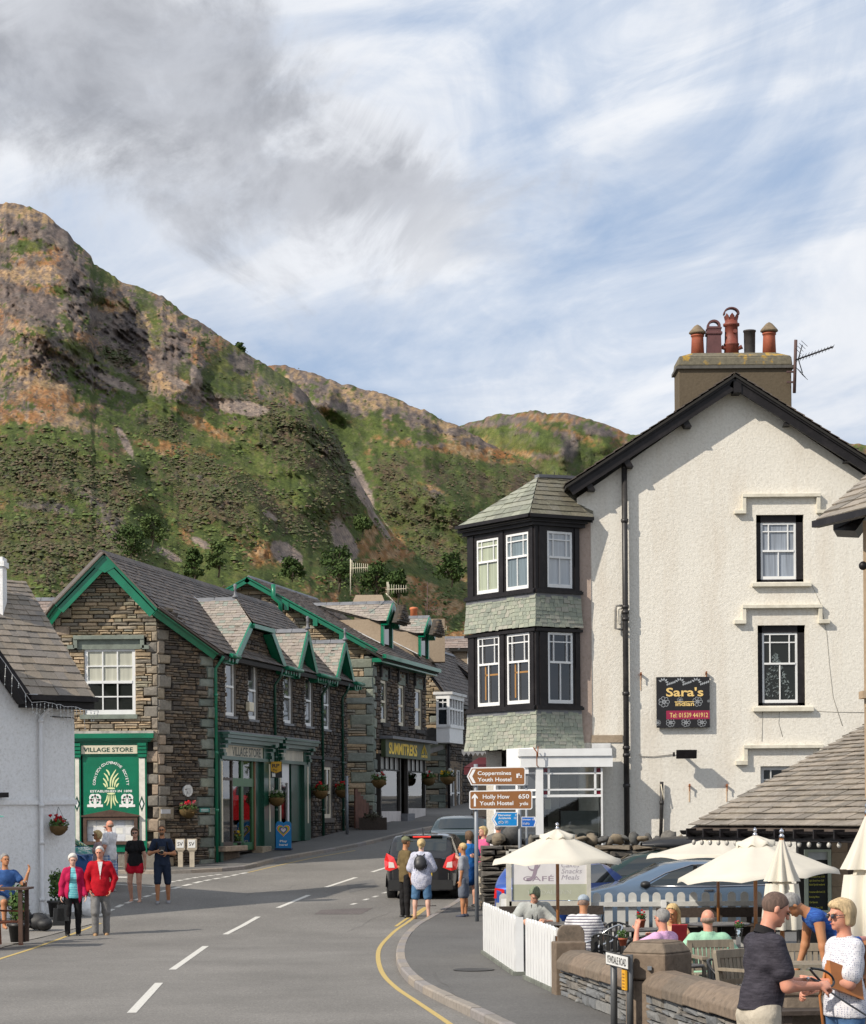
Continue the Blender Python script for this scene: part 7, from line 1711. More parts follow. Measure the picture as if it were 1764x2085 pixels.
# ---- picket fence at the back of the terrace, with dark benches and the banner
YF=38.
def back_fence():
 f=Frame((at(1000,1800,YF).x,YF),(1,0));t=thing('picket_fence','grey-white picket fence with rounded tops between the cafe terrace and the parked cars','fence',f.w(0,0,0))
 zt=f.loc(1300,1817)[1];xs=[1017,1207,1231,1257,1280,1305,1329,1355,1379,1404,1429,1454,1482,1508,1535,1560]
 MF=plain('off_white_fence_paint',(.52,.52,.50),.6,.1,5,dirt=((.3,.29,.26),.4))
 for x in xs:
  s=f.loc(x,1820)[0];w=.135;pts=[(s,.05),(s+w,.05),(s+w,zt-w/2)]+[(s+w/2+w/2*math.cos(a),zt-w/2+w/2*math.sin(a))for a in(.5,1.05,1.57,2.1,2.64)]+[(s,zt-w/2)]
  mb=MB();mb.poly_prism(pts,f.w,0,.02);mb.build('picket',MF,t)
 s0,s1=f.loc(1010,1800)[0],f.loc(1566,1800)[0];zr=f.loc(1300,1841)[1]
 fbox('rail',f,(s0,s1,zr-.04,zr+.04),.021,.07,MF,t);fbox('rail',f,(s0,s1,.28,.38),.021,.06,MF,t)
 for x in(1345,1020):s=f.loc(x,1800)[0];fbox('post',f,(s,s+.09,0,f.loc(x,1832 if x>1100 else 1830)[1]),.07,.12,M_WHITEP,t)
 mb=MB();s=f.loc(1563,1800)[0];mb.fbox(f,s,s+.12,0,f.loc(1560,1790)[1],.02,.14);mb.build('dark_post',M_BLACK,t)
 for k,(x0,x1,y0,y1)in enumerate(((1016,1229,1845,1863),(1336,1552,1848,1868))):
  fb=Frame((f.p.x,YF-.55),(1,0));b=thing('garden_bench',('dark timber bench along the fence behind the woman in the grey hoodie' if k==0 else 'dark timber bench along the fence behind the bald man in green'),'bench',(f.p.x,YF-.6,.1),group='dark benches along the fence')
  q=rect(fb,x0,y0,x1,y1);fbox('backrest_plank',fb,q,0,.04,M_DKWOOD,b);fbox('backrest_plank',fb,(q[0],q[1],q[2]-.32,q[2]-.16),0,.04,M_DKWOOD,b)
  for i in range(3):fbox('seat_plank',fb,(q[0],q[1],.5,.54),.06+.14*i,.18+.14*i,M_DKWOOD,b)
  for s in(q[0]+.15,(q[0]+q[1])/2,q[1]-.25):mb=MB();mb.fbox(fb,s,s+.08,.1,q[3]-.02,-.06,-.001);mb.fbox(fb,s,s+.08,.1,.5,.38,.45);mb.build('leg',M_DKWOOD,b)
 fn=Frame((f.p.x,YF-.12),(1,0));q=lambda x,y:(751.4+x*.2621,1502.8+y*.2621)
 bt=thing('cafe_banner','white and sage green cafe banner in a cream frame behind the first parasol','banner',fn.w(1,.8,0))
 a=q(1088,900);b=q(1708,1262);r_=rect(fn,*a,*b);MFm=plain('cream_frame',(.52,.50,.44),.5);yg=fn.loc(1100,q(0,1137)[1])[1]
 fbox('banner_cloth',fn,(r_[0]+.05,r_[1]-.04,yg,r_[3]),0,.02,plain('banner_white',(.66,.64,.64),.6,.04),bt);fbox('banner_cloth',fn,(r_[0]+.05,r_[1]-.04,r_[2],yg),0,.02,plain('banner_sage',(.40,.41,.31),.6,.04),bt)
 for rr in((r_[0]-.05,r_[0]+.04,r_[2]-.1,r_[3]+.05),(r_[1]-.04,r_[1]+.03,r_[2]-.1,r_[3]+.05),(r_[0],r_[1],r_[2]-.09,r_[2]-.01),(r_[0],r_[1],r_[3],r_[3]+.08)):fbox('frame_bar',fn,rr,-.02,.05,MFm,bt)
 MV=plain('banner_mauve',(.30,.24,.29),.6,.03);MGy=plain('banner_grey',(.36,.33,.37),.6,.03)
 s,z=fn.loc(*q(1317,1092));w=fn.loc(*q(1436,1090))[0]-fn.loc(*q(1198,1090))[0];put_text('CAFÉ',fn,s,z,.085,MV,bt,width=w,o=.022,bold=.0)
 s,z=fn.loc(*q(1283,960));put_text('J',fn,s,z,.40,MV,bt,width=.26,o=.022,shear=.2)
 mb=MB();pts=[q(1235,985),q(1240,1015),q(1265,1033),q(1300,1028),q(1325,1000),q(1335,970)];P=smooth_line([V((fn.loc(*p)[0],fn.loc(*p)[1],0))for p in pts],4)
 for i in range(len(P)-1):mb.add([fn.w(P[i].x,P[i].y,.023),fn.w(P[i+1].x,P[i+1].y,.023),fn.w(P[i+1].x,P[i+1].y+.03,.023),fn.w(P[i].x,P[i].y+.03,.023)],[(0,1,2,3)])
 mb.build('lettering',MV,bt)
 for wd_,yy,ww in(('Cakes',985,140),('Snacks',1032,160),('Meals',1080,140)):
  s,z=fn.loc(*q(1495+ww/2,yy));put_text(wd_,fn,s,z,.085,MGy,bt,width=ww*.2621/FPX*YF,o=.022,shear=.25)
 for wd_,yy,ww,hh in(('THE',1158,60,.045),('YEWDALE INN',1197,345,.075)):
  s,z=fn.loc(*q(1398,yy));put_text(wd_,fn,s,z,hh,plain('banner_pale_sage',(.50,.51,.43),.6),bt,width=ww*.2621/FPX*YF,o=.022)
back_fence()
# ---- direction signs
def direction_signs():
 q=lambda x,y:(751.4+x*.2621,1502.8+y*.2621)
 g=gnd(971.5,1876,.11);f=Frame((g.x,g.y-.06),(1,.0));MBr=plain('sign_brown',(.275,.115,.035),.4,.05,3);MBl=plain('sign_blue',(.005,.24,.62),.4,.05);MBd=plain('sign_deep_blue',(.01,.13,.50),.4,.05)
 MW=plain('sign_letter_white',(.80,.80,.80),.45,.02);MGB=plain('sign_back',(.22,.23,.24),.6)
 P=thing('signpost','grey post on the kerb carrying two brown hostel signs','signpost',g)
 mb=MB();ztop=at(968,1556,g.y).z;mb.tube([(g.x,g.y,g.z-.1),(g.x,g.y,ztop)],.042,12);mb.build('post',M_GREYP,P)
 def plate(fr,name,outer,inner,mat,parent,o=.0):
  L=lambda pts:[fr.loc(*q(*p))for p in pts]
  mb=MB();mb.poly_prism(L(outer),fr.w,o,o+.012);pl=mb.build(name,MW,parent);mb=MB();mb.poly_prism(L(outer),fr.w,o-.008,o);mb.build('backing',MGB,pl)
  mb=MB();mb.poly_prism(L(inner),fr.w,o+.0121,o+.015);mb.build('sign_face',mat,pl);return pl
 def txt(fr,s,x0,x1,y,hpx,pl,o,bold=.018,lower=True):
  a,z=fr.loc(*q((x0+x1)/2,y));w=(fr.loc(*q(x1,y))[0]-fr.loc(*q(x0,y))[0]);put_text(s,fr,a,z,hpx*.2621/FPX*fr.p.y,MW,pl,width=w,o=o,bold=bold)
 A=plate(f,'sign_plate',[(762,299),(796,229),(1200,222),(1216,236),(1216,356),(1204,368),(796,368)],[(772,299),(801,238),(1198,231),(1208,240),(1208,353),(1200,360),(801,360)],MBr,P)
 mb=MB();mb.poly_prism([f.loc(*q(*p))for p in[(778,298),(808,245),(830,245),(803,298),(830,351),(808,351)]],f.w,.0152,.017);mb.build('chevron',MW,A)
 txt(f,'Coppermines',845,1105,272,30,A,.0175);txt(f,'Youth Hostel',845,1107,322,30,A,.0175);txt(f,'1',1146,1160,293,32,A,.0175)
 txt(f,'1',1162,1171,283,20,A,.0175);txt(f,'2',1171,1191,298,20,A,.0175)
 B=plate(f,'sign_plate',[(780,420),(790,410),(1258,402),(1270,412),(1270,545),(1258,556),(792,556),(780,546)],[(788,424),(796,418),(1252,411),(1262,420),(1262,540),(1252,548),(796,548),(788,540)],MBr,P)
 mb=MB();mb.poly_prism([f.loc(*q(*p))for p in[(816,532),(816,462),(800,475),(800,460),(823,432),(846,460),(846,475),(831,462),(831,532)]],f.w,.0152,.017);mb.build('arrow',MW,B)
 txt(f,'Holly How',885,1093,455,32,B,.0175);txt(f,'Youth Hostel',860,1122,506,32,B,.0175);txt(f,'650',1162,1245,453,34,B,.0175);txt(f,'yds',1170,1238,508,26,B,.0175)
 for y in(260,340,440,530):mb=MB();z=f.loc(*q(840,y))[1];mb.box((g.x,g.y,z),(.14,.12,.035));mb.build('clamp',M_GREYP,P)
 Y2=47.2;g2=at(1059.5,1800,Y2);g2=V((g2.x,Y2,G(Y2)+.1));f2=Frame((g2.x,Y2-.06),(1,0));P2=thing('signpost','grey post behind the first one carrying two blue cycle route signs','signpost',g2)
 mb=MB();mb.tube([g2,(g2.x,g2.y,at(1059,1612,Y2).z)],.036,12);mb.build('post',M_GREYP,P2)
 C_=plate(f2,'sign_plate',[(950,632),(984,575),(1150,575),(1156,582),(1156,680),(1150,687),(984,687)],[(957,632),(988,581),(1149,581),(1149,681),(988,681)],MBl,P2)
 mb=MB();mb.poly_prism([f2.loc(*q(*p))for p in[(960,631),(988,586),(1000,586),(975,631),(1000,676),(988,676)]],f2.w,.0152,.017);mb.build('chevron',MW,C_)
 txt(f2,'Elterwater',1005,1106,599,15,C_,.0175,.02);txt(f2,'Ambleside',1005,1104,622,15,C_,.0175,.02);txt(f2,'7',1136,1147,599,15,C_,.0175);txt(f2,'12',1128,1147,622,15,C_,.0175)
 D_=plate(f2,'sign_plate',[(1186,612),(1292,612),(1310,650),(1292,692),(1186,692)],[(1190,617),(1287,617),(1302,650),(1287,687),(1190,687)],MBd,P2)
 mb=MB();mb.poly_prism([f2.loc(*q(*p))for p in[(1304,650),(1289,619),(1280,619),(1293,650),(1280,685),(1289,685)]],f2.w,.0152,.017);mb.build('chevron',MW,D_)
 txt(f2,'Ulverston',1194,1256,633,12,D_,.0175,.02);txt(f2,'15',1268,1281,633,12,D_,.0175)
 for cx,cy,sc,pl in((1026,653,1,C_),(1231,665,.8,D_)):
  mb=MB()
  for dx in(-12,12):
   s,z=f2.loc(*q(cx+dx*sc,cy+4*sc));ro=9*sc*.2621/FPX*Y2;k=12;v=[f2.w(s+r_*math.cos(6.283*j/k),z+r_*math.sin(6.283*j/k),.018)for r_ in(ro*.7,ro)for j in range(k)];mb.add(v,[(j,k+j,k+(j+1)%k,(j+1)%k)for j in range(k)])
  W_=lambda x,y:f2.w(*f2.loc(*q(cx+x*sc,cy+y*sc)),.018)
  for a,b in(((-12,4),(-5,-7)),((-5,-7),(8,-7)),((8,-7),(12,4)),((-5,-7),(0,4)),((0,4),(8,-7)),((-12,4),(0,4)),((-8,-11),(-2,-11)),((8,-7),(6,-12))):mb.bar(W_(*a),W_(*b),.012*sc,.003)
  mb.build('bicycle_symbol',MW,pl)
  bx=cx+43 if sc==1 else cx-28;s,z=f2.loc(*q(bx,cy));e=10*sc*.2621/FPX*Y2;mb=MB()
  for a,b,c,d in((-e*1.2,e*1.2,e*.9,e*1.0),(-e*1.2,e*1.2,-e,-e*.9),(-e*1.2,-e*1.1,-e,e),(e*1.1,e*1.2,-e,e)):mb.fbox(f2,s+a,s+b,z+c,z+d,.0155,.018)
  mb.build('route_box',MW,pl);put_text('37',f2,s,z,e*1.0,MW,pl,width=e*1.6,o=.018,bold=.02)
 f3=Frame((g2.x,Y2+.35),(1,0));r_=rect(f3,q(1150,0)[0],q(0,228)[1],q(1240,0)[0],q(0,372)[1]);s3=thing('blank_sign_back','grey back of a traffic sign half hidden behind the upper brown sign','sign',f3.w(*r_[:1],1.0,0));fbox('plate',f3,r_,0,.03,MGB,s3,.01);fbox('clamp',f3,(r_[1]-.10,r_[1]+.0,r_[3]-.14,r_[3]-.05),.03,.06,MW,s3)
 mb=MB();mb.tube([f3.w(r_[0]+.2,G(47),-.04),f3.w(r_[0]+.2,r_[3],-.04)],.03,8);mb.build('post',M_GREYP,s3)
 Y4=24.;a=at(1250.5,2000,Y4+.35);b=at(1283,2000,Y4-.30);f4=Frame((a.x,a.y),(b.x-a.x,b.y-a.y));Ls=math.hypot(b.x-a.x,b.y-a.y)
 t=thing('road_name_sign','white road name plate on two grey posts in front of the low wall','sign',(a.x,a.y,.1))
 for p,yt,nm in((a,1942,'post'),(b,1944,'post')):mb=MB();zt=at(1283 if p is b else 1250,yt,p.y).z;mb.tube([(p.x,p.y,0),(p.x,p.y,zt)],.037,12);mb.build('post',plain('dark_grey_post',(.10,.105,.11),.45,.15,5,metal=.2),t)
 fq=Frame((a.x,a.y),(b.x-a.x,b.y-a.y));fq.p=fq.p+fq.n*.05;sl=fq.loc(1234.5,1950)[0];sr=fq.loc(1280,1960)[0];zb,zt=fq.loc(1257,1970)[1],fq.loc(1257,1942)[1]
 fbox('backing_plate',fq,(sl,sr,zb,zt),-.02,.0,plain('plate_black',(.03,.03,.03),.5),t);fbox('name_plate',fq,(sl+.015,sr-.015,zb+.012,zt-.012),0,.006,plain('plate_white',(.72,.72,.70),.4),t)
 put_text('YEWDALE ROAD',fq,(sl+sr)/2,(zb+zt)/2,(zt-zb)*.55,plain('plate_letter',(.02,.02,.022),.5),t,width=(sr-sl)*.86,o=.008,bold=.01)
 r_=rect(fq,1268,1976,1277,2016);yp=fbox('yellow_notice',fq,(r_[0],r_[0]+.15,r_[2],r_[3]),-.01,.01,plain('notice_yellow',(.72,.36,.015),.5),t)
 for k in range(5):fbox('notice_line',fq,(r_[0]+.03,r_[0]+.12,r_[3]-.05-.034*k,r_[3]-.035-.034*k),.01,.0115,plain('notice_ink',(.28,.13,.01),.6),yp)
direction_signs()
# ---- porch with its slate roof, menu board, stone pillar
def porch():
 Y0=35.;E=at(1404,1684,Y0);t=thing('inn_porch','stone porch with a low slate roof at the right edge of the terrace','porch',(E.x,Y0,0))
 U=V((.35,-.94,0)).normalized();T=V((.94,.35,.505));T=T*(3.62/T.length);L=T.length;X1=E.x+5.5;LU=6.1
 ms=piece_mat('old_porch_slate',[(.235,.205,.17),(.27,.235,.19),(.20,.178,.15),(.29,.25,.205),(.25,.22,.185)],.75,.5,12,vary=.3,moss=((.42,.40,.36),.5,.575),stain=((.13,.115,.10),.5))
 lay_slates(E,U,T,[(0,0),(LU,0),(LU,L),(0,L)],ms,t,'slate',290,.20,.13,.36,.22,.013,301,.03)
 P=[E,E+U*LU,E+U*LU+T,E+T];N=V((0,0,-.03));mb=MB();mb.add([p+N for p in P]+[p+N*2.6 for p in P],[(0,1,2,3),(7,6,5,4),(0,4,5,1),(3,2,6,7),(0,3,7,4)]);mb.build('roof_deck',M_SLATED,t)
 fe=Frame((E.x,E.y),(U.x,U.y));mb=MB();prof=[(.10+math.cos(a)*.07,math.sin(a)*.07-.05)for a in[math.pi+math.pi*i/6 for i in range(7)]];v=[fe.w(s_,E.z+b_,a_-.03)for s_ in(-.05,LU)for a_,b_ in prof];mb.add(v,[(i,i+1,i+8,i+7)for i in range(6)]+[(i+7,i+8,i+1,i)for i in range(6)]+[tuple(range(7))]);mb.build('gutter',M_BLACK,t)
 for k in range(9):fbox('gutter_bracket',fe,(.2+k*.55,.235+k*.55,E.z-.15,E.z-.02),.0,.16,M_BLACK,t)
 fbox('fascia',fe,(0,LU,E.z-.20,E.z-.05),-.1,.02,M_BLACK,t)
 fl=thing('festoon_lights','row of small clear bulbs strung under the porch gutter','lights',E);mb=MB();bl=MB();mb.tube([fe.w(0,E.z-.19,.05),fe.w(LU,E.z-.19,.05)],.008,5);mb.build('cable',M_BLACK,fl)
 mg=plain('lamp_glass',(.50,.48,.44),.15,.2,30)
 for k in range(17):b=MB();p=fe.w(.25+k*.27,E.z-.235,.05);b.ball(p,(.032,.032,.042),8,6);b.build('bulb',mg,fl)
 f=Frame((E.x,Y0+.75),(1,0));s1=f.loc(1695,1800)[0];s2=f.loc(1727,1800)[0];sa=f.loc(1628,1800)[0]
 fbox('dark_wall',f,(sa,s1,.1,E.z-.1),-.3,-.05,plain('porch_dark_wall',(.055,.05,.045),.8,.3,3),t)
 rows=[(s1,s2,z,z+h)for z,h in zip(np.cumsum([.1]+[.27]*6),[.27]*7)]
 MP_=piece_mat('pillar_block',[(.36,.26,.17),(.33,.235,.155),(.39,.29,.195)],.85,.25,12,vary=.2)
 for a,b,c,d in rows:fbox('pillar_block',f,(a,b,c+.004,min(d,E.z-.12)),-.3,.0,MP_,t)
 fbox('side_wall',f,(s2+.01,s2+3,.1,E.z-.1),-1.2,-.45,plain('porch_brown_wall',(.15,.11,.08),.85,.3,3),t)
 fm=Frame((E.x,Y0+.55),(1,0));mbd=thing('menu_board','tall menu blackboard in a pale green frame beside the porch pillar','menu board',fm.w(fm.loc(1665,1800)[0],.1,0))
 r_=rect(fm,1638,1730,1692,1860);MPg=plain('pale_green_paint',(.46,.52,.40),.5,.05);fw=.055
 for rr in((r_[0],r_[0]+fw,r_[2],r_[3]),(r_[1]-fw,r_[1],r_[2],r_[3]),(r_[0]+fw,r_[1]-fw,r_[3]-.04,r_[3]),(r_[0]+fw,r_[1]-fw,r_[2],r_[2]+.05)):fbox('frame',fm,rr,-.02,.05,MPg,mbd)
 zh=fm.loc(1665,1751)[1];fbox('header',fm,(r_[0]+fw,r_[1]-fw,zh,r_[3]-.04),0,.02,plain('header_white',(.55,.58,.58),.5),mbd);fbox('blackboard',fm,(r_[0]+fw,r_[1]-fw,r_[2]+.05,zh),0,.015,plain('blackboard',(.012,.014,.013),.7),mbd)
 MYc=plain('chalk_yellow',(.62,.58,.10),.8,.05);s=r_[0]+fw+.02;wmax=r_[1]-r_[0]-2*fw-.05
 for y,wd_,ww in((1778,'Sunday 12 to 8.30',.9),(1785,'Breakfasts 9 to 12.00',.95),(1793,'Light Served from 12.00',.9),(1801,'Baked Special weekends',.95),(1816,'Restaurant offer from 5.30',.95),(1826,'Evening Menu',.6),(1837,'Chef Specials',.5),(1848,'Desserts from 3.50',.8)):
  z=fm.loc(1665,y)[1];put_text(wd_,fm,s+wmax*ww/2,z,.03,MYc,mbd,width=wmax*ww,o=.018,bold=.01)
 A=at(1664,1062,31.);Bn=at(1800,1029,29.35);u=thing('inn','corner of the stone inn, only a roof tip and wall edge showing at the right','inn',(Bn.x,Bn.y,0))
 Tp=at(1764,972,32.3);U=(Bn-A).normalized();n_=U.cross(Tp-A);T=n_.cross(U).normalized();T=T if T.z>0 else-T;q=lambda p:((p-A).dot(U),(p-A).dot(T));tp=q(Tp)
 lay_slates(A,U,T,[(0,0),(q(Bn)[0]+.6,0),(q(Bn)[0]+.6,tp[1]*1.6),(tp[0]*1.6,tp[1]*1.6)],ms,u,'slate',60,.24,.2,.5,.4,.014,311)
 mb=MB();mb.bar(A+V((-.02,0,-.04)),Bn+V((.1,-.3,-.04)),.12,.09);mb.build('gutter',M_BLACK,u)
 sb=at(1697,1068,31.);mb=MB();P=[at(1697,1063,31.2),at(1753,1052,30.8),at(1764,1052,30.8),at(1742,1081,30.8),at(1697,1079,31.2)];mb.add([p for p in P]+[p+V((.2,.8,0))for p in P],[(0,4,3,2,1),(5,6,7,8,9)]+[(i,i+5,(i+1)%5+5,(i+1)%5)for i in range(5)]);mb.build('soffit',M_BLACK,u)
 fi=Frame((at(1760,1400,30.6).x,30.6),(1,-.2));fbox('wall',fi,(.0,3,E.z+.4,at(1760,1060,30.6).z),-.3,0,MP_,u)
 cr=at(1757,1412,30.5);mb=MB();mb.box((cr.x+.2,cr.y,cr.z-.02),(.45,.3,.10));mb.box((cr.x+.25,cr.y,cr.z-.12),(.4,.2,.14));mb.build('cornice',MP_,u)
 lm=at(1758,1152,30.2);mb=MB();mb.ball(lm,.06,10,8);mb.bar(lm,lm+V((.2,.1,0)),.03,.03);mb.build('wall_lamp',M_BLACK,u)
porch()
# ---- parasols
def canvas_mat(name='parasol_canvas',col=(.80,.755,.655)):
 m,nt,b=nmat(name);n=texnoise(nt,2.5,5,.6);c=ramp(nt,n,[(.3,tuple(x*.9 for x in col)),(.7,col)]);nt.links.new(c,b.inputs['Base Color']);b.inputs['Roughness'].default_value=.9;b.inputs['Specular IOR Level'].default_value=.15
 out=nt.nodes['Material Output'];tr=_n(nt,'ShaderNodeBsdfTranslucent');tr.inputs[0].default_value=(*col,1);mx=_n(nt,'ShaderNodeMixShader');mx.inputs[0].default_value=.28
 nt.links.new(b.outputs[0],mx.inputs[1]);nt.links.new(tr.outputs[0],mx.inputs[2]);nt.links.new(mx.outputs[0],out.inputs[0]);bump(nt,texnoise(nt,180,2,.5),.1,.004,b);return m
M_CANVAS=canvas_mat();M_POLE=plain('varnished_pole',(.30,.12,.035),.4,.2,6,coat=.3)
def parasol(label,cx,ytop,yrim,wpx,Y,base_z,vent=.24,tilt=.0,rot=.2,ribs=8,pole_x=None,sag=.06):
 k=FPX/Y;top=at(cx,ytop,Y);rim_z=at(cx,yrim,Y).z;Rr=wpx/2/k;h=top.z-.07-rim_z
 t=thing('parasol',label,'parasol',(top.x,Y,base_z),group='cream garden parasols');L0=V((0,0,top.z-.07-base_z))
 m=Matrix.Rotation(tilt,4,'Y');S=6
 def surf(u,rr,dz=.0):
  seg=(u*ribs)%1.0;a=2*math.pi*u+rot;c=math.cos(math.pi/ribs)/math.cos((seg-.5)*2*math.pi/ribs)
  cc=c+(1-c)*.15;sg=math.sin(seg*math.pi);z=-h*(rr**1.08)+sag*sg*rr*(1-rr)*-1.2+.035*sg*rr**3*(1 if rr>.95 else 0)
  p=V((Rr*rr*cc*math.cos(a),Rr*rr*cc*math.sin(a),z+dz));return L0+m.to_3x3()@p
 mb=MB();nu=ribs*S;rs=[.10,.25,.45,.65,.85,.985,1.0]
 for r_ in rs:
  for i in range(nu):mb.v.append(tuple(surf(i/nu,min(r_,1.0),-.05 if r_==1.0 else 0)))
 for j in range(len(rs)-1):
  for i in range(nu):mb.f.append((j*nu+i,(j+1)*nu+i,(j+1)*nu+(i+1)%nu,j*nu+(i+1)%nu));mb.sm.append(True)
 mb.bl('canopy',M_CANVAS,t)
 mb=MB();rs=[.012,.08,vent*.7,vent,vent*1.02]
 for q,r_ in enumerate(rs):
  for i in range(nu):
   seg=(i/nu*ribs)%1.0;p=surf(i/nu,r_,.045+(-.035 if q==4 else 0)+(.02*math.cos(seg*2*math.pi)if q>=3 else 0));mb.v.append(tuple(p))
 for j in range(len(rs)-1):
  for i in range(nu):mb.f.append((j*nu+i,(j+1)*nu+i,(j+1)*nu+(i+1)%nu,j*nu+(i+1)%nu));mb.sm.append(True)
 mb.bl('vent_cap',M_CANVAS,t)
 mb=MB()
 for i in range(ribs):mb.tube([surf(i/ribs,.06,-.02),surf(i/ribs,.97,-.02)],.009,4)
 mb.bl('rib',M_POLE,t)
 mb=MB();mb.tube([(0,0,0),L0+V((0,0,.02))],.026,10);mb.bl('pole',M_POLE,t)
 mb=MB();mb.lathe(L0+V((0,0,.03)),[(.035,0),(.03,.03),(.012,.045),(.028,.06),(.026,.085),(.006,.11)],10);mb.build('finial',plain('chrome',(.6,.6,.62),.15,.05,metal=1.0),t).matrix_parent_inverse.identity()
 return t
parasol('open cream parasol in front of the cafe banner, over the woman in the grey hoodie',1135,1684,1754,276,34.3,.1,.27,0,.25)
parasol('open cream parasol furthest back, half hidden under the porch gutter',1462,1694,1742,296,37.2,.1,.24,0,.1)
parasol('widest open cream parasol, over the bald man in green',1538,1696,1782,336,29.,.1,.24,rad(-3.5),.45)
def closed_parasol(label,x,ytop,ybot,wtop,wbot,Y,base):
 k=FPX/Y;p=at(x,ytop,Y);zb=at(x,ybot,Y).z;t=thing('parasol',label,'parasol',(p.x,Y,base),group='cream garden parasols');H=p.z-.08-base;hb=zb-base
 mb=MB();n=48;rings=[(.02,H),(wtop*.55,H-.28),(wtop*.8,H-.38)]
 def ring(r,z,amp):return[(r*(1+amp*math.cos(8*2*math.pi*i/n+z))*math.cos(2*math.pi*i/n),r*(1+amp*math.cos(8*2*math.pi*i/n+z))*math.sin(2*math.pi*i/n),z)for i in range(n)]
 def loft(rg,nm):
  mb=MB()
  for q in rg:mb.v+=ring(*q)
  for j in range(len(rg)-1):
   for i in range(n):mb.f.append((j*n+i,(j+1)*n+i,(j+1)*n+(i+1)%n,j*n+(i+1)%n));mb.sm.append(True)
  mb.bl(nm,M_CANVAS,t)
 loft([(.02,H,0),(wtop*.45,H-.16,.12),(wtop*.85,H-.38,.28),(wtop*1.1,H-.50,.32)],'vent_cap')
 loft([(wtop*.4,H-.35,.2),(wtop*.62,H-.55,.3),(wbot*.85,(H+hb)/2,.34),(wbot,hb+.15,.38),(wbot*.97,hb,.42)],'canopy')
 mb=MB();mb.tube([(0,0,0),(0,0,H)],.028,10);mb.bl('pole',M_POLE,t)
 mb=MB();mb.lathe((0,0,H),[(.035,0),(.03,.03),(.012,.045),(.028,.06),(.026,.085),(.006,.11)],10);mb.build('finial',plain('chrome',(.6,.6,.62),.15),t).matrix_parent_inverse.identity()
closed_parasol('furled cream parasol standing beside the menu board',1592,1692,1893,.15,.17,26.,.1)
closed_parasol('furled cream parasol cut off by the right edge of the photo',1768,1640,1905,.18,.20,20.5,.1)
# ---- tables, chairs, pots
M_TT=plain('grey_table_top',(.085,.08,.08),.4,.15,4);M_BK=plain('black_steel',(.02,.02,.02),.4);M_ALU=plain('aluminium',(.55,.56,.57),.3,.05,metal=1.0)
def round_table(label,x,y,Y,d):
 p=at(x,y,Y);t=thing('round_table',label,'table',(p.x,Y,.1),group='round cafe tables');h=p.z-.1;r=d/2
 def b(mb,n,m):mb.bl(n,m,t)
 mb=MB();mb.lathe((0,0,h-.03),[(r*.97,0),(r,.008),(r,.022),(r*.97,.03)],28);b(mb,'tabletop',M_TT)
 mb=MB();mb.tube([(0,0,.02),(0,0,h-.03)],.03,8);b(mb,'column',M_BK)
 for k in range(4):a=k*math.pi/2+.5;mb=MB();mb.tube([(0,0,.22),(.12*math.cos(a),.12*math.sin(a),.1),(.28*math.cos(a),.28*math.sin(a),.01)],.016,6);b(mb,'foot',M_BK)
round_table('round dark table under the first parasol by the white gates',1172,1879,34.,.95)
round_table('round dark table with a potted red flower, in the middle of the terrace',1290,1891,31.5,.85)
round_table('round dark table with a tall glass, in front of the bald man',1465,1880,31.2,.85)
round_table('small round dark table just behind the square wall pier',1402,1964,25.,.36)
def slat_chair(label,x,ytop,Y,w,h,rz,arms=True,slats=8,bench=False):
 p=at(x,ytop,Y);t=thing('teak_chair' if not bench else 'teak_bench',label,'chair' if not bench else 'bench',(p.x,Y,.1),rz,group='weathered teak seats on the terrace');H=p.z-.1
 def b(n,pieces,m=M_TEAK):
  mb=MB()
  for a,bb,ww,hh in pieces:mb.bar(a,bb,ww,hh)
  mb.bl(n,m,t)
 x1=w/2
 for s in(-1,1):
  b('leg',[((s*x1,0,0),(s*x1,0,.45),.05,.05)]);b('back_post',[((s*x1,0,.45),(s*x1,.06,H-.03),.05,.05)]);b('leg',[((s*x1,-.48,0),(s*x1,-.48,.45),.05,.05)])
  if arms:b('armrest',[((s*x1,.02,.66),(s*x1,-.50,.66),.07,.03)]);b('arm_post',[((s*x1,-.46,.45),(s*x1,-.46,.65),.04,.04)])
 b('top_rail',[((-x1-.02,.06,H-.04),(x1+.02,.06,H-.04),.04,.085)]);b('lower_rail',[((-x1,.015,.52),(x1,.015,.52),.035,.06)])
 for i in range(slats):xx=-x1+.05+(w-.1)*(i+.5)/slats;b('back_slat',[((xx,.02,.54),(xx,.055,H-.08),(w-.1)/slats*.72,.015)])
 for i in range(5):yy=-.44+.1*i;b('seat_slat',[((-x1,yy,.46),(x1,yy,.46),.08,.02)])
slat_chair('teak slat-backed chair holding the bald man in green',1450,1915,25.6,.50,.9,rad(12)+math.pi*0)
slat_chair('teak chair between the green-shirted man and the man in the dark polo',1498,1934,23.5,.46,.9,rad(40),slats=6)
slat_chair('long teak bench back seen behind the furled parasol',1632,1922,24.5,.75,.9,0,True,10,True)
slat_chair('teak chair behind the couple, right of the dark polo shirt',1640,1978,20.3,.50,.9,rad(-10))
def plank_table(label,x,y,Y,w,d,mat,n=4,rz=0):
 p=at(x,y,Y);t=thing('timber_table',label,'table',(p.x,Y,.1),rz,group='timber tables on the terrace');h=p.z-.1
 for i in range(n):mb=MB();mb.box((0,-d/2+d*(i+.5)/n,h-.02),(w,d/n*.93,.035));mb.bl('plank',mat,t)
 for sx in(-1,1):
  for sy in(-1,1):mb=MB();mb.box((sx*(w/2-.12),sy*(d/2-.08),(h-.04)/2),(.07,.07,h-.04));mb.bl('leg',mat,t)
plank_table('pale teak table where the man in the blue vest leans',1640,1960,22.3,.9,.6,M_TEAK,5)
plank_table('dark stained picnic table at the bottom edge behind the couple',1668,2050,18.6,.95,.7,M_DKWOOD,4,rad(8))
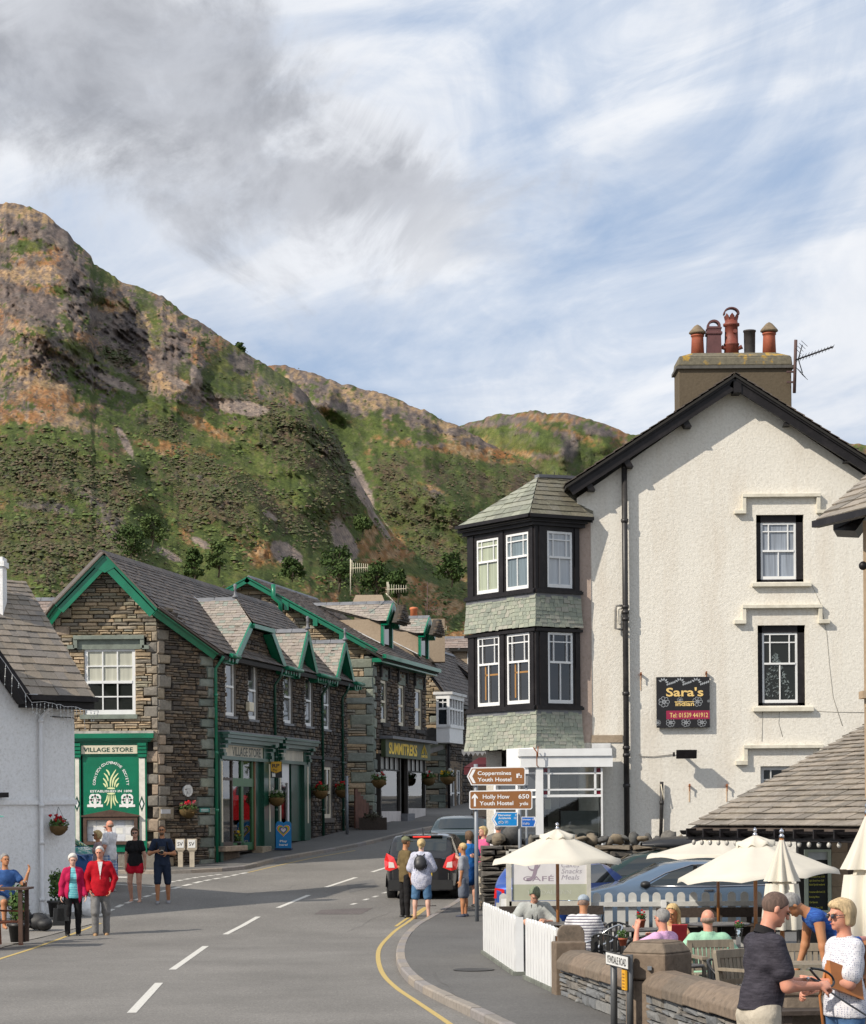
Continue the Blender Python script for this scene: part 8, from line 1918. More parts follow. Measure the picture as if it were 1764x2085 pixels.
def tub_chair(label,x,ytop,Y,rz,mat=None):
 p=at(x,ytop,Y);t=thing('tub_chair',label,'chair',(p.x,Y,.1),rz,group='aluminium tub chairs on the terrace');H=p.z-.1;m=mat or M_ALU;r=.27
 arc=[(r*math.cos(a),r*math.sin(a)*.95,H-.22*(1-math.sin(a))*.9)for a in[math.pi*i/12 for i in range(13)]]
 mb=MB();mb.tube([(r,-.25,0),(r,-.22,.45),(r+.0,-.18,H-.25)]+arc+[(-r,-.18,H-.25),(-r,-.22,.45),(-r,-.25,0)],.014,7);mb.bl('frame',m,t)
 for i in range(9):a=math.pi*(i+.5)/9;mb=MB();mb.bar((r*.96*math.cos(a),r*.9*math.sin(a),.45),(r*math.cos(a),r*.95*math.sin(a),H-.22*(1-math.sin(a))*.9),.05,.01);mb.bl('back_slat',M_BK,t)
 mb=MB();mb.lathe((0,0,.44),[(r*.95,0),(r*.95,.02)],18);mb.bl('seat',M_BK,t)
 for s in(-1,1):mb=MB();mb.tube([(s*r*.8,r*.7,.44),(s*r*.9,r*.95,0)],.013,6);mb.bl('leg',m,t)
tub_chair('silver framed tub chair just right of the striped shirt',1228,1885,30.,rad(-70))
tub_chair('black tub chair behind the table with the red flower',1268,1880,33.,rad(20),M_BK)
tub_chair('black tub chair in front of the table with the red flower',1318,1904,29.6,rad(170),M_BK)
tub_chair('black tub chair between the green shirt and the dark polo',1490,1955,24.6,rad(60),M_BK)
tub_chair('black tub chair in the gap behind the white gates',1248,1900,29.,rad(140),M_BK)
M_FLR=foliage_mat('red_petals',[(.50,.012,.018),(.62,.02,.03),(.40,.01,.015)]);M_FLP=foliage_mat('pink_petals',[(.62,.10,.20),(.70,.16,.12),(.60,.06,.25)]);M_FLW=foliage_mat('white_petals',[(.70,.70,.66),(.62,.62,.58)]);M_FLY=foliage_mat('yellow_petals',[(.75,.50,.02),(.70,.40,.02)])
M_LEAF=foliage_mat('pot_leaves',[(.035,.085,.02),(.06,.12,.03),(.09,.14,.04),(.04,.07,.02)]);M_MOSS=foliage_mat('coir_basket',[(.10,.06,.025),(.14,.085,.03),(.07,.05,.02)])
def tuft(mb,c,r,n,leaf,rnd,flat=.7):
 for i in range(n):
  d=V((rnd.gauss(0,1),rnd.gauss(0,1),rnd.gauss(0,1))).normalized();p=V(c)+V((d.x*r,d.y*r,d.z*r*flat))*rnd.uniform(.35,1);u=V((rnd.gauss(0,1),rnd.gauss(0,1),rnd.gauss(0,1))).normalized();w=u.cross(d).normalized()
  mb.add([p-u*leaf*.5,p+w*leaf*.35,p+u*leaf*.5,p-w*leaf*.35],[(0,1,2,3)])
def flower_basket(label,p,r,flowers,seed,name='hanging_basket',scale=1.0,cat='flower basket',rf=1.0):
 t=thing(name,label,cat,p,group='flower baskets hung on the walls');rn=random.Random(seed)
 mb=MB();mb.ball((0,0,0),(r,r,r*.95),14,8,.12,rn);mb.v=[(x,y,min(z,r*.1))for x,y,z in mb.v];mb.bl('basket',M_MOSS,t)
 mb=MB();tuft(mb,(0,0,-r*.1),r*1.05,160,r*.35,rn);mb.bl('moss',M_MOSS,t)
 mb=MB();tuft(mb,(0,0,r*.38),r*1.15,260,r*.32,rn,.6);mb.bl('foliage',M_LEAF,t)
 for i,m in enumerate(flowers):
  mb=MB()
  for k in range(7 if len(flowers)<3 else 4):
   a=rn.uniform(0,6.28);c=(r*rn.uniform(.1,.95)*math.cos(a),r*rn.uniform(.2,.95)*math.sin(a)*.8-r*.25,r*rn.uniform(.5,1.15)*rf);tuft(mb,c,r*.22,26,r*.22,rn,.8)
  mb.bl('blossom',m,t)
 mb=MB()
 for a in(0,2.1,4.2):mb.tube([(r*math.cos(a),r*math.sin(a),0),(0,0,r*2.2)],.004,3)
 mb.bl('chain',M_IRON,t)
 return t
s,z=F_PUB.loc(117,1684,.2);flower_basket('moss basket of scarlet geraniums on the white pub wall',F_PUB.w(s,z,.24),.20,[M_FLR,M_FLR],3,rf=1.15)
s,z=F_CC.loc(382,1650,.25);flower_basket('basket of pink flowers under the round plaque on the store corner',F_CC.w(s,z,.26),.235,[M_FLP,M_FLP,M_FLR],4)
for x,y,lab,fl in((653,1612,'dim hanging basket on the store wall left of the tall cream window',[M_FLR]),(697,1610,'dim hanging basket on the store wall at its far corner',[M_FLR]),(563,1626,'dim hanging basket under the yellow pay sign',[M_FLW])):
 s,z=F_ST.loc(x,y,.3);flower_basket(lab,F_ST.w(s,z,.3),.25,fl,x)
for x,y,lab,fl in((772,1590,'basket of red and white flowers on the corner of the outdoor shop',[M_FLR,M_FLW]),(873,1587,'basket of white and red flowers right of the yellow lettered shop',[M_FLW,M_FLW,M_FLR])):
 s,z=F_OS.loc(x,y,.35);flower_basket(lab,F_OS.w(s,z,.35),.27,fl,x)
flower_basket('basket of yellow flowers on the black downpipe beyond the outdoor shop',at(912,1584,92.2),.30,[M_FLY,M_FLW,M_FLY],77)
def potted(label,x,ybase,Y,r,h,flowers,seed,mat=None,leafy=1.0):
 b=at(x,ybase,Y);t=thing('potted_plant',label,'potted plant',b,group='potted plants on the tables');rn=random.Random(seed)
 mb=MB();mb.lathe((0,0,0),[(r*.68,0),(r*.92,h*.78),(r*1.02,h*.78),(r*1.02,h),(r*.85,h),(r*.85,h*.9)],16);mb.build('pot',mat or plain('terracotta',(.37,.095,.045)),t).matrix_parent_inverse.identity()
 mb=MB();tuft(mb,(0,0,h+r*.6*leafy),r*1.15*leafy,150,r*.5,rn,.8);mb.bl('foliage',M_LEAF,t)
 if flowers:
  mb=MB()
  for k in range(6):a=rn.uniform(0,6.28);tuft(mb,(r*.7*math.cos(a),r*.7*math.sin(a),h+r*rn.uniform(.9,1.9)),r*.28,20,r*.3,rn)
  mb.bl('blossom',flowers,t)
potted('terracotta pot of small red flowers on the middle table',1306,1889,31.4,.065,.115,M_FLR,5);potted('small terracotta pot of grey-green leaves behind the square pier',1269,1926,26.5,.055,.09,None,6,leafy=1.3)
potted('terracotta pot of herbs at the right shoulder of the square pier',1371,1962,24.9,.055,.13,None,7,leafy=1.1);potted('glass jar of leafy stems and orange flowers beside the bald man',1505,1907,27.,.05,.1,M_FLP,8,M_CLEAR,1.2)
# === VEHICLES
def car_paint(name,col,metal=.35):
 if name in _mc:return _mc[name]
 m,nt,b=nmat(name);b.inputs['Base Color'].default_value=(*col,1);b.inputs['Metallic'].default_value=metal;b.inputs['Roughness'].default_value=.32
 b.inputs['Coat Weight'].default_value=1.0;b.inputs['Coat Roughness'].default_value=.04;_mc[name]=m;return m
M_TYRE=plain('tyre_rubber',(.02,.02,.02),.85,.2,20);M_RIM=plain('alloy_rim',(.45,.46,.47),.3,.1,5,metal=.9);M_CGL=glass_mat('car_glass',(.015,.02,.02),.02,1.0);M_TRIM=plain('black_trim',(.015,.015,.015),.5)
M_CHROME=plain('chrome',(.6,.6,.62),.15)
def red_lamp(e=.0):
 n='tail_lamp%g'%e
 if n in _mc:return _mc[n]
 m,nt,b=nmat(n);b.inputs['Base Color'].default_value=(.55,.01,.012,1);b.inputs['Roughness'].default_value=.15;b.inputs['Coat Weight'].default_value=1
 if e:b.inputs['Emission Color'].default_value=(1,.08,.05,1);b.inputs['Emission Strength'].default_value=e
 _mc[n]=m;return m
def make_car(label,loc,rz,paint,Lc,Wc,Hc,prof,belt=.92,tumble=.80,hatch=True,group=None,details=None,wheel_r=.31,axles=(.78,None),side_windows=(),glass_rear=None,glass_front=None,name='parked_car'):
 t=thing(name,label,'car',loc,rz,group);px_=[p[0]for p in prof];pz=[p[1]for p in prof]
 def top(x):return float(np.interp(x,px_,pz))
 def plan(x):
  e=min(x,Lc-x)/.55;return Wc/2*(1-.20*max(0,1-e)**2.2)
 def hw(x,z):
  w=plan(x)
  if z<=belt:k=1-.10*max(0,(.45-z)/.45)**2-.02*max(0,(z-.65)/.3)**2;return w*k
  f=(z-belt)/(Hc-belt);return w*(.98-(1-tumble)*f**1.15)
 def section(x):
  zt=top(x);pts=[];zl=.20
  zs=[zl,.32,.5,.65,.8,min(belt,zt-.05)]
  if zt>belt+.12:zs+=[belt+(zt-belt)*q for q in(.25,.5,.75,.9)]
  else:zs+=[zt-.05+.0125*q for q in(.2,.4,.8,1.2)]
  for z in zs:pts.append((hw(x,z),z))
  wt,ztt=pts[-1]
  for q in(.93,.75,.5,.25,0):pts.append((wt*q,zt-(zt-ztt)*(q**4)*.8))
  return pts
 xs=[.0,.02,.06,.12,.2,.3]+list(np.arange(.4,Lc-.35,.10))+[Lc-.3,Lc-.2,Lc-.12,Lc-.06,Lc-.02,Lc]
 mb=MB();n=None
 for i,x in enumerate(xs):
  e=min(x,Lc-x);sh=1-.06*max(0,1-e/.12)**2;s=section(x);ring=[(y*sh,z)for y,z in s];ring=ring+[(-y,z)for y,z in reversed(ring[:-1])];n=len(ring)
  mb.v+=[(x,y,z)for y,z in ring]
 for i in range(len(xs)-1):
  for j in range(n-1):mb.f.append((i*n+j,i*n+j+1,(i+1)*n+j+1,(i+1)*n+j));mb.sm.append(True)
  mb.f.append((i*n+n-1,i*n,(i+1)*n,(i+1)*n+n-1));mb.sm.append(False)
 mb.f.append(tuple(range(n)));mb.sm.append(False);mb.f.append(tuple(reversed(range((len(xs)-1)*n,len(xs)*n))));mb.sm.append(False)
 L=lambda m,nm,mat,par=t:(lambda o:(setattr(o,'matrix_parent_inverse',Matrix.Identity(4)),o)[1])(m.build(nm,mat,par))
 L(mb,'body',paint)
 def surf(x,z,o=.006):return V((x,hw(x,z)+o,z))
 for poly in side_windows:
  for s in(1,-1):
   m=MB();N=7;a=poly
   k=len(a)//2;bot=a[:k];tp=a[k:]
   V_=[]
   for j in range(4):
    for i in range(k):f=j/3;x=bot[i][0]*(1-f)+tp[i][0]*f;z=bot[i][1]*(1-f)+tp[i][1]*f;p=surf(x,z);V_.append(V((p.x,p.y*s,p.z)))
   m.add(V_,[(j*k+i,j*k+i+1,(j+1)*k+i+1,(j+1)*k+i)for j in range(3)for i in range(k-1)],True);L(m,'side_window',M_CGL)
 for rng_,nm in((glass_rear,'rear_window'),(glass_front,'windscreen')):
  if not rng_:continue
  xa,xb,q0,q1=rng_;m=MB();NI,NJ=6,8
  for i in range(NI):
   x=xa+(xb-xa)*i/(NI-1);zt=top(x);w=hw(x,min(zt,Hc))*.93
   for j in range(NJ):
    y=-w+2*w*j/(NJ-1);nn=V((-(1 if nm=='rear_window' else-1),0,.6)).normalized()*.012;m.v.append((x+nn.x,y*(q0+(q1-q0)*i/(NI-1)),zt+nn.z-.02*(abs(y)/w)**4))
  for i in range(NI-1):
   for j in range(NJ-1):m.f.append((i*NJ+j,i*NJ+j+1,(i+1)*NJ+j+1,(i+1)*NJ+j));m.sm.append(True)
  L(m,nm,M_CGL)
 for x in(axles[0],axles[1]or Lc-.82):
  for s in(1,-1):
   y=(Wc/2-.11)*s;m=MB();v0=len(m.v);m.lathe((0,0,-.10),[(wheel_r*.62,0),(wheel_r*.96,.0),(wheel_r,.03),(wheel_r,.17),(wheel_r*.96,.20),(wheel_r*.62,.20)],24)
   m.v=[(x+a,y+c,wheel_r+b)for a,b,c in m.v];w=L(m,'wheel',M_TYRE)
   m=MB();m.lathe((0,0,-.085),[(wheel_r*.16,0),(wheel_r*.60,.02),(wheel_r*.64,.0),(wheel_r*.64,.17),(wheel_r*.60,.15),(wheel_r*.16,.17)],16);m.v=[(x+a,y+c,wheel_r+b)for a,b,c in m.v];L(m,'rim',M_RIM,w)
   m=MB();k=14;R0=wheel_r*1.14
   m.add([(x+R0*math.cos(math.pi*i/k),s*(Wc/2*1.0+.004),wheel_r+R0*math.sin(math.pi*i/k)-.02)for i in range(k+1)]+[(x+R0*.8*math.cos(math.pi*i/k),s*(Wc/2-.02),wheel_r+R0*.8*math.sin(math.pi*i/k)-.02)for i in range(k+1)],[(i,i+1,k+2+i,k+1+i)for i in range(k)]);L(m,'wheel_arch',M_TRIM)
 if details:details(t,L,top,hw,surf)
 return t
def swift_details(t,L,top,hw,surf):
 LW=plain('lamp_white',(.70,.62,.58),.15,.03)
 for s in(1,-1):
  m=MB();pts=[(.015,.80,.55),(.0,.84,.92),(.10,.845,1.06),(.30,.83,1.04),(.22,.852,.84),(.10,.852,.66)]
  v=[(-.015,s*.52,.74),(-.012,s*.62,.98),(.06,s*.80,1.08),(.34,s*.835,1.05),(.20,s*.855,.80),(.06,s*.84,.70),(-.005,s*.72,.66)]
  c=(-.02,s*.72,.86);m.add(v+[c,(.16,s*.865,.92)],[(0,1,7),(1,2,7),(2,8,7),(2,3,8),(3,4,8),(4,5,8),(5,7,8),(5,6,7),(6,0,7)],False);o=L(m,'tail_light',red_lamp(.2))
  m=MB();m.add([(-.028,s*.60,.74),(-.028,s*.63,.86),(-.026,s*.74,.88),(-.02,s*.745,.74)],[(0,1,2,3),(3,2,1,0)]);L(m,'reversing_lamp',LW,o)
 m=MB();m.box((.335,0,1.452),(.03,.42,.03));L(m,'brake_light',red_lamp(.7))
 m=MB();m.box((-.012,0,.60),(.02,.54,.125));L(m,'number_plate',plain('plate_yellow',(.72,.50,.03),.4))
 m=MB();m.box((-.02,0,.74),(.03,.34,.025));L(m,'badge_bar',M_CHROME)
 m=MB();m.box((.02,0,.34),(.12,1.5,.22));L(m,'bumper',M_TRIM)
 m=MB();m.tube([(.10,-.02,1.02),(.12,.35,1.06)],.012,6);L(m,'wiper',M_TRIM)
 m=MB();m.box((.40,0,1.472),(.16,.96,.02),0,0,rad(-4));L(m,'roof_spoiler',car_paint('black_paint',(.012,.012,.014)))
 m=MB();m.tube([(.62,0,1.5),(.50,0,1.66)],.006,5);m.lathe((.62,0,1.49),[(.03,0),(.015,.03)],8);L(m,'aerial',M_TRIM)
 for s in(1,-1):m=MB();m.ball((2.5,s*.93,1.02),(.10,.09,.07),8,6);L(m,'wing_mirror',car_paint('black_paint',(.012,.012,.014)))
 m=MB();m.box((.055,0,1.0),(.012,1.3,.012));L(m,'tailgate_seam',M_TRIM)
PB=car_paint('black_paint',(.012,.012,.014))
def on_road(x,y,z=.0):p=gnd(x,y,z);return p
hatch_prof=[(0,.95),(.05,1.02),(.16,1.1),(.34,1.4),(.45,1.485),(.9,1.53),(1.7,1.535),(2.2,1.46),(2.95,1.02),(3.2,.99),(3.75,.86),(3.85,.75)]
p=on_road(872,1831)
SW=[[(.75,1.05),(1.3,1.0),(1.3,1.4),(.72,1.38)][:2]+[(.72,1.38),(1.3,1.42)],[(1.36,1.0),(2.1,.98),(1.36,1.42),(2.0,1.42)],[(2.16,.98),(2.75,.98),(2.06,1.42),(2.22,1.38)]]
make_car('small black hatchback seen from behind with its brake lights on',(p.x-.17,p.y-.2,G(p.y)),rad(84),PB,3.85,1.7,1.53,hatch_prof,.98,.78,details=swift_details,side_windows=SW,glass_rear=(.175,.43,.86,.95),glass_front=(2.25,2.9,.95,.9),wheel_r=.30,axles=(.62,3.1),group='cars on the street')
def plain_details(roof_bars=False,tail=True,box=False,chrome=False,mirror=None,plate=False):
 def f(t,L,top,hw,surf):
  if tail:
   for s in(1,-1):m=MB();w_=hw(.05,.8)+.012;w2=hw(.32,.8)+.008;m.add([(-.01,s*w_*.66,.72),(-.01,s*w_*.66,.90),(.03,s*w_*.97,.92),(.32,s*w2,.90),(.28,s*w2,.78),(.03,s*w_,.72)],[(0,1,2,5),(5,2,3,4),(4,3,2,5),(5,2,1,0)]);L(m,'tail_light',red_lamp(0))
  if roof_bars:
   for x in(1.2,2.4):m=MB();m.bar((x,-.62,1.52),(x,.62,1.52),.05,.03);L(m,'roof_bar',M_TRIM)
  if box:
   m=MB();rings=[(.75,.05,.02),(.8,.30,.12),(1.0,.38,.17),(1.9,.39,.18),(2.35,.36,.15),(2.7,.22,.06)]
   for x,w,h in rings:m.v+=[(x,w*math.cos(a),1.6+h*max(-.35,math.sin(a)))for a in[2*math.pi*i/16 for i in range(16)]]
   for i in range(5):
    for j in range(16):m.f.append((i*16+j,i*16+(j+1)%16,(i+1)*16+(j+1)%16,(i+1)*16+j));m.sm.append(True)
   L(m,'roof_box',plain('roof_box_black',(.02,.02,.022),.35))
  if mirror:
   for s in(1,-1):m=MB();m.ball((mirror,s*.98,1.0),(.10,.10,.07),8,6);L(m,'wing_mirror',M_TRIM)
  if chrome:
   for s in(1,-1):
    m=MB();pts=[(.62,.985),(.8,1.1),(1.1,1.24),(1.5,1.345),(1.9,1.385),(2.4,1.36),(2.9,1.21),(3.25,1.03),(3.3,.98)];m.tube([V((x,s*(hw(x,z)+.012),z))for x,z in pts],.012,5);m.tube([V((x,s*(hw(x,z)+.012),z))for x,z in((.62,.985),(2.0,.955),(3.3,.965))],.012,5);L(m,'chrome_trim',M_CHROME)
    for x in(1.25,2.35):m=MB();m.box((x,s*(hw(x,1.15)+.005),1.15),(.07,.03,.42),0,rad(-14)*s);L(m,'door_pillar',M_TRIM)
    m=MB();m.box((2.1,s*(hw(2.1,.88)+.01),.88),(.18,.03,.03));L(m,'door_handle',M_CHROME)
 return f
est=[(0,.92),(.1,.98),(.5,1.06),(.95,1.36),(1.3,1.44),(2.2,1.45),(2.7,1.36),(3.4,1.0),(3.6,.95),(4.3,.82),(4.45,.7)]
p=V((at(934,1700,62).x,61.5,G(61.5)));make_car('dark green-black car further up the road beyond the black hatchback',p,rad(84),car_paint('dark_teal_paint',(.012,.03,.032)),4.45,1.76,1.45,est,.93,.78,details=plain_details(),side_windows=[[(.9,1.0),(2.0,1.0),(1.2,1.36),(2.0,1.38)]],glass_rear=(.55,.95,.85,.92),glass_front=(2.75,3.35,.95,.9),group='cars on the street')
p=V((at(1010,1690,72).x,71,G(71)));make_car('dark car with bicycles behind it, mostly hidden by the cycle route signs',p,rad(84),car_paint('charcoal_paint',(.03,.032,.035)),4.3,1.76,1.5,est,.93,.78,details=plain_details(True),glass_rear=(.55,.95,.85,.92),glass_front=(2.75,3.35,.95,.9),group='cars on the street')
sal=[(0,.80),(.08,.92),(.6,1.02),(.95,1.2),(1.35,1.375),(1.75,1.44),(2.2,1.45),(2.6,1.38),(3.45,.985),(3.7,.95),(4.55,.80),(4.72,.62)]
sal=[(4.75-x,z)for x,z in reversed(sal)]
c=at(1395,1800,42.5);make_car('metallic blue-grey saloon parked side-on behind the picket fence',(c.x+2.55,43.4,.02),rad(180),car_paint('blue_grey_paint',(.15,.215,.30),.6),4.75,1.8,1.45,[(0,.66),(.08,.84),(.65,.98),(1.0,1.14),(1.5,1.36),(2.0,1.44),(2.5,1.45),(2.95,1.39),(3.75,1.02),(3.95,.97),(4.6,.84),(4.75,.6)],.95,.76,details=plain_details(chrome=True,mirror=3.3),wheel_r=.33,axles=(.95,3.75),side_windows=[[(.68,.99),(1.4,.98),(2.2,.97),(3.25,.975),(.85,1.1),(1.5,1.33),(2.3,1.36),(2.75,1.25)]],glass_rear=(.7,1.4,.85,.9),glass_front=(3.0,3.72,.92,.9),group='parked cars behind the terrace')
p=at(1250,1790,46.3);make_car('dark green car with a black roof box, parked behind the blue-grey saloon',(p.x+3.3,46.6,.1),rad(180),car_paint('dark_green_paint2',(.01,.035,.03),.3),4.6,1.8,1.5,[(0,.8),(.06,1.0),(.3,1.25),(.6,1.42),(1.2,1.48),(2.4,1.5),(2.9,1.42),(3.7,1.02),(4.4,.85),(4.6,.6)],.98,.78,details=plain_details(True,box=True),side_windows=[[(.4,1.02),(1.6,1.0),(3.4,1.0),(.6,1.38),(1.6,1.42),(2.85,1.36)]],glass_front=(2.95,3.65,.92,.9),group='parked cars behind the terrace')
p=at(1027,1800,44.);make_car('bright blue car with a red tail lamp beside the cafe banner',(p.x+.40,43.2,.02),rad(62),car_paint('bright_blue_paint',(.015,.07,.34),.4),3.9,1.68,1.42,[(0,.86),(.05,.98),(.25,1.08),(.5,1.32),(.9,1.41),(1.8,1.42),(2.3,1.34),(3.0,.98),(3.8,.8),(3.9,.6)],.95,.78,details=plain_details(),glass_rear=(.28,.55,.86,.92),glass_front=(2.3,2.95,.95,.9),side_windows=[[(.7,1.0),(2.4,.98),(.8,1.32),(2.0,1.34)]],group='parked cars behind the terrace')
p=gnd(184,1772);make_car('bright blue car half hidden behind the corner of the white pub',(p.x-2.3,57.2,G(57)),rad(-22),car_paint('mid_blue_paint',(.005,.09,.30),.4),3.9,1.68,1.48,[(0,.9),(.2,1.2),(.5,1.42),(1.2,1.47),(1.9,1.47),(2.3,1.38),(3.0,1.0),(3.7,.82),(3.9,.6)],.97,.78,glass_front=(2.35,2.98,.94,.9),glass_rear=(.2,.5,.86,.92),side_windows=[[(.6,1.0),(2.5,.99),(.7,1.38),(2.15,1.38)]],details=plain_details(tail=False,mirror=2.5),group='cars by the store')
make_car('red hatchback parked beyond the white house, seen only as a reflection in the store windows',(3.4,82.,G(82)),rad(84),car_paint('red_paint',(.42,.008,.012),.2),3.85,1.7,1.53,hatch_prof,.98,.78,glass_rear=(.175,.43,.86,.95),side_windows=SW,details=plain_details(),group='cars on the street')
tr=thing('broadleaf_tree','leafy tree across the street, seen reflected in the shop glass','tree',(8.5,96,2.5));a_,b_=tree_mesh(8,3.2,30,44,.5,12);a_.bl('crown',M_TREE2,tr);b_.bl('trunk',M_BARK,tr)
# ---- street things on the store side
def sv_post(x,label):
 b=gnd(x,1765,KERB_H);t=thing('marker_post',label,'marker post',b,0,'concrete SV marker posts');mc=plain('concrete_post',(.47,.41,.32),.85,.15,8,.3,40)
 mb=MB();mb.box((0,0,.20),(.13,.12,.42));mb.hexa([V((a*.065,c*.06,.40))for a,c in((-1,-1),(1,-1),(1,1),(-1,1))]+[V((a*.13,c*.09,.47))for a,c in((-1,-1),(1,-1),(1,1),(-1,1))]);mb.box((0,0,.615),(.26,.18,.29));o=mb.build('post',mc,t);o.matrix_parent_inverse.identity()
 mb=MB();mb.box((0,-.095,.625),(.20,.012,.22));o=mb.build('plate',plain('plate_white',(.72,.72,.70),.4),t);o.matrix_parent_inverse.identity()
 fr=Frame((b.x,b.y-.103),(1,0));put_text('SV',fr,0,b.z+.625,.10,plain('plate_letter',(.02,.02,.022),.5),t,o=.001,bold=.01)
sv_post(368,'concrete marker post with a white SV plate, the one nearer the green sign');sv_post(391.5,'concrete marker post with a white SV plate, the one nearer the green downpipe')
def aboard():
 b=gnd(578,1731,KERB_H);f=Frame((b.x,b.y),(1,-.12));t=thing('pavement_sign','blue lottery pavement sign with a rainbow heart by the narrow shop door','sign',b);w,h=.235,.86
 pts=[(-w,b.z+.06),(w,b.z+.06),(w,b.z+h-.07),(w*.75,b.z+h),(w*.3,b.z+h),(0,b.z+h-.05),(-w*.3,b.z+h),(-w*.75,b.z+h),(-w,b.z+h-.07)]
 mb=MB();mb.poly_prism(pts,f.w,0,.03);mb.build('board',plain('sign_sky_blue',(.01,.22,.55),.4,.04),t);mb=MB();mb.fbox(f,-w-.02,w+.02,b.z,b.z+.06,-.12,.14);mb.build('base',plain('dark_blue_rubber',(.01,.03,.08),.6),t)
 def heart(k,o,m):
  pp=[]
  for i in range(28):a=2*math.pi*i/28;pp.append((k*.062*math.sin(a)**3*3.1,b.z+.60+k*.055*(13*math.cos(a)-5*math.cos(2*a)-2*math.cos(3*a)-math.cos(4*a))/4.6))
  mb=MB();mb.poly_prism(pp,f.w,.03,o);mb.build('heart',m,t)
 for i,(k,c)in enumerate(((1.06,(.8,.8,.8)),(1.0,(.55,.02,.02)),(.9,(.75,.45,.02)),(.8,(.6,.6,.05)),(.7,(.05,.35,.08)),(.6,(.04,.08,.4)),(.5,(.30,.04,.28)),(.4,(.75,.75,.75)))):heart(k,.032+.0015*i,plain('heart%d'%i,c,.5,.03))
 for wd_,z,ww in(('Play',.27,.22),('here!',.16,.26)):put_text(wd_,f,0,b.z+z,.062,plain('sign_white',(.80,.80,.78)),t,width=ww,o=.033,bold=.03)
 put_text('Lottery',f,0,b.z+.63,.022,plain('heart6',(.3,.04,.28)),t,width=.10,o=.046)
aboard()
def pay_sign():
 fs=F_ST;s0=fs.loc(552,1560,.1)[0];zt,zb=fs.loc(552,1551,.1)[1],fs.loc(552,1584,.1)[1];f=Frame((fs.w(s0,0,.1).x,fs.w(s0,0,.1).y),(1,0));w=f.loc(574.5,1560)[0]
 t=thing('pay_sign','projecting yellow and black pay sign between the two shopfronts','sign',f.w(0,zb,0));fbox('panel',f,(0,w,zb,zt),-.02,.02,plain('sign_black',(.012,.011,.012)),t)
 mb=MB();mb.poly_prism([(.0,zb+(zt-zb)*.42),(w*.45,zb+(zt-zb)*.27),(w*.95,zb+(zt-zb)*.42),(w*.95,zt),(0,zt)],f.w,.02,.025);mb.build('yellow_panel',plain('amber_panel',(.60,.33,.01),.4,.05),t)
 K=plain('plate_letter',(.02,.02,.022));put_text('RP',f,w*.45,zt-.12,.11,K,t,width=.22,o=.028,bold=.03);put_text('Pay',f,w*.38,zt-.25,.07,K,t,width=.13,o=.028,bold=.01);put_text('Point',f,w*.48,zt-.34,.065,K,t,width=.2,o=.028,bold=.01)
 mb=MB();mb.fbox(f,.03,.13,zb+.03,zb+.15,.02,.024);mb.build('white_square',plain('sign_white',(.8,.8,.78)),t)
pay_sign()
def passage():
 b=gnd(707,1699,KERB_H);mb=MB();mb.tube([b,(b.x,b.y,at(707,1580,b.y).z)],.05,8);tag(mb.build('grey_pole',M_GREYP),'slim grey pole at the far corner of the village store','pole')
 g=gnd(727,1690,KERB_H);f=Frame((g.x-.1,g.y+.3),(.5,1));t=thing('passage_gate','brown timber gate standing open in the passage beyond the store','gate',g);h=at(727,1606,g.y).z-g.z
 for i in range(5):mb=MB();mb.fbox(f,i*.2,i*.2+.19,g.z+.05,g.z+h-.12*i,0,.05);mb.build('board',plain('rust_brown_gate',(.12,.05,.03),.7,.25,5),t)
 p=gnd(752,1690,KERB_H);f=Frame((p.x-.35,p.y),(1,0));t=thing('planter','dark planter box at the foot of the sunlit stone gable','planter',p);fbox('box',f,(0,.95,p.z-.05,p.z+.42),-.4,0,M_DKWOOD,t);mb=MB();tuft(mb,(p.x+.1,p.y+.2,p.z+.45),.35,200,.10,random.Random(3),.45);mb.build('foliage',plain('dry_foliage',(.05,.045,.025),.9),t)
 f=Frame((at(700,1640,78.6).x,78.6),(1,0));t=thing('passage_wall','low dark stone wall closing the gap between the two shops','wall',(f.p.x,78.6,1.8));z1=f.loc(710,1640)[1]
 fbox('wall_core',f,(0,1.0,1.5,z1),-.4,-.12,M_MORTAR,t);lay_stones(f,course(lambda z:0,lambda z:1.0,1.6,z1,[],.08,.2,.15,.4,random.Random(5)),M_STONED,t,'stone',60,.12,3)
passage()
b=gnd(478,1729,.3);potted('black pot of orange and yellow flowers on the store sill',480,1735,65.2,.17,.30,M_FLY,12,M_BK,1.1)
plank_table('dark timber pub table at the left edge of the photo',8,1807,41.,.95,.8,plain('pub_table_brown',(.07,.035,.022),.6,.3,5),4)
def pub_bench():
 p=gnd(14,1925,.045);t=thing('pub_bench','red-brown slatted bench turned away at the lower left edge','bench',(p.x-.5,p.y-.3,.045),rad(62));m=plain('red_brown_wood',(.20,.055,.02),.5,.25,5)
 def b(n,a,c,w,h):mb=MB();mb.bar(a,c,w,h);mb.bl(n,m,t)
 for s in(-.65,.65):b('leg',(s,0,0),(s,.05,.95),.07,.07);b('leg',(s,-.5,0),(s,-.5,.62),.06,.06);b('armrest',(s,.03,.62),(s,-.55,.62),.08,.03)
 for z in(.55,.70,.85,.96):b('back_slat',(-.65,.03+z*.03,z),(.65,.03+z*.03,z),.03,.10)
 for y in(-.08,-.22,-.36,-.5):b('seat_slat',(-.65,y,.43),(.65,y,.43),.11,.03)
pub_bench()
